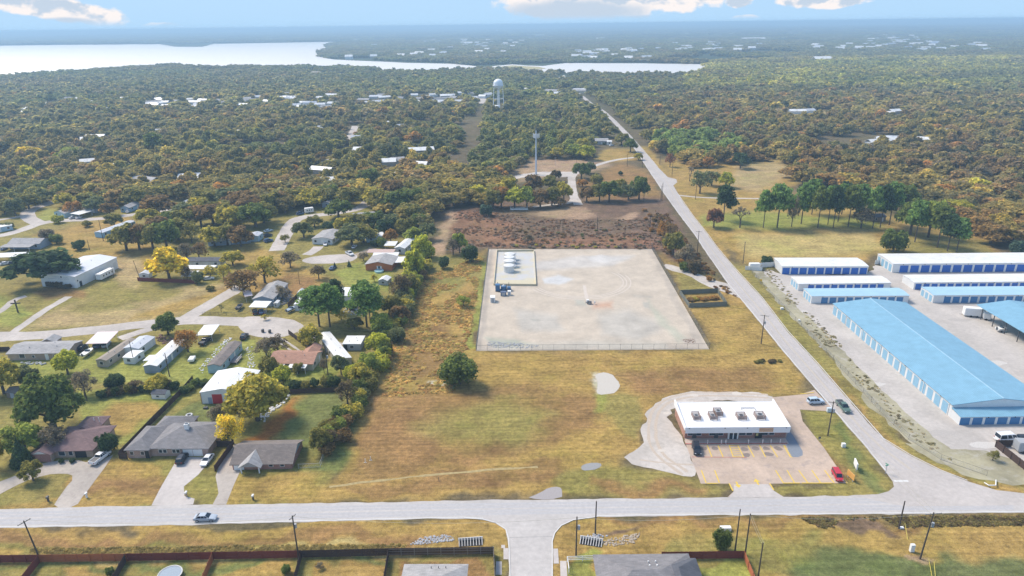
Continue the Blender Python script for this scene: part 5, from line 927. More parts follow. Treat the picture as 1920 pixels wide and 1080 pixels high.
BRK = {'pink': brickm('pink_brick', (.44, .27, .21), (.36, .21, .16)), 'red': brickm('red_brick', (.36, .12, .08), (.28, .09, .06)), 'tan': brickm('tan_brick', (.45, .31, .21), (.38, .25, .17)), 'rust': brickm('orange_brick', (.42, .17, .09), (.36, .13, .07))}
SH = {'grey': shingle('grey_shingles', (.22, .21, .21)), 'maroon': shingle('maroon_shingles', (.20, .13, .125)), 'brown': shingle('brown_grey_shingles', (.20, .17, .15)), 'tan': shingle('tan_shingles', (.40, .22, .15)), 'lgrey': shingle('light_grey_shingles', (.36, .35, .34)), 'dark': shingle('dark_shingles', (.10, .105, .12))}
def rectAB(A, B):
    a, b = G(*A), G(*B); d = b-a; return a, d.length, math.atan2(d.y, d.x)
def roof_gable(root, x0, x1, y0, y1, h, rise, axis, mat, over=.4, th=.14, name='roof'):
    mb = MB(); e = over
    if axis == 'x':
        ym = (y0+y1)/2; s_ = rise/((y1-y0)/2); za = h-s_*e+.05
        mb.slab([(x0-e, y0-e, za), (x1+e, y0-e, za), (x1+e, ym, h+rise+.05), (x0-e, ym, h+rise+.05)], th); mb.slab([(x0-e, ym, h+rise+.05), (x1+e, ym, h+rise+.05), (x1+e, y1+e, za), (x0-e, y1+e, za)], th)
    else:
        xm = (x0+x1)/2; s_ = rise/((x1-x0)/2); za = h-s_*e+.05
        mb.slab([(x0-e, y0-e, za), (xm, y0-e, h+rise+.05), (xm, y1+e, h+rise+.05), (x0-e, y1+e, za)], th); mb.slab([(xm, y0-e, h+rise+.05), (x1+e, y0-e, za), (x1+e, y1+e, za), (xm, y1+e, h+rise+.05)], th)
    return mb.build(name, mat, root)
def roof_hip(root, x0, x1, y0, y1, h, rise, mat, over=.5, name='roof', ends=(1, 1)):
    mb = MB(); e = over; x0 -= e; x1 += e; y0 -= e; y1 += e
    if x1-x0 >= y1-y0: r = (y1-y0)/2; ym = (y0+y1)/2; a, b = (x0+r*ends[0], ym, h+rise), (x1-r*ends[1], ym, h+rise); F4 = [[(x0, y0, h), (x1, y0, h), b, a], [(x1, y1, h), (x0, y1, h), a, b], [(x0, y1, h), (x0, y0, h), a], [(x1, y0, h), (x1, y1, h), b]]
    else: r = (x1-x0)/2; xm = (x0+x1)/2; a, b = (xm, y0+r*ends[0], h+rise), (xm, y1-r*ends[1], h+rise); F4 = [[(x0, y0, h), (x1, y0, h), a], [(x1, y0, h), (x1, y1, h), b, a], [(x1, y1, h), (x0, y1, h), b], [(x0, y1, h), (x0, y0, h), a, b]]
    for f in F4: mb.face(f)
    mb.box(x0, x1, y0, y1, h-.18, h-.002); return mb.build(name, mat, root)
def walls(root, x0, x1, y0, y1, h, mat, gable=None, rise=0, name='wall'):
    mb = MB(); mb.box(x0, x1, y0, y1, -.05, h)
    if gable == 'x':
        ym = (y0+y1)/2
        for x in (x0, x1-.12): mb.add([(x, y0, h), (x, y1, h), (x, ym, h+rise), (x+.12, y0, h), (x+.12, y1, h), (x+.12, ym, h+rise)], [(0, 2, 1), (3, 4, 5), (0, 3, 5, 2), (1, 2, 5, 4)])
    if gable == 'y':
        xm = (x0+x1)/2
        for y in (y0, y1-.12): mb.add([(x0, y, h), (x1, y, h), (xm, y, h+rise), (x0, y+.12, h), (x1, y+.12, h), (xm, y+.12, h+rise)], [(0, 1, 2), (3, 5, 4), (0, 2, 5, 3), (1, 4, 5, 2)])
    return mb.build(name, mat, root)
def facebox(mb, face, bx, u0, u1, z0, z1, p):
    x0, x1, y0, y1 = bx
    if face == 'f': mb.box(x0+u0, x0+u1, y0-p, y0+.02, z0, z1)
    elif face == 'b': mb.box(x0+u0, x0+u1, y1-.02, y1+p, z0, z1)
    elif face == 'l': mb.box(x0-p, x0+.02, y0+u0, y0+u1, z0, z1)
    else: mb.box(x1-.02, x1+p, y0+u0, y0+u1, z0, z1)
    return mb
def window(root, face, bx, u, z, w, h, frame=WHITE, name='window', glass=GLASS, sub='pane'):
    f = facebox(MB(), face, bx, u-w/2-.09, u+w/2+.09, z-.09, z+h+.09, .05).build(name, frame, root)
    facebox(MB(), face, bx, u-w/2, u+w/2, z, z+h, .075).build(sub, glass, f); return f
def door(root, face, bx, u, w, h, mat=WHITE, name='door', z=0.0):
    f = facebox(MB(), face, bx, u-w/2-.1, u+w/2+.1, z, z+h+.1, .04).build(name, mat, root); facebox(MB(), face, bx, u-w/2, u+w/2, z+.02, z+h, .065).build('panel', mat, f); return f
def house(name, label, A, B, depth, h=2.6, roof='x', rise=1.3, wall=None, roofm=None, wins='f', over=.35, cat='house', skirt=False, group=None, wn=None, back=0):
    a, Lx, rz = rectAB(A, B); root = thing(name, label, cat, a, rz, group); bx = (0, Lx, 0, depth); walls(root, *bx, h, wall, roof if roof in 'xy' else None, rise)
    if roof in ('x', 'y'): roof_gable(root, *bx, h, rise, roof, roofm, over)
    elif roof == 'h': roof_hip(root, *bx, h, rise, roofm, over+.1)
    elif roof == 'flat': MB().box(-over, Lx+over, -over, depth+over, h, h+.15).build('roof', roofm, root)
    for fc in wins:
        Ln = Lx if fc in 'fb' else depth; n = max(1, int(Ln/3.4)) if wn is None else wn
        for i in range(n):
            u = Ln*(i+.5)/n
            if i == n//2 and n > 1 and h > 1.9: door(root, fc, bx, u, .9, 2.05)
            else: window(root, fc, bx, u, h*.38, min(1.1, Ln*.3), h*.38)
    if h > 2.2 and Lx*depth > 30:
        for fx, fy in ((.3, .3), (.62, .7), (.75, .35)):
            zz = h+rise*(1-abs((fy if roof == 'x' else fx)*2-1)) if roof in 'xy' else h
            MB().tube((Lx*fx, depth*fy, zz-.1), (Lx*fx, depth*fy, zz+.45), .1, None, 6).build('vent_pipe', GREYM, root)
    return root, bx
def canopy(name, label, A, B, depth, h, roofm, rise=.25, cat='carport', posts=None, slope='f', over=.3, flat=True):
    a, Lx, rz = rectAB(A, B); root = thing(name, label, cat, a, rz); mb = MB()
    zf, zb = (h, h+rise) if slope == 'f' else (h+rise, h)
    mb.slab([(-over, -over, zf), (Lx+over, -over, zf), (Lx+over, depth+over, zb), (-over, depth+over, zb)], .12).build('roof', roofm, root)
    for x in (.1, Lx-.1):
        for y, z in ((.1, zf), (depth-.1, zb)): MB().box(x-.06, x+.06, y-.06, y+.06, 0, z-.13).build('post', TRIM, root)
    return root
# --- trailer park and left neighbourhood
r, bx = house('brick_bungalow', 'long tan brick bungalow with grey shingle roof beside the lower lane', (17, 676), (128, 674), 9, 2.5, 'x', 1.1, BRK['tan'], SH['lgrey'], '')
for u, w in ((4.6, 1.6), (8.2, .7), (15, .8)): window(r, 'f', bx, u, .9, w, 1.3 if w > 1 else .8)
door(r, 'f', bx, 12.5, .9, 2.0); walls(r, 5.5, 10, 8.8, 12.5, 2.5, BRK['tan'], 'y', 1.0); roof_gable(r, 5.5, 10, 8.8, 12.5, 2.5, 1.0, 'y', SH['lgrey'], .3)
canopy('carport', 'red edged white carport over two parked cars', (166, 657), (203, 656), 7.5, 2.6, M('faded_pink_white_roof', (.72, .60, .58), .7, .1, 1.5), .7)
house('mobile_home', 'narrow brown trailer home with weathered tan roof', (183, 688), (202, 689), 15.5, 2.5, 'y', .5, SID['tan'], M('weathered_tan_roof', (.30, .25, .20), .85, .15, 2), 'fr', .2)
r, bx = house('mobile_home', 'white walled trailer home with blue grey metal roof', (234, 666), (263, 667), 9, 2.6, 'y', .5, SID['white'], GRR, 'r', .2)
house('garden_annexe', 'small white annexe with near flat white roof before the grey metal roofed trailer', (233, 682), (253, 683), 5.2, 2.3, 'x', .25, SID['white'], WHR, 'fr', .15)
r, bx = house('mobile_home', 'blue grey trailer home with long white roof beside the orange tree', (272, 700), (297, 700), 18.5, 2.6, 'y', .5, SID['bluegrey'], WHR, 'r', .2); MB().slab([(-2.4, 4, 2.35), (.1, 4, 2.5), (.1, 8, 2.5), (-2.4, 8, 2.35)], .1).build('porch_roof', WHR, r); MB().box(-2.3, -2.2, 4.1, 4.2, 0, 2.3).build('post', TRIM, r)
r, bx = house('mobile_home', 'pale blue trailer home with dark brown roof and side deck', (391, 700), (416, 700), 16.8, 2.7, 'y', .55, SID['teal'], SH['brown'], 'r', .2)
d_ = MB().box(4.05, 6.6, 6, 10.5, .55, .7).build('deck', M('grey_decking', (.26, .23, .21), .9, .2, 3), r)
for x, y in ((6.5, 6.1), (6.5, 8.2), (6.5, 10.4)): MB().box(x-.05, x+.05, y-.05, y+.05, 0, 1.6).build('post', TRIM, r)
MB().box(6.45, 6.55, 6, 10.5, 1.45, 1.55).build('rail', TRIM, r)
r, bx = house('bungalow', 'cream walled bungalow with wide tan shingle roof below the turning circle', (508, 693), (587, 695), 8.5, 2.6, 'x', 1.5, SID['cream'], SH['tan'], 'r', .5)
walls(r, 8.0, 12.4, 8.3, 12.5, 2.6, SID['cream'], 'y', 1.1); roof_gable(r, 8.0, 12.4, 5.5, 12.5, 2.65, 1.1, 'y', SH['tan'], .35)
MB().slab([(6.6, -2.6, 2.2), (12.2, -2.6, 2.2), (12.2, -.3, 2.45), (6.6, -.3, 2.45)], .1).build('patio_roof', WHR, r); MB().slab([(2.2, -1.8, 2.1), (5, -1.8, 2.1), (5, -.3, 2.4), (2.2, -.3, 2.4)], .1).build('patio_roof', WHR, r)
for x in (6.8, 9.4, 12.0): MB().box(x-.07, x+.07, -2.5, -2.36, 0, 2.1).build('post', WHITE, r)
house('mobile_home', 'long white roofed trailer home lying diagonally behind the hedge', (636, 690), (660, 684), 23, 2.6, 'y', .35, SID['cream'], WHR, 'l', .15)
r, bx = house('shed', 'blue grey shed with flat white roof at the hedge', (644, 657), (677, 657), 6.2, 2.3, 'flat', 0, SID['grey'], WHR, 'f', .2, 'shed', wn=1); door(r, 'f', bx, .8, 1.0, 1.9, DARK)
r, bx = house('metal_workshop', 'white metal workshop with red roll door behind the big yellow tree', (379, 757), (462, 756), 13, 3.7, 'y', 1.1, WHW, WHR, '', .15, 'workshop')
door(r, 'f', bx, 4.6, 2.6, 2.9, M('red_door', (.50, .03, .04), .5, .08, 2), 'roll_door'); door(r, 'f', bx, 2.5, .9, 1.9, SID['bluegrey'])
for x in (0, bx[1]-.08): MB().box(x-.03, x+.11, -.06, -.005, 0, 3.7).build('corner_trim', M('dark_red_trim', (.2, .07, .06), .6), r)
r, bx = house('shed', 'small white barn shed with dark roof on the green lawn', (285, 748), (311, 749), 2.6, 1.7, 'x', .8, WHW, SH['dark'], '', .1, 'shed'); window(r, 'f', bx, bx[1]*.45, .7, .8, .5)
r, bx = house('shed', 'weathered grey shed under the trees at the left edge', (14, 746), (33, 747), 3.6, 1.9, 'x', .7, SID['brown'], SH['brown'], '', .2, 'shed'); door(r, 'f', bx, 1.8, 1.0, 1.6, SID['grey'])
# white church hall
r, bx = house('church_hall', 'large white metal church hall with faded lettering on its gable', (80, 537), (145, 540), 25.5, 5.0, 'y', 1.0, WHW, metal_mat('light_grey_white_roof', (.66, .67, .70)), '', .25, 'church hall')
door(r, 'r', bx, 2.4, 1.1, 2.1, DARK); window(r, 'r', bx, 1.0, 2.6, .5, .6, TRIM); door(r, 'r', bx, 21, .9, 2.0, TRIM); door(r, 'r', bx, 23.5, 1.8, 3.2, TRIM)
mb = MB(); rl = random.Random(3)
for z, x0, x1 in ((4.55, 6.0, 8.9), (4.55, 10.7, 13.0), (3.75, 3.6, 7.6), (3.75, 8.2, 10.2), (3.75, 10.8, 13.4)):
    x = x0
    while x < x1:
        w = .34; k = rl.randrange(4); mb.box(x, x+.07, -.04, -.005, z-.24, z+.24)
        if k != 1: mb.box(x+.075, x+w*.7, -.04, -.005, z+.17, z+.24)
        if k != 2: mb.box(x+.075, x+w*.7, -.038, -.005, z-.04, z+.03)
        if k > 1: mb.box(x+.075, x+w*.7, -.04, -.005, z-.24, z-.17)
        x += .46
mb.build('lettering', M('grey_lettering', (.38, .42, .46), .8), r); MB().lathe([(.35, -.02), (.35, .05)], 14).build('round_vent', DARK, r).matrix_local = Matrix.Translation((9.8, -.02, 4.6)) @ Matrix.Rotation(R(90), 4, 'X')
hedge([(88, 539), (133, 541)], 6, 2.6, 2.6, ['db'], 'twiggy shrub along the church hall gable', 'shrubs along the church hall gable', 1, .1)
r, bx = house('long_house', 'long grey house with a grey lean-to behind the live oak', (18, 467), (76, 467), 8.5, 2.9, 'x', 1.5, SID['bluegrey'], SH['lgrey'], 'f', .4)
MB().slab([(-1, -5, 2.5), (14, -5, 2.5), (14, -.45, 2.75), (-1, -.45, 2.75)], .12).build('lean_to_roof', SH['lgrey'], r)
for x in (-.8, 6, 13.5): MB().box(x, x+.15, -4.8, -4.65, 0, 2.35).build('post', TRIM, r)
canopy('carport', 'wide white carport in front of the long grey house', (-22, 494), (48, 491), 5.5, 2.8, WHR, .3)
house('mobile_home', 'sky blue trailer home with pale roof in the dry lot', (179, 445), (194, 446), 23, 2.7, 'y', .4, metal_mat('sky_blue_siding', (.30, .52, .68), .25, .7, .07, 2), GRR, 'r', .15)
house('mobile_home', 'pale blue trailer home at the left edge inside the lane bend', (-40, 443), (25, 431), 6, 2.7, 'x', .4, SID['teal'], WHR, 'f', .2)
r, bx = house('cottage', 'light blue cottage with grey roof beside the upper lane', (227, 398), (244, 398), 11, 2.8, 'y', 1.2, metal_mat('light_blue_siding', (.34, .50, .66), .25, .7, .07, 2), SH['lgrey'], 'fr', .4, wn=2)
house('cottage', 'teal white cottage half hidden by the orange tree', (103, 406), (122, 409), 9, 2.8, 'y', 1.1, SID['teal'], SH['lgrey'], 'f', .3); canopy('carport', 'white slanted carport beside the orange tree', (150, 411), (174, 404), 6, 2.7, WHR, .3)
house('cottage', 'grey roofed cottage behind the slanted carport', (158, 400), (182, 399), 8, 2.8, 'x', 1.2, SID['grey'], SH['lgrey'], 'f', .3)
house('cottage', 'pale blue cabin at the wood edge above the golden tree', (325, 396), (337, 396), 14, 2.7, 'y', .9, SID['bluegrey'], GRR, 'fr', .2); house('cottage', 'grey cottage beside the pale blue cabin', (378, 388), (394, 388), 8, 2.6, 'y', 1.1, SID['white'], SH['lgrey'], 'f', .3)
house('mobile_home', 'shaded pale blue trailer home under the yellowish oaks', (391, 462), (470, 456), 5, 2.7, 'x', .4, SID['bluegrey'], WHR, 'f', .5)
house('mobile_home', 'white trailer home with dark roof right of the golden tree', (345, 501), (414, 501), 5.5, 2.9, 'x', .8, SID['white'], SH['dark'], 'f', .25); canopy('carport', 'long white carport in front of the dark roofed trailer', (335, 514), (400, 514), 4, 2.5, WHR, .2)
canopy('carport', 'low white carport over the parked car beside the golden tree', (342, 527), (362, 527), 6, 2.3, WHR, .2)
house('camper_shed', 'small white garden store behind the red fence', (262, 522), (280, 522), 5, 2.0, 'y', .6, SID['white'], GRR, 'f', .1, 'shed', wn=1)
house('mobile_home', 'white trailer home end beside the row of parked cars', (465, 453), (485, 453), 6.5, 2.9, 'y', .6, SID['teal'], GRR, 'fr', .2)
house('mobile_home', 'white walled trailer home with weathered grey roof at the short drive', (586, 458), (624, 459), 15, 2.9, 'y', .9, SID['white'], SH['lgrey'], 'fr', .3)
house('mobile_home', 'blue grey trailer home with grey roof beneath the rounded oak', (604, 389), (622, 390), 15, 2.9, 'y', .9, SID['bluegrey'], SH['lgrey'], 'fr', .3)
house('mobile_home', 'trailer home with broad grey roof above the bushes', (662, 416), (704, 412), 8, 2.8, 'x', .9, SID['teal'], SH['lgrey'], 'fr', .3)
house('mobile_home', 'teal white trailer home half hidden behind grey green oaks', (688, 455), (720, 452), 7, 2.8, 'x', .7, SID['teal'], WHR, 'fr', .3)
house('mobile_home', 'white roofed trailer home with black window beside the yellow green tree', (741, 476), (759, 477), 20, 3.0, 'y', .8, SID['white'], WHR, 'fr', .3); canopy('porch', 'white porch roof left of the white roofed trailer', (722, 470), (741, 470), 6, 2.6, WHR, .2, 'porch')
r, bx = house('cottage', 'orange walled cottage with grey gable roof', (686, 507), (735, 508), 11.5, 2.9, 'y', 1.3, SID['orange'], SH['lgrey'], '', .4)
window(r, 'f', bx, bx[1]*.52, 1.0, .9, 1.1); [facebox(MB(), 'f', bx, bx[1]*.52+s_*.85-.2, bx[1]*.52+s_*.85+.2, .9, 2.2, .05).build('shutter', WHITE, r) for s_ in (-1, 1)]
canopy('carport', 'white flat carport right of the orange cottage', (737, 503), (762, 502), 7, 2.7, WHR, .2); canopy('carport', 'long pinkish roof strip behind the orange cottage', (690, 484), (738, 484), 4, 2.8, M('rusty_pink_roof', (.50, .36, .31), .8, .15, 1.5), .2); canopy('porch', 'white flat roof between orange cottage and pink strip', (700, 490), (746, 489), 4, 2.6, WHR, .2, 'porch')
house('shed', 'white gabled shed on the lawn beside the orange cottage', (710, 534), (727, 535), 4.5, 2.0, 'y', .8, SID['grey'], WHR, 'f', .15, 'shed', wn=1)
r, bx = house('cottage', 'blue grey cottage with mottled grey roof above the turning circle', (476, 574), (513, 574), 17, 3.0, 'y', 1.2, SID['bluegrey'], SH['lgrey'], 'fr', .3); canopy('carport', 'white carport before the mottled roofed cottage', (470, 587), (500, 588), 4.5, 2.6, WHR, .5); canopy('porch', 'pale pinkish awning left of the mottled roofed cottage', (462, 567), (474, 565), 6, 2.6, M('faded_pink_white_roof', (.72, .60, .58), .7), .2, 'porch')
house('shed', 'little white shed right of the mottled roofed cottage', (514, 577), (521, 577), 3, 1.8, 'y', .3, SID['white'], WHR, 'f', .1, 'shed', wn=1)
house('mobile_home', 'white roofed trailer home hidden behind the pine pair', (553, 583), (572, 583), 14, 2.7, 'y', .4, SID['white'], WHR, 'f', .2); house('mobile_home', 'white trailer home seen between the pines', (634, 566), (668, 566), 9, 2.6, 'x', .5, SID['white'], WHR, 'f', .2)
canopy('carport', 'white carport beside the long pale trailer and lane', (372, 641), (399, 640), 7.5, 2.6, WHR, .3)
house('shed', 'little white store beside the big shade oak and fences', (558, 560), (566, 560), 4, 2.4, 'y', .6, SID['white'], WHR, 'f', .1, 'shed', wn=1)
house('lodge', 'dark timber cabin half hidden among the pines', (1636, 416), (1660, 415), 6, 2.6, 'x', 1.0, SID['brown'], SH['dark'], 'f', .3, wn=2); house('cottage', 'grey roofed cottage in the clearing beside the county road', (1116, 271), (1140, 271), 10, 3.2, 'x', 1.6, SID['grey'], SH['lgrey'], 'f', .4); house('shed', 'white shed right of the clearing cottage', (1138, 272), (1147, 272), 5, 3.0, 'x', .8, SID['white'], WHR, 'f', .2, 'shed', wn=1)
# brick houses on the main road
r, bx = house('brick_house', 'brick house with maroon hip roof behind the horseshoe drive', (88, 859), (176, 857), 10.5, 2.3, 'h', 2.0, BRK['tan'], SH['maroon'], '', .45)
walls(r, -2.6, 2.3, -1.6, 6, 2.3, BRK['tan'], 'y', 1.1); roof_gable(r, -2.6, 2.3, -1.6, 6, 2.3, 1.1, 'y', SH['maroon'], .4); MB().add([(-2.6, -1.64, 2.3), (2.3, -1.64, 2.3), (-.15, -1.64, 3.36), (-2.6, -1.6, 2.3), (2.3, -1.6, 2.3), (-.15, -1.6, 3.36)], [(0, 1, 2), (3, 5, 4), (0, 2, 5, 3), (1, 4, 5, 2), (0, 3, 4, 1)]).build('gable_board', WHITE, r); g_ = (-2.6, 2.3, -1.6, 6)
door(r, 'f', g_, 2.45, 4.3, 2.0, BRK['red'], 'garage_door')
window(r, 'f', bx, 4.0, .7, 1.5, 1.2); window(r, 'f', bx, 6.2, .7, .9, 1.2); door(r, 'f', bx, 8.6, 2.6, 1.9, DARK, 'entry_recess'); walls(r, 2.2, 7.8, 10.3, 15.5, 2.3, BRK['tan']); roof_hip(r, 2.2, 7.8, 8.5, 15.5, 2.36, 1.4, SH['maroon'], .4, ends=(0, 1))
for x in (6, 7.3): MB().tube((x, 12, 2.8), (x, 12, 4.1), .08).build('vent_pipe', WHITE, r)
r, bx = house('brick_house', 'largest pink brick house with grey hip roof and white chimney', (284, 855), (392, 855), 11.5, 2.5, 'h', 2.4, BRK['pink'], SH['grey'], '', .45)
w_ = (-5.4, .1, -.9, 9.5); walls(r, *w_, 2.5, BRK['pink']); roof_hip(r, -5.4, .1, -.9, 9.5, 2.56, 1.6, SH['grey'], .45); window(r, 'f', w_, 1.2, 1.0, .8, .9); window(r, 'f', w_, 3.9, 1.0, .8, .9); door(r, 'f', w_, 5.0, .8, 2.0, DARK)
for u in (2.6, 3.7, 6.0, 7.0): window(r, 'f', bx, u, 1.0, .8, .9)
for u in (9.4, 11.9): door(r, 'f', bx, u, 2.2, 2.1, WHITE, 'garage_door')
walls(r, -3, 5.5, 11.3, 14.5, 2.5, BRK['pink']); roof_hip(r, -3, 5.5, 9.5, 14.5, 2.56, 1.5, SH['grey'], .4)
c_ = MB().box(6.9, 8.0, 4.9, 5.8, 3.5, 6.0).build('chimney', WHITE, r); MB().box(7.1, 7.35, 5.2, 5.5, 6, 6.35).build('flue', GREYM, c_); MB().box(7.55, 7.8, 5.2, 5.5, 6, 6.35).build('flue', GREYM, c_)
r, bx = house('brick_house', 'smaller red brick house with a gabled porch and white garage door', (437, 881), (548, 879), 9.5, 1.9, 'x', 2.1, BRK['red'], SH['brown'], '', .5)
walls(r, 2.3, 7.3, -1.4, 1.0, 1.9, BRK['red']) if 0 else None
roof_gable(r, 2.4, 7.2, -1.7, 3.6, 1.95, 1.5, 'y', SH['lgrey'], .35); MB().add([(2.4, -1.74, 1.9), (7.2, -1.74, 1.9), (4.8, -1.74, 3.3), (2.4, -1.68, 1.9), (7.2, -1.68, 1.9), (4.8, -1.68, 3.3)], [(0, 1, 2), (3, 5, 4), (0, 2, 5, 3), (1, 4, 5, 2), (0, 3, 4, 1)]).build('gable_board', M('grey_board', (.35, .34, .33), .8), r)
for x in (2.6, 6.9): MB().box(x-.12, x+.12, -1.6, -1.36, 0, 1.9).build('porch_post', WHITE, r)
door(r, 'f', bx, 1.5, 2.2, 1.7, WHITE, 'garage_door'); door(r, 'f', bx, 4.9, 3.4, 1.7, BRK['rust'], 'porch_wall'); window(r, 'f', bx, 9.3, .8, .9, .7); window(r, 'f', bx, 12.0, .8, .9, .7)
MB().add([(bx[1]+.06, 0, 1.95), (bx[1]+.06, 9.5, 1.95), (bx[1]+.06, 4.75, 3.95), (bx[1]+.02, 0, 1.95), (bx[1]+.02, 9.5, 1.95), (bx[1]+.02, 4.75, 3.95)], [(0, 1, 2), (3, 5, 4), (0, 2, 5, 3), (1, 4, 5, 2)]).build('gable_board', SID['blue'], r)
MB().box(.2, 1.2, .5, 1.4, 0, 0.1) if 0 else None
# houses cut by the bottom edge
def botroof(name, label, A, B, y1, h, mat, wall):
    a, Lx, rz = rectAB(A, B); root = thing(name, label, 'house', a, rz); walls(root, 0, Lx, 0, y1, h, wall); return root, Lx
r, Lx = botroof('brick_house', 'grey hip roofed house cut by the bottom edge right of the side street', (1123, 1108), (1300, 1106), 6.2, 2.6, None, SID['cream']); roof_hip(r, 0, Lx, -6, 6.2, 2.6, 2.3, SH['grey'], .5); roof_hip(r, Lx-7, Lx+1.2, -6, 5, 2.64, 2.0, SH['dark'], .4)
for x in (9.6, 11.0): MB().tube((x, 3.0, 3), (x, 3.0, 4.3), .12).build('roof_vent', WHITE, r); MB().tube((x, 1.6, 3), (x, 1.6, 4.6), .15).build('roof_vent', WHITE, r)
r, Lx = botroof('brick_house', 'light grey hip roof at the bottom edge left of the side street', (755, 1122), (870, 1122), 5.5, 2.6, None, BRK['tan']); roof_hip(r, 0, Lx, -6, 5.5, 2.6, 2.0, SH['lgrey'], .5)
for x in (5, 6.4, 7.8): MB().tube((x, 4.3, 2.8), (x, 4.3, 3.6), .08).build('roof_vent', DKM, r)
# far houses
PR = []
for k, (wm, rm) in enumerate(((SID['white'], WHR), (SID['cream'], SH['lgrey']), (SID['white'], GRR), (SID['tan'], WHR))):
    def mk(k=k, wm=wm, rm=rm):
        me1 = MB(); me1.box(-.5, .5, -.5, .5, 0, .62); a_ = me1.mesh('wall', wm); me2 = MB(); me2.slab([(-.54, -.56, .6), (.54, -.56, .6), (.54, 0, 1), (-.54, 0, 1)], .04); me2.slab([(-.54, 0, 1), (.54, 0, 1), (.54, .56, .6), (-.54, .56, .6)], .04); return a_, me2.mesh('roof', rm)
    PR.append(mk())
ADJ = ['white', 'cream', 'white', 'tan']; RJ = ['white', 'grey', 'galvanised', 'white']
def farhouse(x, y, w, d_, hh, k, where, grp, rz=None, z=0):
    t_ = thing('distant_house', '%s%s walled house with %s roof %s' % ('small ' if w < 13 else 'long ' if w > 18 and w < 22 else '', ADJ[k], RJ[k], where or near_lm(x, y)), 'house', G(x, y)+Vector((0, 0, z)), rngH.uniform(-.5, .5) if rz is None else rz, grp); t_.scale = (w, d_, hh)
    for nm, me in zip(('wall', 'roof'), PR[k]): o = bpy.data.objects.new(nm, me); COL.objects.link(o); o.parent = t_
for (x, y, w, d_, k, k2) in HOUSES: farhouse(x, y, w*1.15, d_, 5.2, k, None, 'houses scattered in the woods')
for (x0, x1, y0, y1, n) in ((1080, 1230, 96, 116, 26), (880, 980, 76, 104, 16), (1230, 1440, 84, 100, 18), (1600, 1760, 68, 84, 20), (1500, 1860, 84, 102, 34), (640, 880, 66, 112, 18), (980, 1300, 58, 76, 12), (1300, 1920, 42, 66, 14), (0, 600, 62, 78, 8)):
    for _ in range(n): farhouse(rngH.uniform(x0, x1), rngH.uniform(y0, y1), rngH.uniform(18, 34), rngH.uniform(12, 16), 15, rngH.choice((0, 0, 2, 3)), 'in the hazy suburbs beyond the lake', 'hazy suburb houses beyond the lake')
for (x, y, w) in ((1010, 69, 90), (1412, 76, 120), (1240, 69, 90), (875, 84, 60), (1540, 118, 40), (870, 78, 40)): farhouse(x, y, w, 25, 16, 0, 'standing large in the far hazy suburbs', 'large hazy sheds beyond the lake', 0)
# --- storage yard
BD1 = metal_mat('royal_blue_roll_door', (.012, .13, .50), .3, .4, .03, 2); BD2 = metal_mat('steel_blue_roll_door', (.05, .20, .42), .3, .4, .03, 2); LITBD = metal_mat('sunlit_blue_roll_door', (.24, .44, .58), .3, .4, .03, 2)  # side doors get a lighter blue that imitates sunlight on the door paint
def rolldoor(root, face, bx, u, w, h, mat):
    o = facebox(MB(), face, bx, u-w/2, u+w/2, .02, h, .05).build('roll_door', mat, root); return o
def storage(label, A, B, depth, h, rise, roofm, dmat, nd, u0, sp, dw, side=0, smat=None, L_=None):
    a, Lx, rz = rectAB(A, B); Lx = L_ or Lx; root = thing('storage_building', label, 'storage building', a, rz); bx = (0, Lx, 0, depth)
    walls(root, *bx, h, WHW, 'x', rise); roof_gable(root, *bx, h, rise, 'x', roofm, .15, .12)
    MB().box(-.02, Lx+.02, -.2, -.04, h-.18, h).build('gutter', TRIM, root)
    for i in range(nd):
        if u0+sp*i+dw/2 < Lx-.2: rolldoor(root, 'f', bx, u0+sp*i, dw, h*.80, dmat)
    for i in range(side): rolldoor(root, 'l', bx, (i+.5)*(depth-.6)/side+.4, (depth/side)*.62, h*.8, smat or dmat)
    for i in range(int(Lx/9)): MB().box(4+i*9, 4.25+i*9, -.32, -.2, h-.45, h-.2).build('wall_lamp', DKM, root)
    return root
storage('white roofed storage shed with ten royal blue doors nearest the county road', (1465, 514), (1626, 514), 11.3, 3.5, .35, WHR, BD1, 10, 1.75, 3.56, 2.9)
storage('low white roofed storage shed in the second row with small blue doors', (1496, 545), (1668, 543), 8, 2.9, .3, WHR, BD1, 10, 5.0, 3.05, 2.3, 3, LITBD)
storage('pale blue roofed storage shed in the third row', (1520, 569), (1702, 568), 8, 3.0, .35, PBR, BD2, 10, 5.0, 3.12, 2.4, 3, LITBD)
storage('longest white roofed storage shed with royal blue doors at the back right', (1672, 511), (1920, 509), 13.5, 3.9, .35, WHR, BD1, 15, 4.8, 4.45, 3.5, 4, LITBD, 66)
storage('second row white roofed storage shed at the right edge', (1712, 543), (1920, 541), 8.6, 3.0, .3, WHR, BD1, 22, 1.8, 3.15, 2.3, 0, None, 76)
rr_ = storage('pale blue roofed storage shed in three joined lengths at the right', (1748, 568), (1920, 567), 8.8, 3.1, .35, PBR, BD2, 20, 5.3, 3.3, 2.5, 3, LITBD, 76)
for x in (17, 33, 52): MB().box(x, x+.1, -.3, 9, 3.0, 3.6).build('roof_joint', DKM, rr_) if 0 else MB().box(x, x+.15, -.24, -.02, 0, 3.1).build('downpipe', WHITE, rr_)
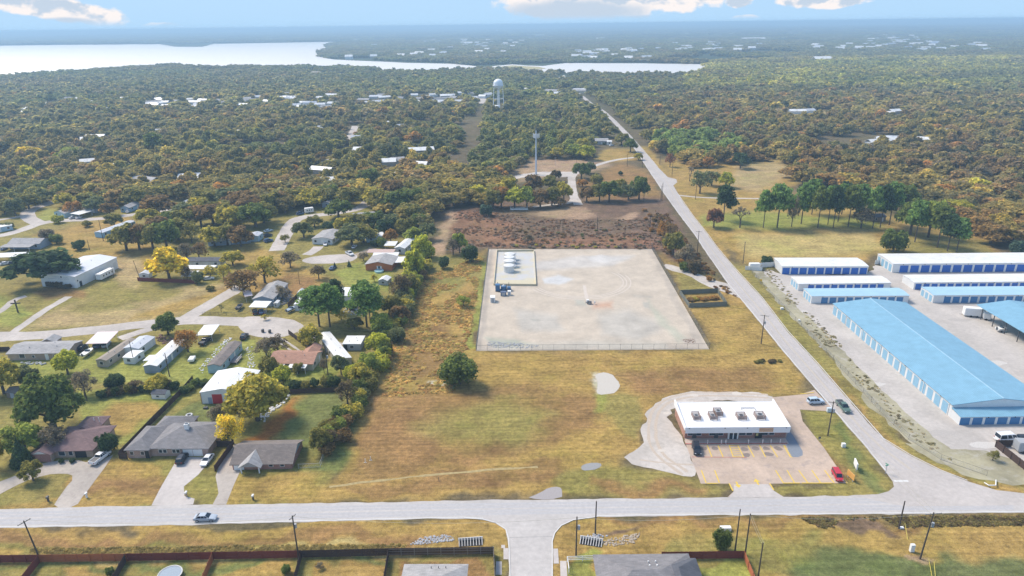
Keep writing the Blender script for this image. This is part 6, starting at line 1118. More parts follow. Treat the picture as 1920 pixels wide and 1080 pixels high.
# big blue one: y from 161.5 to 232.5
gA = G(1781, 782); r = thing('storage_building', 'huge light blue gabled storage building with doors along its side', 'storage building', (gA.x, gA.y, 0), R(.3)); bx = (0, 26, 0, 71.5); h, rise = 3.9, 1.7
walls(r, *bx, h, WHW, 'y', rise); roof_gable(r, *bx, h, rise, 'y', BLR, .35, .14); MB().box(12.85, 13.15, -.37, 71.87, h+rise+.04, h+rise+.12).build('ridge_cap', PBR, r)
n = 20
for i in range(n): rolldoor(r, 'l', bx, .9+2.0+i*3.53, 2.5, 3.1, LITBD)
for i in range(6): MB().box(-.16, -.02, 2.6+i*12-1.3-.12, 2.6+i*12-1.3+.04, 0, h-.2).build('downpipe', WHITE, r)
for i in range(8): MB().box(-.3, -.05, 5+i*9, 5.25+i*9, h-.45, h-.2).build('wall_lamp', DKM, r)
# lean-to along the front gable
MB().box(0, 26, -3.9, -.02, -.05, 2.38).build('front_wall', WHW, r); MB().slab([(-.2, -4.2, 2.5), (26.2, -4.2, 2.5), (26.2, -.06, 3.0), (-.2, -.06, 3.0)], .1).build('lean_to_roof', BLR, r)
fb = (0, 26, -3.9, 0)
for i in range(8): rolldoor(r, 'f', fb, 1.35+i*3.3, 2.55, 2.1, BD2)
for i in range(3): MB().box(7+i*7, 7.25+i*7, -4.35, -4.2, 2.2, 2.45).build('wall_lamp', DKM, r)
# open vehicle canopy on the right
r = thing('vehicle_canopy', 'open blue roofed vehicle canopy on dark posts at the right edge', 'canopy', (165.6, 186, 0), R(.3)); roof_gable(r, 0, 22, 0, 41.5, 4.9, 1.5, 'y', BLR, .2, .2)
MB().box(0, 22, 41.2, 41.35, .2, 4.8).build('back_panel', metal_mat('dark_panel', (.12, .14, .18), .5), r) if 0 else None
for j in range(7):
    for x in (.9, 21.1): MB().box(x-.11, x+.11, 2.2+j*6.2, 2.42+j*6.2, 0, 4.85).build('post', DKM, r)
    MB().box(.8, 21.2, 2.2+j*6.2, 2.4+j*6.2, 4.45, 4.68).build('beam', DKM, r)
# --- the shop
gA, Lx, rz = rectAB((1283, 822.5), (1472, 821)); r = thing('shop_building', 'white roofed brick convenience shop with blue white fascia', 'shop', gA, rz); D_ = 11.4; bx = (0, Lx, 0, D_)
MB().box(0, Lx, 0, D_, -.05, 3.3).build('wall', BRK['rust'], r); MB().box(.01, Lx-.01, -.03, -.002, 0, 2.95).build('front_wall', BRK['red'], r)
MB().box(-.25, Lx+.25, -1.45, D_+.1, 3.35, 3.9).build('roof', M('white_membrane_roof', (.82, .80, .78), .7, .05, .6), r)
MB().box(-.27, Lx+.27, -1.6, -1.45, 2.6, 4.3).build('fascia', M('pale_blue_white_fascia', (.72, .74, .76), .5, .03, 1), r)
for x in (-.45, Lx+.1): MB().hexa([(x, -1.45, 3.3), (x+.35, -1.45, 3.3), (x+.35, D_+.1, 3.3), (x, D_+.1, 3.3)], [(x, -1.45, 4.2), (x+.35, -1.45, 4.2), (x+.35, D_+.1, 4.85), (x, D_+.1, 4.85)]).build('parapet', WHITE, r)
MB().box(-.1, Lx+.1, D_+.12, D_+.3, 3.2, 4.0).build('parapet', WHITE, r)
MB().box(0, Lx, -1.43, -.1, 2.75, 2.85).build('soffit', WHITE, r)
for u, w, hh in ((1.4, 1.2, 1.5), (3.6, 1.2, 1.5), (7.0, 1.4, 1.5), (9.2, 1.2, 1.5), (14.7, 1.6, 1.6), (16.5, 1.4, 1.6), (20.4, 1.6, 1.6), (22.2, 1.2, 1.6)): window(r, 'f', bx, u, 1.0, w, hh, M('window_poster_white', (.62, .66, .70), .4, .3, 3) if u in (1.4, 3.6, 9.2, 14.7, 20.4) else TRIM)
for u in (2.5, 8.1): door(r, 'f', bx, u, .95, 2.2, DKM)
v = facebox(MB(), 'f', bx, 11.0, 13.6, 0, 2.5, .5).build('entrance_porch', WHITE, r)
for u in (11.75, 12.85): facebox(MB(), 'f', bx, u-.4, u+.4, .1, 2.1, .55).build('glass_door', GLASS, v)
facebox(MB(), 'f', bx, 18.0, 19.7, 0, 2.3, .3).build('ice_chest', DARK, r)
facebox(MB(), 'f', bx, 18.1, 18.7, .9, 1.6, .33).build('notice', M('yellow_notice', (.6, .5, .2), .6), r)
# fascia sign board: small rows of lettering, unreadable in the photograph
s_ = MB().box(18.3, 21.8, -1.68, -1.61, 2.85, 4.1).build('sign_board', M('tan_sign', (.62, .42, .28), .6, .05), r); mb = MB()
for z in (3.78, 3.5, 3.22):
    x = 18.5
    while x < 21.6: mb.box(x, x+.14, -1.712, -1.682, z-.09, z+.09); x += .22+.06*rl.randrange(3)
mb.build('sign_lettering', M('sign_brown', (.36, .20, .13), .7), s_)
for x in (.6, 9.6, 15.2, 25.0): MB().box(x-.12, x+.12, -1.77, -1.61, 4.0, 4.14).build('fascia_lamp', DKM, r)
MB().box(.05, Lx-.05, -2.75, -.05, -.02, .14).build('walkway', M('brownish_walkway', (.48, .38, .32), .85), r)
# bollards
for k, u in enumerate((5.3, 8.8, 9.9, 15.6, 19.2, 21.3, 23.6)):
    p = gA+Vector((math.cos(rz)*u+math.sin(rz)*2.5, math.sin(rz)*u-math.cos(rz)*2.5, .12)); o = MB().lathe([(.13, 0), (.13, 1.0), (.09, 1.1), (.02, 1.14)], 10).build('bollard', M('bollard_white', (.7, .62, .58), .6), None); o.location = p; tag(o, 'white bollard on the walkway edge before the shop front', 'bollard', 'bollards before the shop')
RUST = M('rusty_screen', (.25, .17, .14), .8, .25, 4)
def rooftop(u, v_, w, d_, lab, box=.8):
    p = gA+Vector((math.cos(rz)*u-math.sin(rz)*v_, math.sin(rz)*u+math.cos(rz)*v_, 3.9)); t_ = thing('rooftop_unit', lab, 'rooftop unit', p, rz); mb = MB()
    for x in (0, w-.08):
        for y in (0, d_-.08): mb.box(x, x+.08, y, y+.08, 0, 1.2)
    for z in (.2, .5, .8, 1.06): mb.box(.085, w-.085, .01, .06, z, z+.14); mb.box(.085, w-.085, d_-.06, d_-.01, z, z+.14); mb.box(.01, .06, .085, d_-.085, z, z+.14); mb.box(w-.06, w-.01, .085, d_-.085, z, z+.14)
    mb.build('screen_fence', RUST, t_); u_ = MB().box(w*.2, w*.8, d_*.25, d_*.75, .05, box).build('cooling_unit', GREYM, t_); MB().lathe([(w*.22, box), (w*.22, box+.08)], 12, w*.5, d_*.5).build('fan', DKM, u_)
rooftop(2.6, 2.4, 1.9, 2.6, 'leftmost screened cooling unit on the shop roof'); rooftop(6.9, 2.4, 1.9, 2.6, 'second screened cooling unit from the left on the shop roof'); rooftop(8.7, 4.2, 2.0, 2.6, 'screened cooling unit set back in the middle of the shop roof', 1.1); rooftop(14.0, 2.3, 2.3, 2.3, 'screened cooling unit right of centre on the shop roof'); rooftop(18.8, 2.4, 2.4, 2.5, 'rightmost screened cooling unit on the shop roof', 1.0)
p = gA+Vector((18, 8, 3.9)); t_ = thing('roof_pipe', 'pipe run with a bend at the back of the shop roof', 'pipe', p, rz); MB().tube((-1.4, 0, .2), (2.2, 0, .2), .1).tube((2.2, 0, .2), (2.2, -1, .2), .1).tube((-1.4, 0, .2), (-1.4, -.9, .2), .1).build('pipe', GREYM, t_)
# ------------------------------------------------------------------ vehicles
PAINT = M('car_paint', (.5, .5, .5), .28, .02, 2, objcol=True); TYRE = M('tyre', (.03, .03, .03), .85, .1, 5); RIM = M('alloy_rim', (.45, .46, .48), .35, .05, 5); LAMP = M('headlight', (.75, .76, .78), .2, .03, 5); TAIL = M('tail_light', (.35, .02, .02), .3, .05, 5); CGL = M('car_glass', (.02, .03, .045), .08, .05, 2)
KD = {'sedan': dict(L=4.8, W=1.82, belt=.92, roof=1.42, cb=(-1.95, 1.05), ct=(-1.15, .25), st=[(-2.4, .80, .45, .78), (-2.25, .95, .30, .92), (-1.9, 1, .25, .95), (1.0, 1, .25, .92), (1.9, .97, .28, .80), (2.25, .90, .30, .70), (2.4, .75, .40, .58)]),
      'suv': dict(L=4.75, W=1.92, belt=1.08, roof=1.74, cb=(-2.2, 1.1), ct=(-1.95, .35), st=[(-2.38, .88, .50, 1.0), (-2.25, .98, .35, 1.08), (1.1, 1, .30, 1.08), (1.95, .96, .33, .98), (2.25, .90, .36, .85), (2.38, .78, .45, .70)]),
      'van': dict(L=5.2, W=2.0, belt=1.15, roof=2.05, cb=(-2.45, 1.7), ct=(-2.35, .95), st=[(-2.6, .92, .45, 1.15), (-2.5, .99, .35, 1.15), (1.7, 1, .32, 1.12), (2.4, .95, .35, .95), (2.6, .80, .45, .75)]),
      'pickup': dict(L=5.8, W=1.98, belt=1.15, roof=1.86, cb=(-.75, 1.45), ct=(-.55, .70), st=[(-2.9, .92, .55, 1.10), (-2.8, .99, .42, 1.13), (1.45, 1, .38, 1.13), (2.45, .97, .40, 1.05), (2.78, .92, .42, .92), (2.9, .82, .5, .78)])}
VP = {}
def car_proto(kind):
    k = KD[kind]; hw = k['W']/2; bd = MB(); S_ = k['st']; V = []
    for x, wf, zl, zb in S_:
        w = hw*wf; V += [(x, -w*.94, zl), (x, -w, zl+(zb-zl)*.45), (x, -w*.985, zl+(zb-zl)*.8), (x, -w*.90, zb), (x, w*.90, zb), (x, w*.985, zl+(zb-zl)*.8), (x, w, zl+(zb-zl)*.45), (x, w*.94, zl)]
    n = len(S_); Fs = [(i*8+j, (i+1)*8+j, (i+1)*8+(j+1) % 8, i*8+(j+1) % 8) for i in range(n-1) for j in range(8)]+[tuple(range(7, -1, -1)), tuple((n-1)*8+j for j in range(8))]
    bd.add(V, Fs)
    b0, b1 = k['cb']; t0, t1 = k['ct']; zb = k['belt']-.02; zr = k['roof']; wb, wt = hw*.86, hw*.68 if kind != 'van' else hw*.80
    gl = MB(); gl.hexa([(b0, -wb, zb), (b1, -wb, zb), (b1, wb, zb), (b0, wb, zb)], [(t0, -wt, zr-.03), (t1, -wt, zr-.03), (t1, wt, zr-.03), (t0, wt, zr-.03)])
    bd.hexa([(t0-.03, -wt-.03, zr-.04), (t1+.03, -wt-.03, zr-.04), (t1+.03, wt+.03, zr-.04), (t0-.03, wt+.03, zr-.04)], [(t0+.12, -wt+.06, zr+.02), (t1-.10, -wt+.06, zr+.02), (t1-.10, wt-.06, zr+.02), (t0+.12, wt-.06, zr+.02)])
    for f in (0., .42, .72, 1.):
        for s_ in (-1, 1):
            xa = b0+(b1-b0)*f; xb = t0+(t1-t0)*f; bd.tube((xa, s_*(wb+.005), zb), (xb, s_*(wt+.005), zr-.02), .05 if kind != 'van' or f in (0, 1) else .09, None, 5)
    if kind in ('suv', 'van'): [bd.tube((t0+.1, s_*wt*.95, zr+.06), (t1-.1, s_*wt*.95, zr+.06), .03, None, 4) for s_ in (-1, 1)]
    pr = {'body': bd.mesh('body', PAINT), 'windows': gl.mesh('windows', CGL)}
    wm = MB(); wm.tube((0, -.11, 0), (0, .11, 0), .34, None, 14); rm = MB(); rm.tube((0, -.12, 0), (0, .12, 0), .2, None, 8); pr['wheel'] = wm.mesh('wheel', TYRE); pr['rim'] = rm.mesh('rim', RIM)
    xf, wf, zl, zb2 = S_[-2]; lm = MB(); lm.box(xf-.05, xf+.11, -.17, .17, zb2-.2, zb2-.04); pr['headlight'] = lm.mesh('headlight', LAMP); xr_, wr, zl2, zb3 = S_[0]; tm = MB(); tm.box(xr_-.03, xr_+.1, -.12, .12, zb3-.32, zb3-.04); pr['tail_light'] = tm.mesh('tail_light', TAIL)
    mm = MB(); mm.box(-.08, .08, -.12, .12, -.07, .07); pr['mirror'] = mm.mesh('mirror', PAINT)
    if kind == 'pickup': bedm = MB(); bedm.box(-2.75, -.85, -.82, .82, 1.05, 1.135); pr['bed'] = bedm.mesh('bed', DKM); bd2 = MB(); [bd2.box(-2.82, -.78, s_*.9-.06, s_*.9+.06, 1.1, 1.24) for s_ in (-1, 1)]; bd2.box(-2.88, -2.78, -.84, .84, 1.1, 1.24); pr['bed_rail'] = bd2.mesh('bed_rail', PAINT)
    VP[kind] = pr
def part(nm, me, parent, loc=None, color=None):
    o = bpy.data.objects.new(nm, me); COL.objects.link(o); o.parent = parent
    if loc: o.location = loc
    if color: o.color = (*color, 1)
    return o
def car(kind, rear, front, color, label, cat='car', name=None, heading=None, s=1.0):
    "rear and front give the direction; the car stands midway"
    if kind not in VP: car_proto(kind)
    pr = VP[kind]; k = KD[kind]; a, b = G(*rear), G(*front); d = b-a; hd = math.atan2(d.y, d.x) if heading is None else R(heading); c = (a+b)/2
    t_ = thing(name or {'sedan': 'sedan_car', 'suv': 'estate_car', 'van': 'van', 'pickup': 'pickup_truck'}[kind], label, cat, (c.x, c.y, .05), hd); t_.scale = (s, s, s)
    part('body', pr['body'], t_, None, color); part('windows', pr['windows'], t_)
    L2 = k['L']/2
    for x in (-L2*.62, L2*.64):
        for s_ in (-1, 1): w = part('wheel', pr['wheel'], t_, (x, s_*(k['W']/2-.08), .34)); part('rim', pr['rim'], w)
    for s_ in (-1, 1):
        part('headlight', pr['headlight'], t_, (0, s_*k['W']*.34, 0)); part('tail_light', pr['tail_light'], t_, (0, s_*k['W']*.36, 0)); part('mirror', pr['mirror'], t_, (k['cb'][1]-.25, s_*(k['W']/2+.06), k['belt']+.08), color)
    if kind == 'pickup': part('bed', pr['bed'], t_); part('bed_rail', pr['bed_rail'], t_, None, color)
    return t_
WC, BLK, SIL, DBL, RED, GRN, LBL = (.75, .75, .74), (.02, .022, .03), (.42, .47, .52), (.05, .10, .20), (.50, .03, .05), (.10, .16, .13), (.50, .60, .68)
car('sedan', (366, 975), (406, 974), SIL, 'silver blue saloon car driving along the main road'); car('suv', (1513, 757), (1544, 755), LBL, 'pale blue estate car waiting at the shop side exit'); car('pickup', (1571, 756), (1590, 777), GRN, 'dark green pickup truck driving down the county road', 'pickup')
car('suv', (1303, 835), (1309, 857), BLK, 'black estate car parked nose out before the shop'); car('van', (1564, 886), (1575, 905), RED, 'red van parked in the last bay by the road corner', 'van', s=.80)
car('pickup', (176, 872), (202, 852), WC, 'white and black pickup truck on the horseshoe drive', 'pickup'); car('suv', (337, 872), (348, 855), BLK, 'black estate car on the wide concrete drive'); car('sedan', (396, 857), (382, 875), WC, 'white saloon car beside the dark fence')
car('sedan', (386, 525), (396, 524), WC, 'white car parked before the dark roofed trailer'); car('sedan', (610, 456), (610, 463), WC, 'white car in front of the white walled trailer'); car('sedan', (661, 468), (668, 461), WC, 'white car under the grey green oaks'); car('pickup', (648, 474), (664, 482), WC, 'white pickup truck on the turning circle', 'pickup')
car('sedan', (497, 436), (510, 433), LBL, 'pale blue car farthest in the row beside the trailer end'); car('suv', (496, 445), (509, 442), BLK, 'black car in the middle of the row of three'); car('suv', (497, 455), (510, 452), DBL, 'dark blue car nearest in the row of three')
car('suv', (480, 591), (477, 583), BLK, 'black car on the left under the lower carport'); car('sedan', (491, 590), (489, 583), DBL, 'dark blue car on the right under the lower carport'); car('pickup', (378, 649), (392, 637), BLK, 'black pickup truck under the white carport at the lane', 'pickup')
car('suv', (179, 655), (190, 644), DBL, 'dark car under the red edged carport'); car('sedan', (195, 654), (205, 643), SIL, 'silver car under the red edged carport'); car('suv', (151, 660), (161, 650), BLK, 'black car beside the white boat')
car('sedan', (132, 411), (143, 408), WC, 'white car left at the slanted carport'); car('sedan', (143, 412), (154, 407), WC, 'white car right at the slanted carport'); car('sedan', (238, 401), (242, 396), WC, 'white car before the light blue cottage'); car('suv', (561, 400), (573, 397), BLK, 'black car at the upper lane bend'); car('suv', (556, 404), (570, 401), DBL, 'dark blue car at the upper lane bend')
car('suv', (455, 639), (462, 629), BLK, 'black car behind the dark roofed trailer'); car('pickup', (605, 582), (615, 580), SIL, 'silver pickup truck under the pine pair', 'pickup'); car('suv', (660, 583), (665, 576), BLK, 'black four wheel drive beside the tall full pine'); car('sedan', (622, 506), (626, 503), DBL, 'dark blue car in the fenced garden')
car('van', (1872, 828), (1903, 826), WC, 'white minibus inside the yard fence', 'minibus', s=1.15); car('suv', (1910, 828), (1935, 828), BLK, 'dark car cut by the right edge in the yard'); car('sedan', (5, 470), (12, 466), DBL, 'dark blue car beside the long grey house'); car('sedan', (6, 497), (16, 495), WC, 'white car left under the wide white carport'); car('suv', (22, 497), (34, 495), BLK, 'black car under the wide white carport')
car('sedan', (1143, 274), (1150, 273), WC, 'white car beside the clearing cottage')
# trailers, boats, campers, trucks
def boxy(name, label, cat, rear, front, W_, H_, body, wins=0, wheels=1, parts=(), Lo=None, z0=.55):
    a, b = G(*rear), G(*front); d = b-a; hd = math.atan2(d.y, d.x); L_ = Lo or d.length; c = (a+b)/2; t_ = thing(name, label, cat, (c.x, c.y, .03), hd); x0, x1 = -L_/2, L_/2
    mb = MB(); e = .12; mb.prism([(x0, -W_/2+e), (x0+e, -W_/2), (x1-e, -W_/2), (x1, -W_/2+e), (x1, W_/2-e), (x1-e, W_/2), (x0+e, W_/2), (x0, W_/2-e)], z0, H_-.12); mb.prism([(x0+e, -W_/2+.12), (x1-e, -W_/2+.12), (x1-e, W_/2-.12), (x0+e, W_/2-.12)], H_-.12, H_); mb.build('body', body, t_)
    for i in range(wins):
        for s_ in (-1, 1): u = x0+L_*(i+1)/(wins+1); MB().box(u-.35, u+.35, s_*W_/2-.02, s_*W_/2+.02, H_*.5, H_*.72).build('window', GLASS, t_)
    for i in range(wheels):
        for s_ in (-1, 1): w = MB(); w.tube((0, -.1, 0), (0, .1, 0), .36, None, 12); o = w.build('wheel', TYRE, t_); o.location = (x0+L_*(.35+.3*i/(max(1, wheels-1)) if wheels > 1 else .45), s_*(W_/2-.05), .36)
    mb = MB(); mb.box(x1, x1+1.1, -.05, .05, .4, .5); mb.build('tow_bar', DKM, t_); return t_
boxy('camper_trailer', 'white camper trailer beside the church hall', 'camper', (186, 527), (212, 514), 2.5, 3.0, WHITE, 4); boxy('camper_trailer', 'white camper trailer at the upper lane bend', 'camper', (572, 400), (588, 398), 2.5, 3.0, WHITE, 3); boxy('camper_trailer', 'silver travel trailer beside the dark ragged tree', 'camper', (694, 576), (718, 570), 2.5, 2.8, GREYM, 3)
boxy('box_trailer', 'silver box trailer inside the fenced green yard', 'trailer', (1902, 845), (1925, 846), 2.6, 3.0, GREYM, 0); boxy('box_truck', 'white box truck beside the vehicle canopy', 'truck', (1836, 594), (1812, 592), 2.5, 3.3, WHITE, 0, 2, Lo=6.5); boxy('tank_trailer', 'white tank trailer under the canopy edge', 'trailer', (1842, 598), (1856, 600), 2.3, 2.6, WHITE, 0)
boxy('cargo_trailer', 'white cargo trailer behind the brush pile', 'trailer', (357, 683), (364, 672), 1.8, 1.3, WHITE, 0, 1, Lo=3)
def boat(label, rear, front, col, W_=2.2):
    a, b = G(*rear), G(*front); d = b-a; L_ = d.length; t_ = thing('boat', label, 'boat', ((a+b)/2).to_tuple()[:2]+(.5,), math.atan2(d.y, d.x)); mb = MB(); V = []
    for x, w, zk in ((-.5, .9, .1), (-.2, 1, .0), (.15, .95, 0), (.36, .6, .1), (.5, .04, .35)): V += [(x*L_, -w*W_/2, .85), (x*L_, -w*W_/4, zk), (x*L_, w*W_/4, zk), (x*L_, w*W_/2, .85)]
    mb.add(V, [(i*4+j, i*4+j+1, i*4+j+5, i*4+j+4) for i in range(4) for j in range(3)]+[(0, 3, 2, 1)]); mb.add([(x*L_, s_*w*W_/2, .85) for x, w in ((-.5, .9), (-.2, 1), (.15, .95), (.36, .6), (.5, .04)) for s_ in (-1, 1)], [(i*2, i*2+2, i*2+3, i*2+1) for i in range(4)]); mb.build('hull', col, t_)
    MB().hexa([(-.1*L_, -.7, .86), (.14*L_, -.6, .86), (.14*L_, .6, .86), (-.1*L_, .7, .86)], [(-.05*L_, -.6, 1.35), (.05*L_, -.5, 1.35), (.05*L_, .5, 1.35), (-.05*L_, .6, 1.35)]).build('windscreen', GLASS, t_)
    MB().box(-.5*L_-.3, -.5*L_-.02, -.2, .2, .3, 1.3).build('outboard_motor', DKM, t_); MB().box(-.3*L_, .5*L_+.8, -.08, .08, -.2, -.08).build('trailer_frame', DKM, t_)
    for s_ in (-1, 1): w = MB(); w.tube((0, -.1, 0), (0, .1, 0), .28, None, 10); o = w.build('wheel', TYRE, t_); o.location = (-.2*L_, s_*W_*.42, -.2)
boat('white boat on a trailer beside the black car', (156, 672), (175, 658), WHITE); boat('grey blue flat boat on the lawn by the turning circle', (538, 588), (556, 579), SID['bluegrey'], 1.9); boat('black covered boat on the fenced corner lawn', (445, 584), (455, 574), DKM, 1.9); boat('white boat under the vehicle canopy', (1868, 622), (1886, 620), WHITE)
# ------------------------------------------------------------------ poles, towers, fences, signs, gas equipment
WOOD = M('creosoted_wood', (.085, .065, .05), .9, .2, 4); GREYW = M('weathered_wood', (.25, .22, .19), .9, .2, 4); INS = M('insulator', (.5, .5, .48), .4, .1, 5)
def pole(x, y, h, label, arm=0, rot=0, tf=False, tilt=0, mat=None, name='utility_pole', r=.16, arms=1, cat='utility pole'):
    g = G(x, y); t_ = thing(name, label, cat, g, R(rot)); m_ = mat or WOOD; MB().tube((0, 0, -.1), (tilt, 0, h), r*1.1, r*.72, 8).build('post', m_, t_)
    for k in range(arms if arm else 0):
        z = h-.35-k*1.1; a_ = MB().box(-arm/2+tilt, arm/2+tilt, -.06, .06, z-.07, z+.07).build('crossarm', GREYW, t_)
        for u in (-.46, -.2, .2, .46): MB().tube((u*arm+tilt, 0, z+.07), (u*arm+tilt, 0, z+.27), .045, None, 6).build('insulator', INS, a_)
    if tf: MB().tube((tilt+.42, 0, h*.78-.95), (tilt+.42, 0, h*.78), .26, None, 12).build('transformer', GREYM, t_); MB().box(tilt+.1, tilt+.42, -.05, .05, h*.78-.5, h*.78-.4).build('bracket', DKM, t_)
    return (g, h, tilt, rot, arm)
P1 = pole(77, 1053, 10.6, 'tall pole leaning left behind the left garden fence', 2.4, 60, tilt=-.7); P2 = pole(560, 1046, 10.4, 'pole with a small crossarm behind the middle garden fence', 1.8, 65, True)
P3 = pole(1080, 1042, 9.6, 'pole with transformer beside the white rail fence', 0, 0, True); pole(1116, 1002, 8.4, 'bare pole standing in the right hand ditch'); pole(1378, 1034, 10.4, 'slender pole at the red fence, left of the pair'); P4 = pole(1397, 1040, 10.0, 'pole with pale guy wires at the red fence corner')
P5 = pole(1421, 1085, 8.6, 'short near pole right of the orange fence'); pole(1685, 991, 7.0, 'short bare pole on the verge opposite the road junction'); P6 = pole(1725, 1048, 11.2, 'tall pole with wide white crossarm and transformer', 3.4, 5, True, .5)
P7 = pole(1552, 817, 10.1, 'roadside pole with a crossarm beside the shop', 2.4, -15, True); P8 = pole(1427, 645, 10.5, 'roadside pole with crossarm and transformer opposite the gas pad', 2.6, -20, True); P9 = pole(1307, 476, 11, 'roadside pole with crossarm above the lease road', 2.6, -20); P10 = pole(1241, 376, 11, 'roadside pole beside the burnt scrub', 0); P10b = pole(1239, 376, 9, 'shorter twin of the roadside pole beside the burnt scrub')
P11 = pole(1204, 314, 11, 'roadside pole above the brown clearing'); pole(1176, 312, 9, 'thin pole on the brown clearing'); pole(1207, 377, 9.5, 'thin pole at the edge of the brown scrub'); P12 = pole(1172, 232, 11, 'far roadside pole beside the county road'); pole(1260, 329, 9, 'field pole near the russet tree'); pole(1237, 308, 8, 'thin field pole at the roadside'); pole(1304, 374, 11, 'field pole beside the pale track'); pole(1393, 494, 10, 'field pole beside the white yard enclosure'); pole(1304, 352, 5, 'short field pole') if 0 else None
pole(194, 452, 11, 'pole in front of the sky blue trailer'); pole(168, 469, 5, 'short pole behind the church hall', r=.14); pole(214, 521, 5, 'thin pole beside the camper trailer', r=.1); pole(262, 521, 8, 'leaning pole at the end of the red fence', tilt=-1.2, r=.12); pole(562, 533, 6, 'thin garden pole left of the pines', r=.1); pole(163, 751, 8, 'dark pole at the edge of the green lawn'); pole(318, 706, 8, 'pole beside the blue grey trailer', tf=True); pole(252, 682, 8, 'pole in front of the white annexe', r=.12); pole(616, 710, 10, 'pole beside the hedge corner tree', tf=True); pole(118, 448, 3, 'short stub pole beside the bushes', r=.1)
def wire(pa, pb, off_=0, sag=1.0, col=None, n=10, za=0, zb=0, label='overhead wire sagging between two roadside poles'):
    (ga, ha, ta, _, _), (gb, hb, tb, _, _) = pa, pb; a = ga+Vector((ta+off_, 0, ha-.2-za)); b = gb+Vector((tb+off_, 0, hb-.2-zb)); mb = MB(); pr = a
    for i in range(1, n+1):
        f = i/n; q = a.lerp(b, f); q.z -= sag*4*f*(1-f); mb.tube(pr, q, .024, None, 4); pr = q
    o = mb.build('overhead_wire', col or M('pale_wire', (.42, .39, .30), .5, .05, 2)); tag(o, label, 'wire', 'overhead wires')
for o_ in (-.9, .9): wire(P7, P8, o_, 1.6); wire(P8, P9, o_, 1.8); wire(P9, P10, o_, 1.5); wire(P10, P11, o_, 1.5)
wire(P1, P2, 0, 1.5); wire(P2, P3, 0, 1.5); wire(P3, P4, 0, 1.); wire(P4, P6, 0, 1.2); wire(P6, P7, -.6, 1.2); wire(P6, P7, .6, 1.2); wire(P4, P5, -.15, .3); wire(P4, P5, .25, .3)
GUY = M('yellow_guy_sleeve', (.66, .52, .08), .6)
for (a, b, z) in (((1742, 1068), (1749, 1100), 5.), ((1748, 1064), (1756, 1100), 3.)): pass
o = MB().tube(G(1741, 1050)+Vector((0, 0, .3)), G(1748, 1084), .05, None, 5).build('guy_sleeve', GUY); tag(o, 'yellow guy wire sleeve right of the tall crossarm pole', 'guy wire'); o = MB().tube(G(1749, 1062)+Vector((0, 0, 1.2)), G(1754, 1082), .05, None, 5).build('guy_sleeve', GUY); tag(o, 'second yellow guy sleeve at the bottom right', 'guy wire')
o = MB().tube(G(1694, 992)+Vector((0, 0, 1.6)), G(1702, 1012), .05, None, 5).build('guy_sleeve', GUY); tag(o, 'yellow guy sleeve before the short bare pole', 'guy wire')
# water tower (legs, tank, balcony, riser)
g = G(935, 206); t_ = thing('water_tower', 'white water tower on tall legs above the wood', 'water tower', g); TW = M('tower_white', (.86, .87, .88), .45, .04, .3)
MB().lathe([(.3, 24.5), (2.6, 25.3), (4.6, 26.8), (5.6, 28.6), (5.9, 30.4), (5.9, 32.4), (5.5, 34.2), (4.4, 35.8), (2.6, 36.9), (.6, 37.3)], 24).build('tank', TW, t_, True)
MB().lathe([(5.95, 29.5), (7.0, 29.5), (7.0, 29.75), (5.95, 29.75)], 24, cap=False).build('balcony', TW, t_); rl_ = MB()
for k in range(24): a = k*math.pi/12; b = (k+1)*math.pi/12; rl_.tube((6.95*math.cos(a), 6.95*math.sin(a), 29.7), (6.95*math.cos(a), 6.95*math.sin(a), 30.8), .04, None, 4); rl_.tube((6.95*math.cos(a), 6.95*math.sin(a), 30.8), (6.95*math.cos(b), 6.95*math.sin(b), 30.8), .05, None, 4)
rl_.build('railing', TW, t_)
for k in range(4):
    a = k*math.pi/2+.2; MB().tube((7.0*math.cos(a), 7.0*math.sin(a), -.5), (5.4*math.cos(a), 5.4*math.sin(a), 29), .46, .36, 8).build('leg', TW, t_); b = a+math.pi/2
    MB().tube((6.25*math.cos(a), 6.25*math.sin(a), 13.5), (6.25*math.cos(b), 6.25*math.sin(b), 13.5), .18, None, 6).build('strut', TW, t_)
MB().lathe([(.45, 0), (.45, 25.2)], 12).build('riser_pipe', TW, t_); MB().tube((0, 0, 37.2), (0, 0, 39.6), .12, None, 5).build('antenna', TW, t_)
t_ = thing('ground_tank', 'squat white tank at the foot of the water tower', 'tank', G(932, 207.5)); MB().lathe([(4.0, 0), (4.0, 5), (3.2, 6.2), (.5, 6.8)], 18).build('shell', TW, t_, True)
g = G(875, 60.5); t_ = thing('water_tower', 'tiny hazy white water tower on the horizon', 'water tower', (G(931, 62).x, G(931, 62).y, 0)); MB().lathe([(1, 22), (9, 27), (11, 31), (9, 35), (1, 38)], 14).build('tank', TW, t_, True); MB().tube((0, 0, 0), (0, 0, 24), 2, 1.5, 8).build('stem', TW, t_)
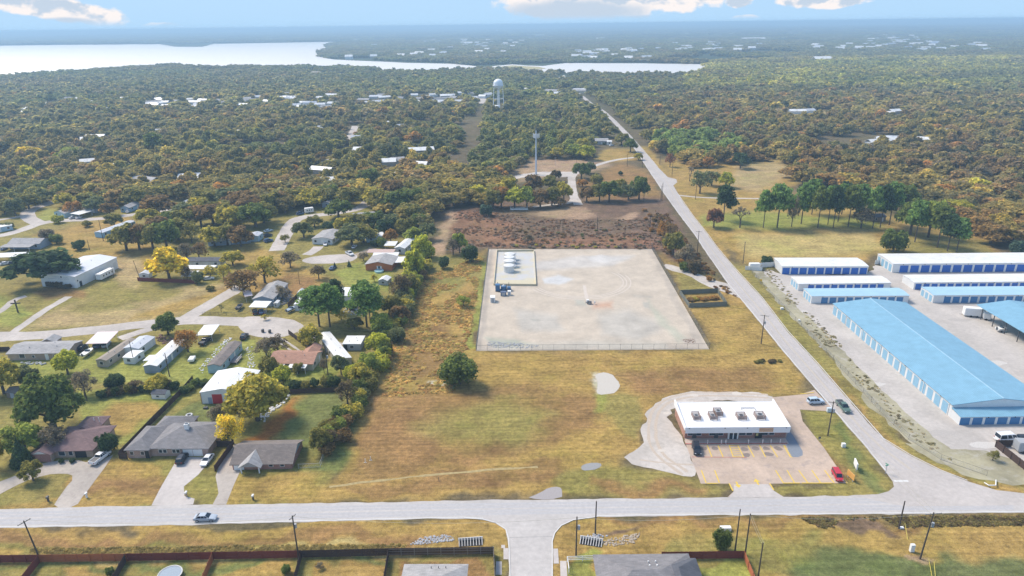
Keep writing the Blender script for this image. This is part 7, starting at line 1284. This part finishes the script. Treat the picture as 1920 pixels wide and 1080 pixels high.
# telecom monopole
g = G(1005, 327); t_ = thing('telecom_mast', 'pale blue grey telecom monopole with an antenna ring', 'telecom mast', g); MM = M('mast_grey', (.55, .60, .66), .5, .05, 1); MB().tube((0, 0, 0), (0, 0, 30.5), .75, .38, 12).build('pole', MM, t_); MB().tube((0, 0, 30.5), (0, 0, 33), .12, .06, 6).build('lightning_rod', MM, t_)
mb = MB()
for k in range(3):
    a = k*2.094+.3; b = a+2.094; mb.tube((2.6*math.cos(a), 2.6*math.sin(a), 27), (2.6*math.cos(b), 2.6*math.sin(b), 27), .09, None, 5); mb.tube((0, 0, 27), (2.6*math.cos(a), 2.6*math.sin(a), 27), .09, None, 5)
mb.build('antenna_frame', MM, t_)
for k in range(3):
    a = k*2.094+.3; b = a+2.094
    for f in (.1, .37, .63, .9): x = 2.7*(math.cos(a)*(1-f)+math.cos(b)*f); y = 2.7*(math.sin(a)*(1-f)+math.sin(b)*f); MB().box(x-.22, x+.22, y-.16, y+.16, 25.7, 28.5).build('antenna_panel', WHITE, t_)
pole(1041, 312, 7, 'left lamp post near the telecom mast', mat=GREYM, name='lamp_post', r=.09, cat='lamp post'); pole(1081, 314, 8, 'second lamp post near the telecom mast', mat=WOOD, name='lamp_post', r=.12, cat='lamp post')
for x, y, hh, lb in ((1033, 384, 8.5, 'lamp post with white globe beside the steel enclosure'), (1208, 378, 0, '')):
    if hh: g = G(x, y); t_ = thing('lamp_post', lb, 'lamp post', g); MB().tube((0, 0, 0), (0, 0, hh), .11, .08, 6).build('post', GREYM, t_); MB().lathe([(.1, hh-.2), (.5, hh), (.62, hh+.4), (.4, hh+.8), (.05, hh+.95)], 10).build('globe', WHITE, t_, True)
# fences
FR = M('red_brown_boards', (.20, .045, .030), .85, .25, 2.5); FO = M('orange_and_sunlit_boards', (.40, .13, .05), .85, .25, 2.5); FD = M('dark_stained_boards', (.075, .045, .035), .9, .3, 2.5); FG = M('grey_boards', (.20, .18, .16), .9, .2, 2.5)  # orange boards also carry sunlight in their colour on the side fences
def fence(pts, h, mat, label, post=2.4, style='board', group=None, pm=None, name='board_fence', gate=False):
    P = [G(*p) for p in pts]; t_ = thing(name, label, 'fence', P[0], 0, group); O = P[0]; pan = MB(); rail = MB(); pmesh = MB(); pw = .03 if style == 'chain' else .06; pmesh.box(-pw, pw, -pw, pw, 0, h+.08); pme = pmesh.mesh('post', pm or mat); tot_ = sum((P[i+1]-P[i]).length for i in range(len(P)-1)); post = max(post, tot_/95)
    for i in range(len(P)-1):
        a, b = P[i]-O, P[i+1]-O; d = b-a; L_ = d.length; d.normalize(); nr = Vector((-d.y, d.x, 0)); n = max(1, int(L_/post))
        def seg(mb, u0, u1, z0, z1, th, off=0):
            p, q = a+d*u0+nr*off, a+d*u1+nr*off; mb.hexa([(p-nr*th)+Vector((0, 0, z0)), (q-nr*th)+Vector((0, 0, z0)), (q+nr*th)+Vector((0, 0, z0)), (p+nr*th)+Vector((0, 0, z0))], [(p-nr*th)+Vector((0, 0, z1)), (q-nr*th)+Vector((0, 0, z1)), (q+nr*th)+Vector((0, 0, z1)), (p+nr*th)+Vector((0, 0, z1))])
        if style == 'board':
            w = .3; k = max(1, int(L_/w)); w = L_/k
            for j in range(k): seg(pan, j*w+.008, (j+1)*w-.008, .03, h-.04*((j*7+i) % 3)*.5, .015)
            for z in (.35, h*.55, h-.3): seg(rail, 0, L_, z, z+.09, .03, -.05)
        elif style == 'rail':
            for z in (.35, .75, 1.15): seg(rail, 0, L_, z, z+.14, .03)
        elif style == 'chain':
            seg(rail, 0, L_, h-.05, h, .025); seg(rail, 0, L_, .08, .12, .02)
            k = max(1, int(L_/.6))
            for j in range(k): u = j*L_/k; p, q = a+d*u+Vector((0, 0, .1)), a+d*(min(L_, u+L_/k*1.0))+Vector((0, 0, h-.05)); pan.tube(p, q, .010, None, 3); p, q = a+d*u+Vector((0, 0, h-.05)), a+d*(min(L_, u+L_/k*1.0))+Vector((0, 0, .1)); pan.tube(p, q, .010, None, 3)
        for j in range(n+(1 if i == len(P)-2 else 0)): o = bpy.data.objects.new('post', pme); COL.objects.link(o); o.parent = t_; q = a+d*(L_*j/n)-nr*.08; o.location = q; o.rotation_euler = (0, 0, math.atan2(d.y, d.x))
    if pan.v: pan.build('boards' if style == 'board' else 'wire_mesh', mat, t_)
    if rail.v: rail.build('rail', pm or mat, t_)
    return t_
fence([(-120, 1056), (75, 1054)], 1.9, FR, 'red brown board fence at the lower left corner of the frame'); fence([(77, 1054), (240, 1052)], 1.9, FO, 'orange brown board fence right of the leaning pole')
fence([(240, 1052), (400, 1049)], 1.9, FR, 'dark red board fence behind the round trampoline'); fence([(400, 1049), (562, 1046)], 1.9, FR, 'red brown board fence left of the middle pole'); fence([(562, 1046), (728, 1042)], 1.9, FD, 'dark stained board fence right of the middle pole'); fence([(728, 1042), (926, 1039)], 1.9, FD, 'dark fence with pale posts ending at the side street', pm=GREYW)
fence([(75, 1055), (40, 1100)], 1.9, FR, 'red brown side fence below the leaning pole'); fence([(237, 1053), (205, 1110)], 1.9, FD, 'dark side fence left of the trampoline'); fence([(400, 1050), (375, 1110)], 1.9, FO, 'sunlit orange side fence right of the trampoline'); fence([(566, 1046), (548, 1110)], 1.9, FD, 'dark side fence below the middle pole'); fence([(729, 1043), (718, 1110)], 1.9, FD, 'dark side fence left of the bottom grey roof'); fence([(926, 1040), (930, 1120)], 1.9, FD, 'dark side fence along the side street', pm=GREYW)
fence([(1240, 1049), (1394, 1047)], 1.9, FR, 'dark red board fence behind the bottom hip roofed house'); fence([(1395, 1048), (1420, 1110)], 1.9, FO, 'sunlit orange side fence at the near pole')
fence([(1064, 1053), (1120, 1051)], 1.2, WHITE, 'white three rail fence beside the side street', 2.2, 'rail', name='rail_fence'); fence([(1064, 1053), (1067, 1075)], 1.2, WHITE, 'short white rail fence running towards the camera', 2.2, 'rail', name='rail_fence')
fence([(259, 527), (368, 532)], 1.7, FR, 'low red board fence below the golden tree')
fence([(225, 858), (290, 790), (345, 735), (362, 715)], 1.9, FD, 'long dark fence between green lawn and workshop yard'); fence([(225, 860), (240, 861)], 1.8, FD, 'short dark fence beside the largest brick house'); fence([(408, 838), (437, 838)], 1.8, FD, 'dark fence behind the white saloon car'); fence([(437, 838), (404, 884)], 1.8, FD, 'dark side fence left of the smallest brick house')
fence([(560, 878), (600, 876), (606, 860)], 1.2, GREYM, 'low grey wire fence right of the smallest brick house', 2, 'chain', name='wire_fence', pm=GREYM); fence([(542, 627), (586, 660), (592, 668)], 1.8, FD, 'dark fence left of the pale yellow tree'); fence([(520, 740), (640, 735)], 1.6, FD, 'dark fence under the hedge below the tan roofed house'); fence([(-20, 660), (20, 659)], 1.8, FD, 'dark fence left of the brick bungalow')
fence([(540, 577), (560, 556)], 1.8, FD, 'dark fence between blue grey cottage and hidden trailer') ; fence([(380, 590), (440, 591), (470, 585)], 1.1, DKM, 'thin wire fence round the corner lawn', 3, 'chain', name='wire_fence', pm=DKM); fence([(565, 500), (660, 503), (700, 498)], 1.2, GREYM, 'wire fence below the turning circle', 3, 'chain', name='wire_fence', pm=DKM); fence([(565, 548), (700, 548)], 1.7, FD, 'dark fence across the garden behind the pines')
fence([(1640, 496), (1668, 494)], 2.0, WHW, 'white panel fence between the two back storage sheds', 3); fence([(1422, 502), (1450, 500)], 2.2, WHW, 'white panel fence left of the first storage shed', 3); fence([(1397, 506), (1428, 508), (1430, 501)], 1.8, WHITE, 'white panel enclosure beside the county road', 2.2)
t_ = thing('parked_trailer', 'white covered trailer inside the roadside enclosure', 'trailer', G(1414, 503)); MB().box(-2.2, 2.2, -1, 1, .5, 2.2).build('body', WHITE, t_); MB().box(-2.1, 2.1, -.9, .9, 2.2, 2.35).build('roof', WHITE, t_); [MB().tube((0, -.1, 0), (0, .1, 0), .34, None, 10).build('wheel', TYRE, t_).__setattr__('location', (0, s_, .34)) for s_ in (-1, 1)]
fence([(1404, 505), (1442, 550), (1514, 625), (1590, 705), (1650, 772), (1704, 824), (1764, 862), (1850, 892)], 1.5, GREYM, 'long wire fence along the storage yard verge', 5, 'chain', name='wire_fence', pm=GREYW)
fence([(1866, 838), (1925, 885), (1960, 915)], 2.0, FD, 'dark board fence of the green corner yard'); fence([(1866, 838), (1895, 838)], 2.0, FD, 'short dark board fence before the white minibus')
# gas pad fence and equipment
fence([(917, 467), (893, 657)], 1.9, GREYM, 'wire fence along the left side of the gas pad', 4, 'chain', name='wire_fence', pm=DKM); fence([(893, 657), (1330, 654)], 1.9, GREYM, 'wire fence along the near side of the gas pad', 3.6, 'chain', name='wire_fence', pm=DKM); fence([(1330, 654), (1273, 553)], 1.9, GREYM, 'wire fence along the right side of the gas pad', 4, 'chain', name='wire_fence', pm=DKM); fence([(1273, 553), (1222, 467)], 1.9, GREYM, 'wire fence beside the pad gate', 4, 'chain', name='wire_fence', pm=DKM); fence([(917, 467), (1222, 467)], 1.9, GREYM, 'wire fence along the back of the gas pad', 4, 'chain', name='wire_fence', pm=DKM)
fence([(1275, 552), (1345, 549), (1362, 574), (1292, 577), (1275, 552)], 1.9, M('green_grey_boards', (.16, .17, .14), .9, .2, 2), 'grey green screen fence round the brushy corner beside the pad', 3)
hedge([(1290, 562), (1320, 562), (1348, 560)], 10, 3.2, 1.2, ['br', 'or', 'yo'], 'brushy tuft inside the screen fence', 'tufts inside the screen fence', 0, 1.2)
CRM = M('cream_bund', (.55, .49, .34), .7, .08, 1)
def slabpx(name, q, z0, z1, mat, label, cat): 
    P = [G(*p) for p in q]; mb = MB(); mb.hexa([(p.x, p.y, z0) for p in P], [(p.x, p.y, z1) for p in P]); return tag(mb.build(name, mat), label, cat)
a, b, c, d_ = G(926, 535), G(1005, 536), G(1001, 471), G(932, 472); O = a
t_ = thing('tank_bund', 'cream walled containment floor of the tank battery', 'tank bund', a); a0, b0, c0, d0 = [p-O for p in (a, b, c, d_)]
mb = MB(); mb.face([(p.x, p.y, .08) for p in (a0, b0, c0, d0)]); fm = attr_mat('bund_floor') if 0 else None
mt, t, bb = newmat('stained_liner'); c_ = nmix(t, nmap(t, nnoise(t, .12, 5, rough=.65), .45, .60, 0, 1), (.50, .49, .47), (.54, .49, .36)); c_ = nmix(t, nmap(t, nnoise(t, .16, 4, rough=.7), .60, .72, 0, .8), c_, (.36, .37, .34)); t.links.new(c_, bb.inputs['Base Color']); bb.inputs['Roughness'].default_value = .6
mb.build('liner_floor', mt, t_)
for p, q in ((a0, b0), (b0, c0), (c0, d0), (d0, a0)):
    d = (q-p).normalized(); nr = Vector((-d.y, d.x, 0)); w = MB(); w.hexa([p-nr*.12-d*.12, q-nr*.12+d*.12, q+nr*.12+d*.12, p+nr*.12-d*.12], [v+Vector((0, 0, .85)) for v in (p-nr*.12-d*.12, q-nr*.12+d*.12, q+nr*.12+d*.12, p+nr*.12-d*.12)]); w.build('bund_wall', CRM, t_)
f0 = a0.lerp(d0, .14); f1 = b0.lerp(c0, .14); mb = MB(); mb.face([(p.x, p.y, .1) for p in (a0, b0, f1, f0)]); mb.build('cream_apron', CRM, t_)
TK = M('tank_white', (.68, .67, .64), .5, .05, .8)
for k, (x, y, hh) in enumerate(((954, 509, 3.1), (954.5, 500, 3.1), (955, 493, 3.1), (955.5, 487, 3.1))):
    t_ = thing('storage_tank', ['nearest', 'second nearest', 'third', 'farthest'][k]+' white round storage tank in the tank battery', 'storage tank', G(x, y), 0, 'white tanks in the tank battery'); MB().lathe([(2.35, .1), (2.35, hh-.3)], 24).build('shell', TK, t_); MB().lathe([(2.36, hh-.3), (2.3, hh-.15), (.3, hh+.15)], 24).build('roof', TK, t_); MB().box(-.4, .4, 2.1, 2.5, hh-.4, hh-.1).build('hatch', GREYM, t_)
    MB().box(2.35, 3.0, -1.6, 1.6, hh-.5, hh-.4).build('walkway', GREYM, t_); MB().tube((3.0, -1.6, hh+.5), (3.0, 1.6, hh+.5), .04, None, 4).build('handrail', DKM, t_)
BLM = M('compressor_blue', (.04, .13, .26), .5, .15, 2)
t_ = thing('compressor_skid', 'blue compressor skid with round fan housing below the tank battery', 'compressor', G(943, 545)); MB().box(-3, 3.4, -1.2, 1.4, .1, .35).build('skid', DKM, t_); MB().box(-3, -1.2, -1, 1.2, .35, 2.7).build('cooler', BLM, t_); MB().lathe([(1.15, .35), (1.15, 2.0), (.9, 2.1)], 16, .3, .1).build('fan_housing', BLM, t_); MB().lathe([(.5, 2.1), (.3, 2.5)], 10, .3, .1).build('fan_hub', WHITE, t_); MB().box(1.7, 3.2, -.7, .8, .35, 1.6).build('engine', BLM, t_)
for x, y in ((-2.1, 1.4), (2.4, 1.1), (1.5, -1.0)): MB().tube((x, y, .3), (x, y, 3.2), .1, None, 6).build('exhaust_pipe', DKM, t_)
for (x, y, w, d, hh, mt_, lb) in ((944, 554, 2.2, 1.6, 1.6, M('slate_box', (.10, .13, .2), .6), 'dark slate metal box in front of the compressor'), (955, 553, 1.3, 1.3, 1.7, WHITE, 'small white metal box right of the slate box'), (924, 565, 1.8, 2.6, 2.0, WHITE, 'white meter house at the left edge of the pad'), (1105, 570, 1.6, .9, 1.0, DKM, 'small dark wellhead unit in the middle of the pad')):
    t_ = thing('equipment_box' if 'well' not in lb else 'wellhead', lb, 'equipment', G(x, y)); MB().box(-w/2, w/2, -d/2, d/2, .05, hh).build('cabinet', mt_, t_); MB().box(-w/2-.05, w/2+.05, -d/2-.05, d/2+.05, hh, hh+.06).build('lid', mt_, t_); MB().box(-w*.3, w*.3, -d/2-.03, -d/2-.001, .2, hh-.2).build('door', GREYM, t_)
t_ = thing('wellhead', 'white valve tree right of the dark wellhead unit', 'equipment', G(1115, 571)); MB().tube((0, 0, 0), (0, 0, 1.5), .15, None, 8).tube((-.5, 0, .9), (.5, 0, .9), .12, None, 6).build('valve_tree', WHITE, t_); MB().lathe([(.35, 1.0), (.35, 1.06)], 10).build('hand_wheel', GREYM, t_)
t_ = thing('wellhead', 'white pump housing on the dark wellhead pad', 'equipment', G(1102, 567)); MB().box(-.5, .5, -.4, .4, .1, 1.1).build('housing', WHITE, t_); MB().box(-.8, .8, -.6, .6, .02, .1).build('base', DKM, t_)
t_ = thing('steel_enclosure', 'white framed steel cage enclosure on the scrub', 'enclosure', G(957, 394)); mb = MB()
for k in range(10): x = k*1.1; mb.box(x, x+.08, 4.9, 4.98, 0, 2.2)
for z in (.1, 1.1, 2.15): mb.box(0, 10, 4.9, 4.97, z, z+.08)
mb.build('back_fence', DKM, t_)
for x in (-.1, 10.0): MB().hexa([(x, 0, 0), (x+.15, 0, 0), (x+.15, 5, 0), (x, 5, 0)], [(x, 0, .7), (x+.15, 0, .7), (x+.15, 5, 2.2), (x, 5, 2.2)]).build('side_panel', WHITE, t_)
MB().box(0, 10, 0, 5, .03, .2).build('floor_slab', WHITE, t_); MB().box(0, 10, -.1, 0.0, .2, .7).build('front_panel', WHITE, t_)
# culvert headwalls with sloping grates, rip-rap
CW_ = M('white_concrete', (.62, .60, .57), .85, .1, 2)
def culvert(A, B, label, dr):
    a, Lx, rz = rectAB(A, B); t_ = thing('culvert_headwall', label, 'culvert', a, rz); MB().box(0, Lx, -.75*dr, 1.05*dr, .03, .06).build('dark_pit', DARK, t_) if dr > 0 else MB().box(0, Lx, -1.3, .9, .03, .06).build('dark_pit', DARK, t_)
    n = 9
    for k in range(n): x = Lx*k/(n-1); MB().hexa([(x-.06, -.7, .07), (x+.06, -.7, .07), (x+.06, 1.1, .07), (x-.06, 1.1, .07)], [(x-.06, -.7, .15), (x+.06, -.7, .15), (x+.06, 1.1, .6), (x-.06, 1.1, .6)]).build('grate_bar', CW_, t_)
    MB().box(-.2, Lx+.2, 1.1, 1.25, 0, .65).build('headwall', CW_, t_)
culvert((861, 1021), (904, 1018), 'white ribbed culvert grate left of the side street', 1); culvert((1088, 1016), (1128, 1022), 'white ribbed culvert grate right of the side street', 1)
def rubble(name, poly, n, s0, s1, mat, label, seed):
    rg = random.Random(seed); P = np.array([(G(*p).x, G(*p).y) for p in poly]); lo, hi = P.min(0), P.max(0); iv, if_ = ico(1); mb = MB(); c = 0
    while c < n:
        x, y = rg.uniform(lo[0], hi[0]), rg.uniform(lo[1], hi[1])
        if not inside(np.array([x]), np.array([y]), [tuple(p) for p in P])[0]: continue
        s_ = rg.uniform(s0, s1); mb.add([(x+v[0]*s_*rg.uniform(.7, 1.2), y+v[1]*s_*rg.uniform(.7, 1.2), s_*.3+v[2]*s_*.6) for v in iv], [tuple(int(q) for q in f) for f in if_]); c += 1
    return tag(mb.build(name, mat), label, 'rocks', kind='stuff')
ROCK = M('broken_concrete', (.42, .42, .43), .9, .25, 3)
rubble('rip_rap', [(768, 1022), (790, 1008), (830, 1003), (850, 1005), (852, 1014), (800, 1020)], 300, .07, .24, ROCK, 'broken white rip rap stones in the left ditch', 1); rubble('rip_rap', [(1130, 1015), (1150, 1008), (1200, 1000), (1190, 1018), (1150, 1024), (1128, 1024)], 220, .08, .26, M('tan_rock', (.44, .36, .27), .9, .25, 3), 'tan stones in the right ditch', 2); rubble('rip_rap', [(1095, 1006), (1112, 1001), (1140, 1005), (1120, 1010)], 40, .1, .3, ROCK, 'pale stones above the right culvert', 5)
rubble('debris', [(485, 785), (500, 755), (530, 742), (548, 740), (540, 752), (510, 772), (495, 792)], 150, .15, .5, M('white_debris', (.70, .69, .67), .8, .15, 3), 'white debris heap beside the big yellow tree', 3); rubble('debris', [(318, 633), (345, 640), (340, 652), (305, 645), (290, 634), (300, 628)], 120, .2, .55, M('brush_brown', (.22, .13, .09), .95, .3, 3), 'reddish brush pile under the round green tree', 4)
rubble('debris', [(372, 690), (400, 660), (420, 636), (438, 632), (400, 672), (380, 700)], 90, .12, .4, M('white_debris', (.70, .69, .67), .8, .15, 3), 'white scrap strewn between two trailers', 6); rubble('debris', [(460, 650), (472, 650), (480, 690), (465, 690)], 60, .12, .35, M('white_debris', (.70, .69, .67), .8), 'white scrap beside the side deck', 7); rubble('debris', [(520, 555), (545, 545), (556, 560), (530, 575)], 90, .2, .6, M('dark_junk', (.16, .16, .16), .8, .3, 3), 'dark yard junk beside the mottled roofed cottage', 8); rubble('debris', [(635, 575), (690, 575), (690, 590), (640, 592)], 70, .2, .5, M('mixed_junk', (.36, .37, .36), .8, .4, 2), 'yard junk between the pines', 9); rubble('debris', [(30, 680), (100, 680), (100, 684), (30, 684)], 30, .2, .6, M('mixed_junk', (.36, .37, .36), .8), 'yard junk along the brick bungalow', 10)
# pavement bits at the side street
for q, nm, lb in (([(944, 1049), (954, 1049), (953, 1028), (944, 1028)], 'kerb_pad', 0), ([(1038, 1057), (1048, 1057), (1046, 1029), (1037, 1029)], 'kerb_pad', 0), ([(929, 1078), (941, 1078), (941, 1053), (930, 1053)], 'pavement', 0), ([(1051, 1085), (1064, 1085), (1062, 1052), (1050, 1052)], 'pavement', 0), ([(940, 1028), (947, 1028), (947, 1022), (940, 1022)], 'kerb_pad', 0)):
    P = [G(*p).xy for p in q]; tag(fill(nm, P, .05, CONC), kind='structure')
CM = [(870, 972.3), (905, 974.3), (930, 981), (948, 993), (953.5, 1012), (956.5, 1100)]; stripe('kerb', off(CM, .05), .22, .12, CW_); stripe('kerb', off([(1120, 969.3), (1075, 975.3), (1052, 986), (1040, 1000), (1035.5, 1015), (1035.5, 1100)], 0), .22, .12, CW_)
stripe('street_joint', off([(955, 1008), (1036, 1006)], 0), .12, .03, M('dark_joint', (.3, .29, .28), .9))
# signs, mail boxes, small things
def board(name, label, cat, x, y, w, h, z, mat, rot=0, post=GREYM, t=.12, n=2):
    t_ = thing(name, label, cat, G(x, y), R(rot)); MB().box(-w/2, w/2, -t/2, t/2, z, z+h).build('panel', mat, t_)
    for u in ((-w*.35, w*.35) if n == 2 else (0,)): MB().box(u-.06, u+.06, -.05, .05, 0, z+(.02 if n == 2 else h*.5)).build('post', post, t_)
    return t_
board('road_sign', 'orange faced roadside sign board near the red van', 'sign', 1594, 899, 2.6, 1.5, .5, M('orange_sign', (.72, .38, .10), .5), 100); board('shop_sign', 'white roadside pylon sign near the shop corner', 'sign', 1603, 880, 2.6, 1.5, .8, WHITE, 78, t=.3)
board('warning_sign', 'yellow diamond warning sign on the yard verge', 'sign', 1426, 533, .9, .9, 1.3, M('yellow_sign', (.75, .45, .03), .5), -30, n=1); t_ = board('street_sign', 'green street name sign at the road junction', 'street sign', 1660, 888, .9, .25, 2.2, M('green_sign', (.05, .32, .22), .5), 20, n=1); MB().box(-.05, .05, -.45, .45, 2.5, 2.75).build('panel', M('green_sign', (.05, .32, .22), .5), t_)
board('utility_cabinet', 'small white cabinet on the lawn right of the shop', 'cabinet', 1581, 838, .9, 1.0, .05, WHITE, 0, t=.7, n=1); board('utility_cabinet', 'pale cabinet at the foot of the shop roadside pole', 'cabinet', 1554, 772, 1.2, 1.2, .05, M('pale_cabinet', (.55, .62, .66), .5), 0, t=.8, n=1); board('utility_cabinet', 'white upright cabinet left of the tall crossarm pole', 'cabinet', 1709, 1034, .8, 1.7, .05, WHITE, 0, t=.6, n=1); board('utility_box', 'low white box beside the short bare pole', 'cabinet', 1690, 991, .8, .35, .05, WHITE, 0, t=.5, n=1); board('utility_box', 'white box behind the single verge tree', 'cabinet', 1360, 994, 2.2, .8, .05, WHITE, 0, t=.9, n=1)
board('outdoor_sign', 'small dark sign on a post in the lawn by the pole', 'sign', 1536, 826, .6, .5, .6, DKM, 0, n=1); board('utility_box', 'small white box on the gravel verge of the yard', 'cabinet', 1466, 580, 1.0, .7, .05, WHITE, 0, t=.7, n=1); board('utility_box', 'tiny white box beside the yard fence', 'cabinet', 1498, 602, .7, .6, .05, WHITE, 0, t=.6, n=1)
for x, y, lb in ((91, 940, 'black mailbox beside the horseshoe drive'), (350, 931, 'brick mailbox beside the wide concrete drive'), (475, 937, 'white and black mailbox on the lawn of the smallest brick house'), (163, 933, 'pale stone mailbox in the wide front lawn')):
    t_ = thing('mailbox', lb, 'mailbox', G(x, y)); c = DKM if 'black' in lb else (BRK['tan'] if 'brick' in lb else WHITE); MB().box(-.16, .16, -.16, .16, 0, 1.0).build('post', c, t_); MB().box(-.2, .2, -.35, .35, 1.0, 1.35).build('box', WHITE if 'white' in lb or 'brick' in lb else c, t_)
for x, y, w, lb in ((320, 1082, 4.6, 'round grey blue trampoline inside the left garden'),):
    t_ = thing('trampoline', lb, 'trampoline', G(x, y)); MB().lathe([(w/2-.2, .78), (w/2, .8), (w/2, .9), (w/2-.2, .88)], 28, cap=False).build('rim', M('rim_grey', (.5, .5, .48), .6), t_); MB().lathe([(.02, .80), (w/2-.2, .82), (.02, .84)], 28).build('mat', M('mat_blue_grey', (.26, .32, .38), .6), t_)
    for k in range(6): a = k*1.047; MB().tube((w*.47*math.cos(a), w*.47*math.sin(a), 0), (w*.47*math.cos(a), w*.47*math.sin(a), .8), .04, None, 5).build('leg', DKM, t_)
t_ = thing('paddling_pool', 'pale blue round pool in front of the orange cottage', 'pool', G(711, 510)); MB().lathe([(1.9, 0), (2.0, .8), (1.85, .8), (1.85, .1)], 20, cap=False).build('wall', M('pool_blue', (.40, .62, .70), .5), t_); MB().lathe([(.02, .6), (1.84, .62)], 20).build('water', M('pool_water', (.35, .58, .62), .15), t_)
t_ = thing('cross_monument', 'dark wooden cross on the lawn left of the church hall', 'cross', G(34, 586), R(8)); MB().box(-.2, .2, -.2, .2, 0, 5.2).build('upright', WOOD, t_); MB().box(-1.7, -.2, -.17, .17, 3.6, 4.0).build('arm', WOOD, t_); MB().box(.2, 1.7, -.17, .17, 3.6, 4.0).build('arm', WOOD, t_)
for x, y, lb in ((355, 780, 'white rimmed tyre lying on the workshop lawn'), (356, 789, 'dark tyre lying on the workshop lawn')): t_ = thing('old_tyre', lb, 'tyre', G(x, y)); MB().lathe([(.55, .02), (.95, .05), (1.0, .3), (.9, .5), (.55, .45), (.5, .2)], 16, cap=False).build('ring', M('whitewall', (.5, .5, .5), .8) if 'white' in lb else TYRE, t_)
for x, y, lb in ((338, 788, 'small dark yard item behind the largest brick house'), (386, 766, 'dark flat object beside the workshop')): t_ = thing('yard_item', lb, 'yard item', G(x, y)); MB().prism([(-.6, -.4), (.5, -.45), (.65, .3), (-.4, .45)], .02, .5).build('body', DKM, t_); MB().tube((0, 0, .5), (.1, 0, .9), .05).build('handle', DKM, t_)
for x, y, lb in ((685, 867, 'left white marker post in the mown field'), (695, 863, 'right white marker post in the mown field'), (823, 902, 'dark marker post in the mown field'), (838, 890, '')): 
    if lb: tag(MB().box(-.06, .06, -.06, .06, 0, 1.1).box(-.35, .35, -.05, .05, -.01, .04).build('marker_post', WHITE if 'white' in lb else WOOD), lb, 'marker post').location = G(x, y)
for x, y in ((493, 623), (506, 624)): t_ = thing('waste_bin', 'dark round waste bin at the turning circle, %s one' % ('left' if x < 500 else 'right'), 'bin', G(x, y)); MB().lathe([(.5, 0), (.55, 1.1)], 12).build('bin', DKM, t_); MB().lathe([(.57, 1.1), (.3, 1.25), (.02, 1.3)], 12).build('lid', DKM, t_)
t_ = thing('pipe_barrier', 'white pipe barrier beside the yard ditch', 'barrier', G(1858, 918)); MB().tube(G(1846, 905)-G(1858, 918), G(1853, 914)-G(1858, 918)+Vector((0, 0, .6)), .12).tube(G(1853, 914)-G(1858, 918)+Vector((0, 0, .6)), G(1866, 914)-G(1858, 918)+Vector((0, 0, .6)), .12).tube(G(1866, 914)-G(1858, 918)+Vector((0, 0, .6)), G(1867, 902)-G(1858, 918)+Vector((0, 0, .3)), .12).build('pipe', WHITE, t_)

rubble('rubble', [(914, 640), (960, 642), (1010, 648), (1000, 653), (915, 652)], 260, .08, .32, ROCK, 'grey white rubble along the near left corner of the gas pad', 11)
rubble('rubble', [(1278, 637), (1302, 635), (1305, 644), (1285, 643)], 50, .08, .28, M('brown_spoil', (.30, .22, .16), .95), 'brown spoil at the near right corner of the gas pad', 12)
HAZE = 2.4e-4
# ------------------------------------------------------------------ haze
mt = bpy.data.materials.new('haze'); mt.use_nodes = True; t = mt.node_tree; t.nodes.clear()
pv = t.nodes.new('ShaderNodeVolumePrincipled'); pv.inputs['Color'].default_value = (.55, .80, 1, 1); pv.inputs['Density'].default_value = HAZE; pv.inputs['Anisotropy'].default_value = .1
o_ = t.nodes.new('ShaderNodeOutputMaterial'); t.links.new(pv.outputs[0], o_.inputs['Volume'])
mb = MB(); mb.box(-30000, 30000, -450, 32000, -1.5, 104.); ho = mb.build('haze', mt); tag(ho, kind='stuff')

# where things look alike, their order from the left tells them apart
def order_labels():
    by = {}
    for o in S.objects:
        if o.parent is None and o.get('label') and o.get('kind') != 'stuff': by.setdefault(o['label'], []).append(o)
    ORD = ['leftmost', 'second from left', 'third from left', 'fourth from left', 'fifth from left', 'sixth from left', 'seventh from left', 'eighth from left', 'ninth from left', 'tenth from left', 'eleventh from left', 'twelfth from left']
    for lab, os_ in by.items():
        if 1 < len(os_) <= 12 and len(lab.split()) <= 11:
            os_.sort(key=lambda o: o.location.x/max(1., o.location.y))
            for k, o in enumerate(os_): o['label'] = (('rightmost' if k == len(os_)-1 else ORD[k])+' of '+('two ' if len(os_) == 2 else '')+'like '+lab) if 0 else lab+', '+('rightmost' if k == len(os_)-1 else ORD[k])+(' of two' if len(os_) == 2 else ' of such')
order_labels()
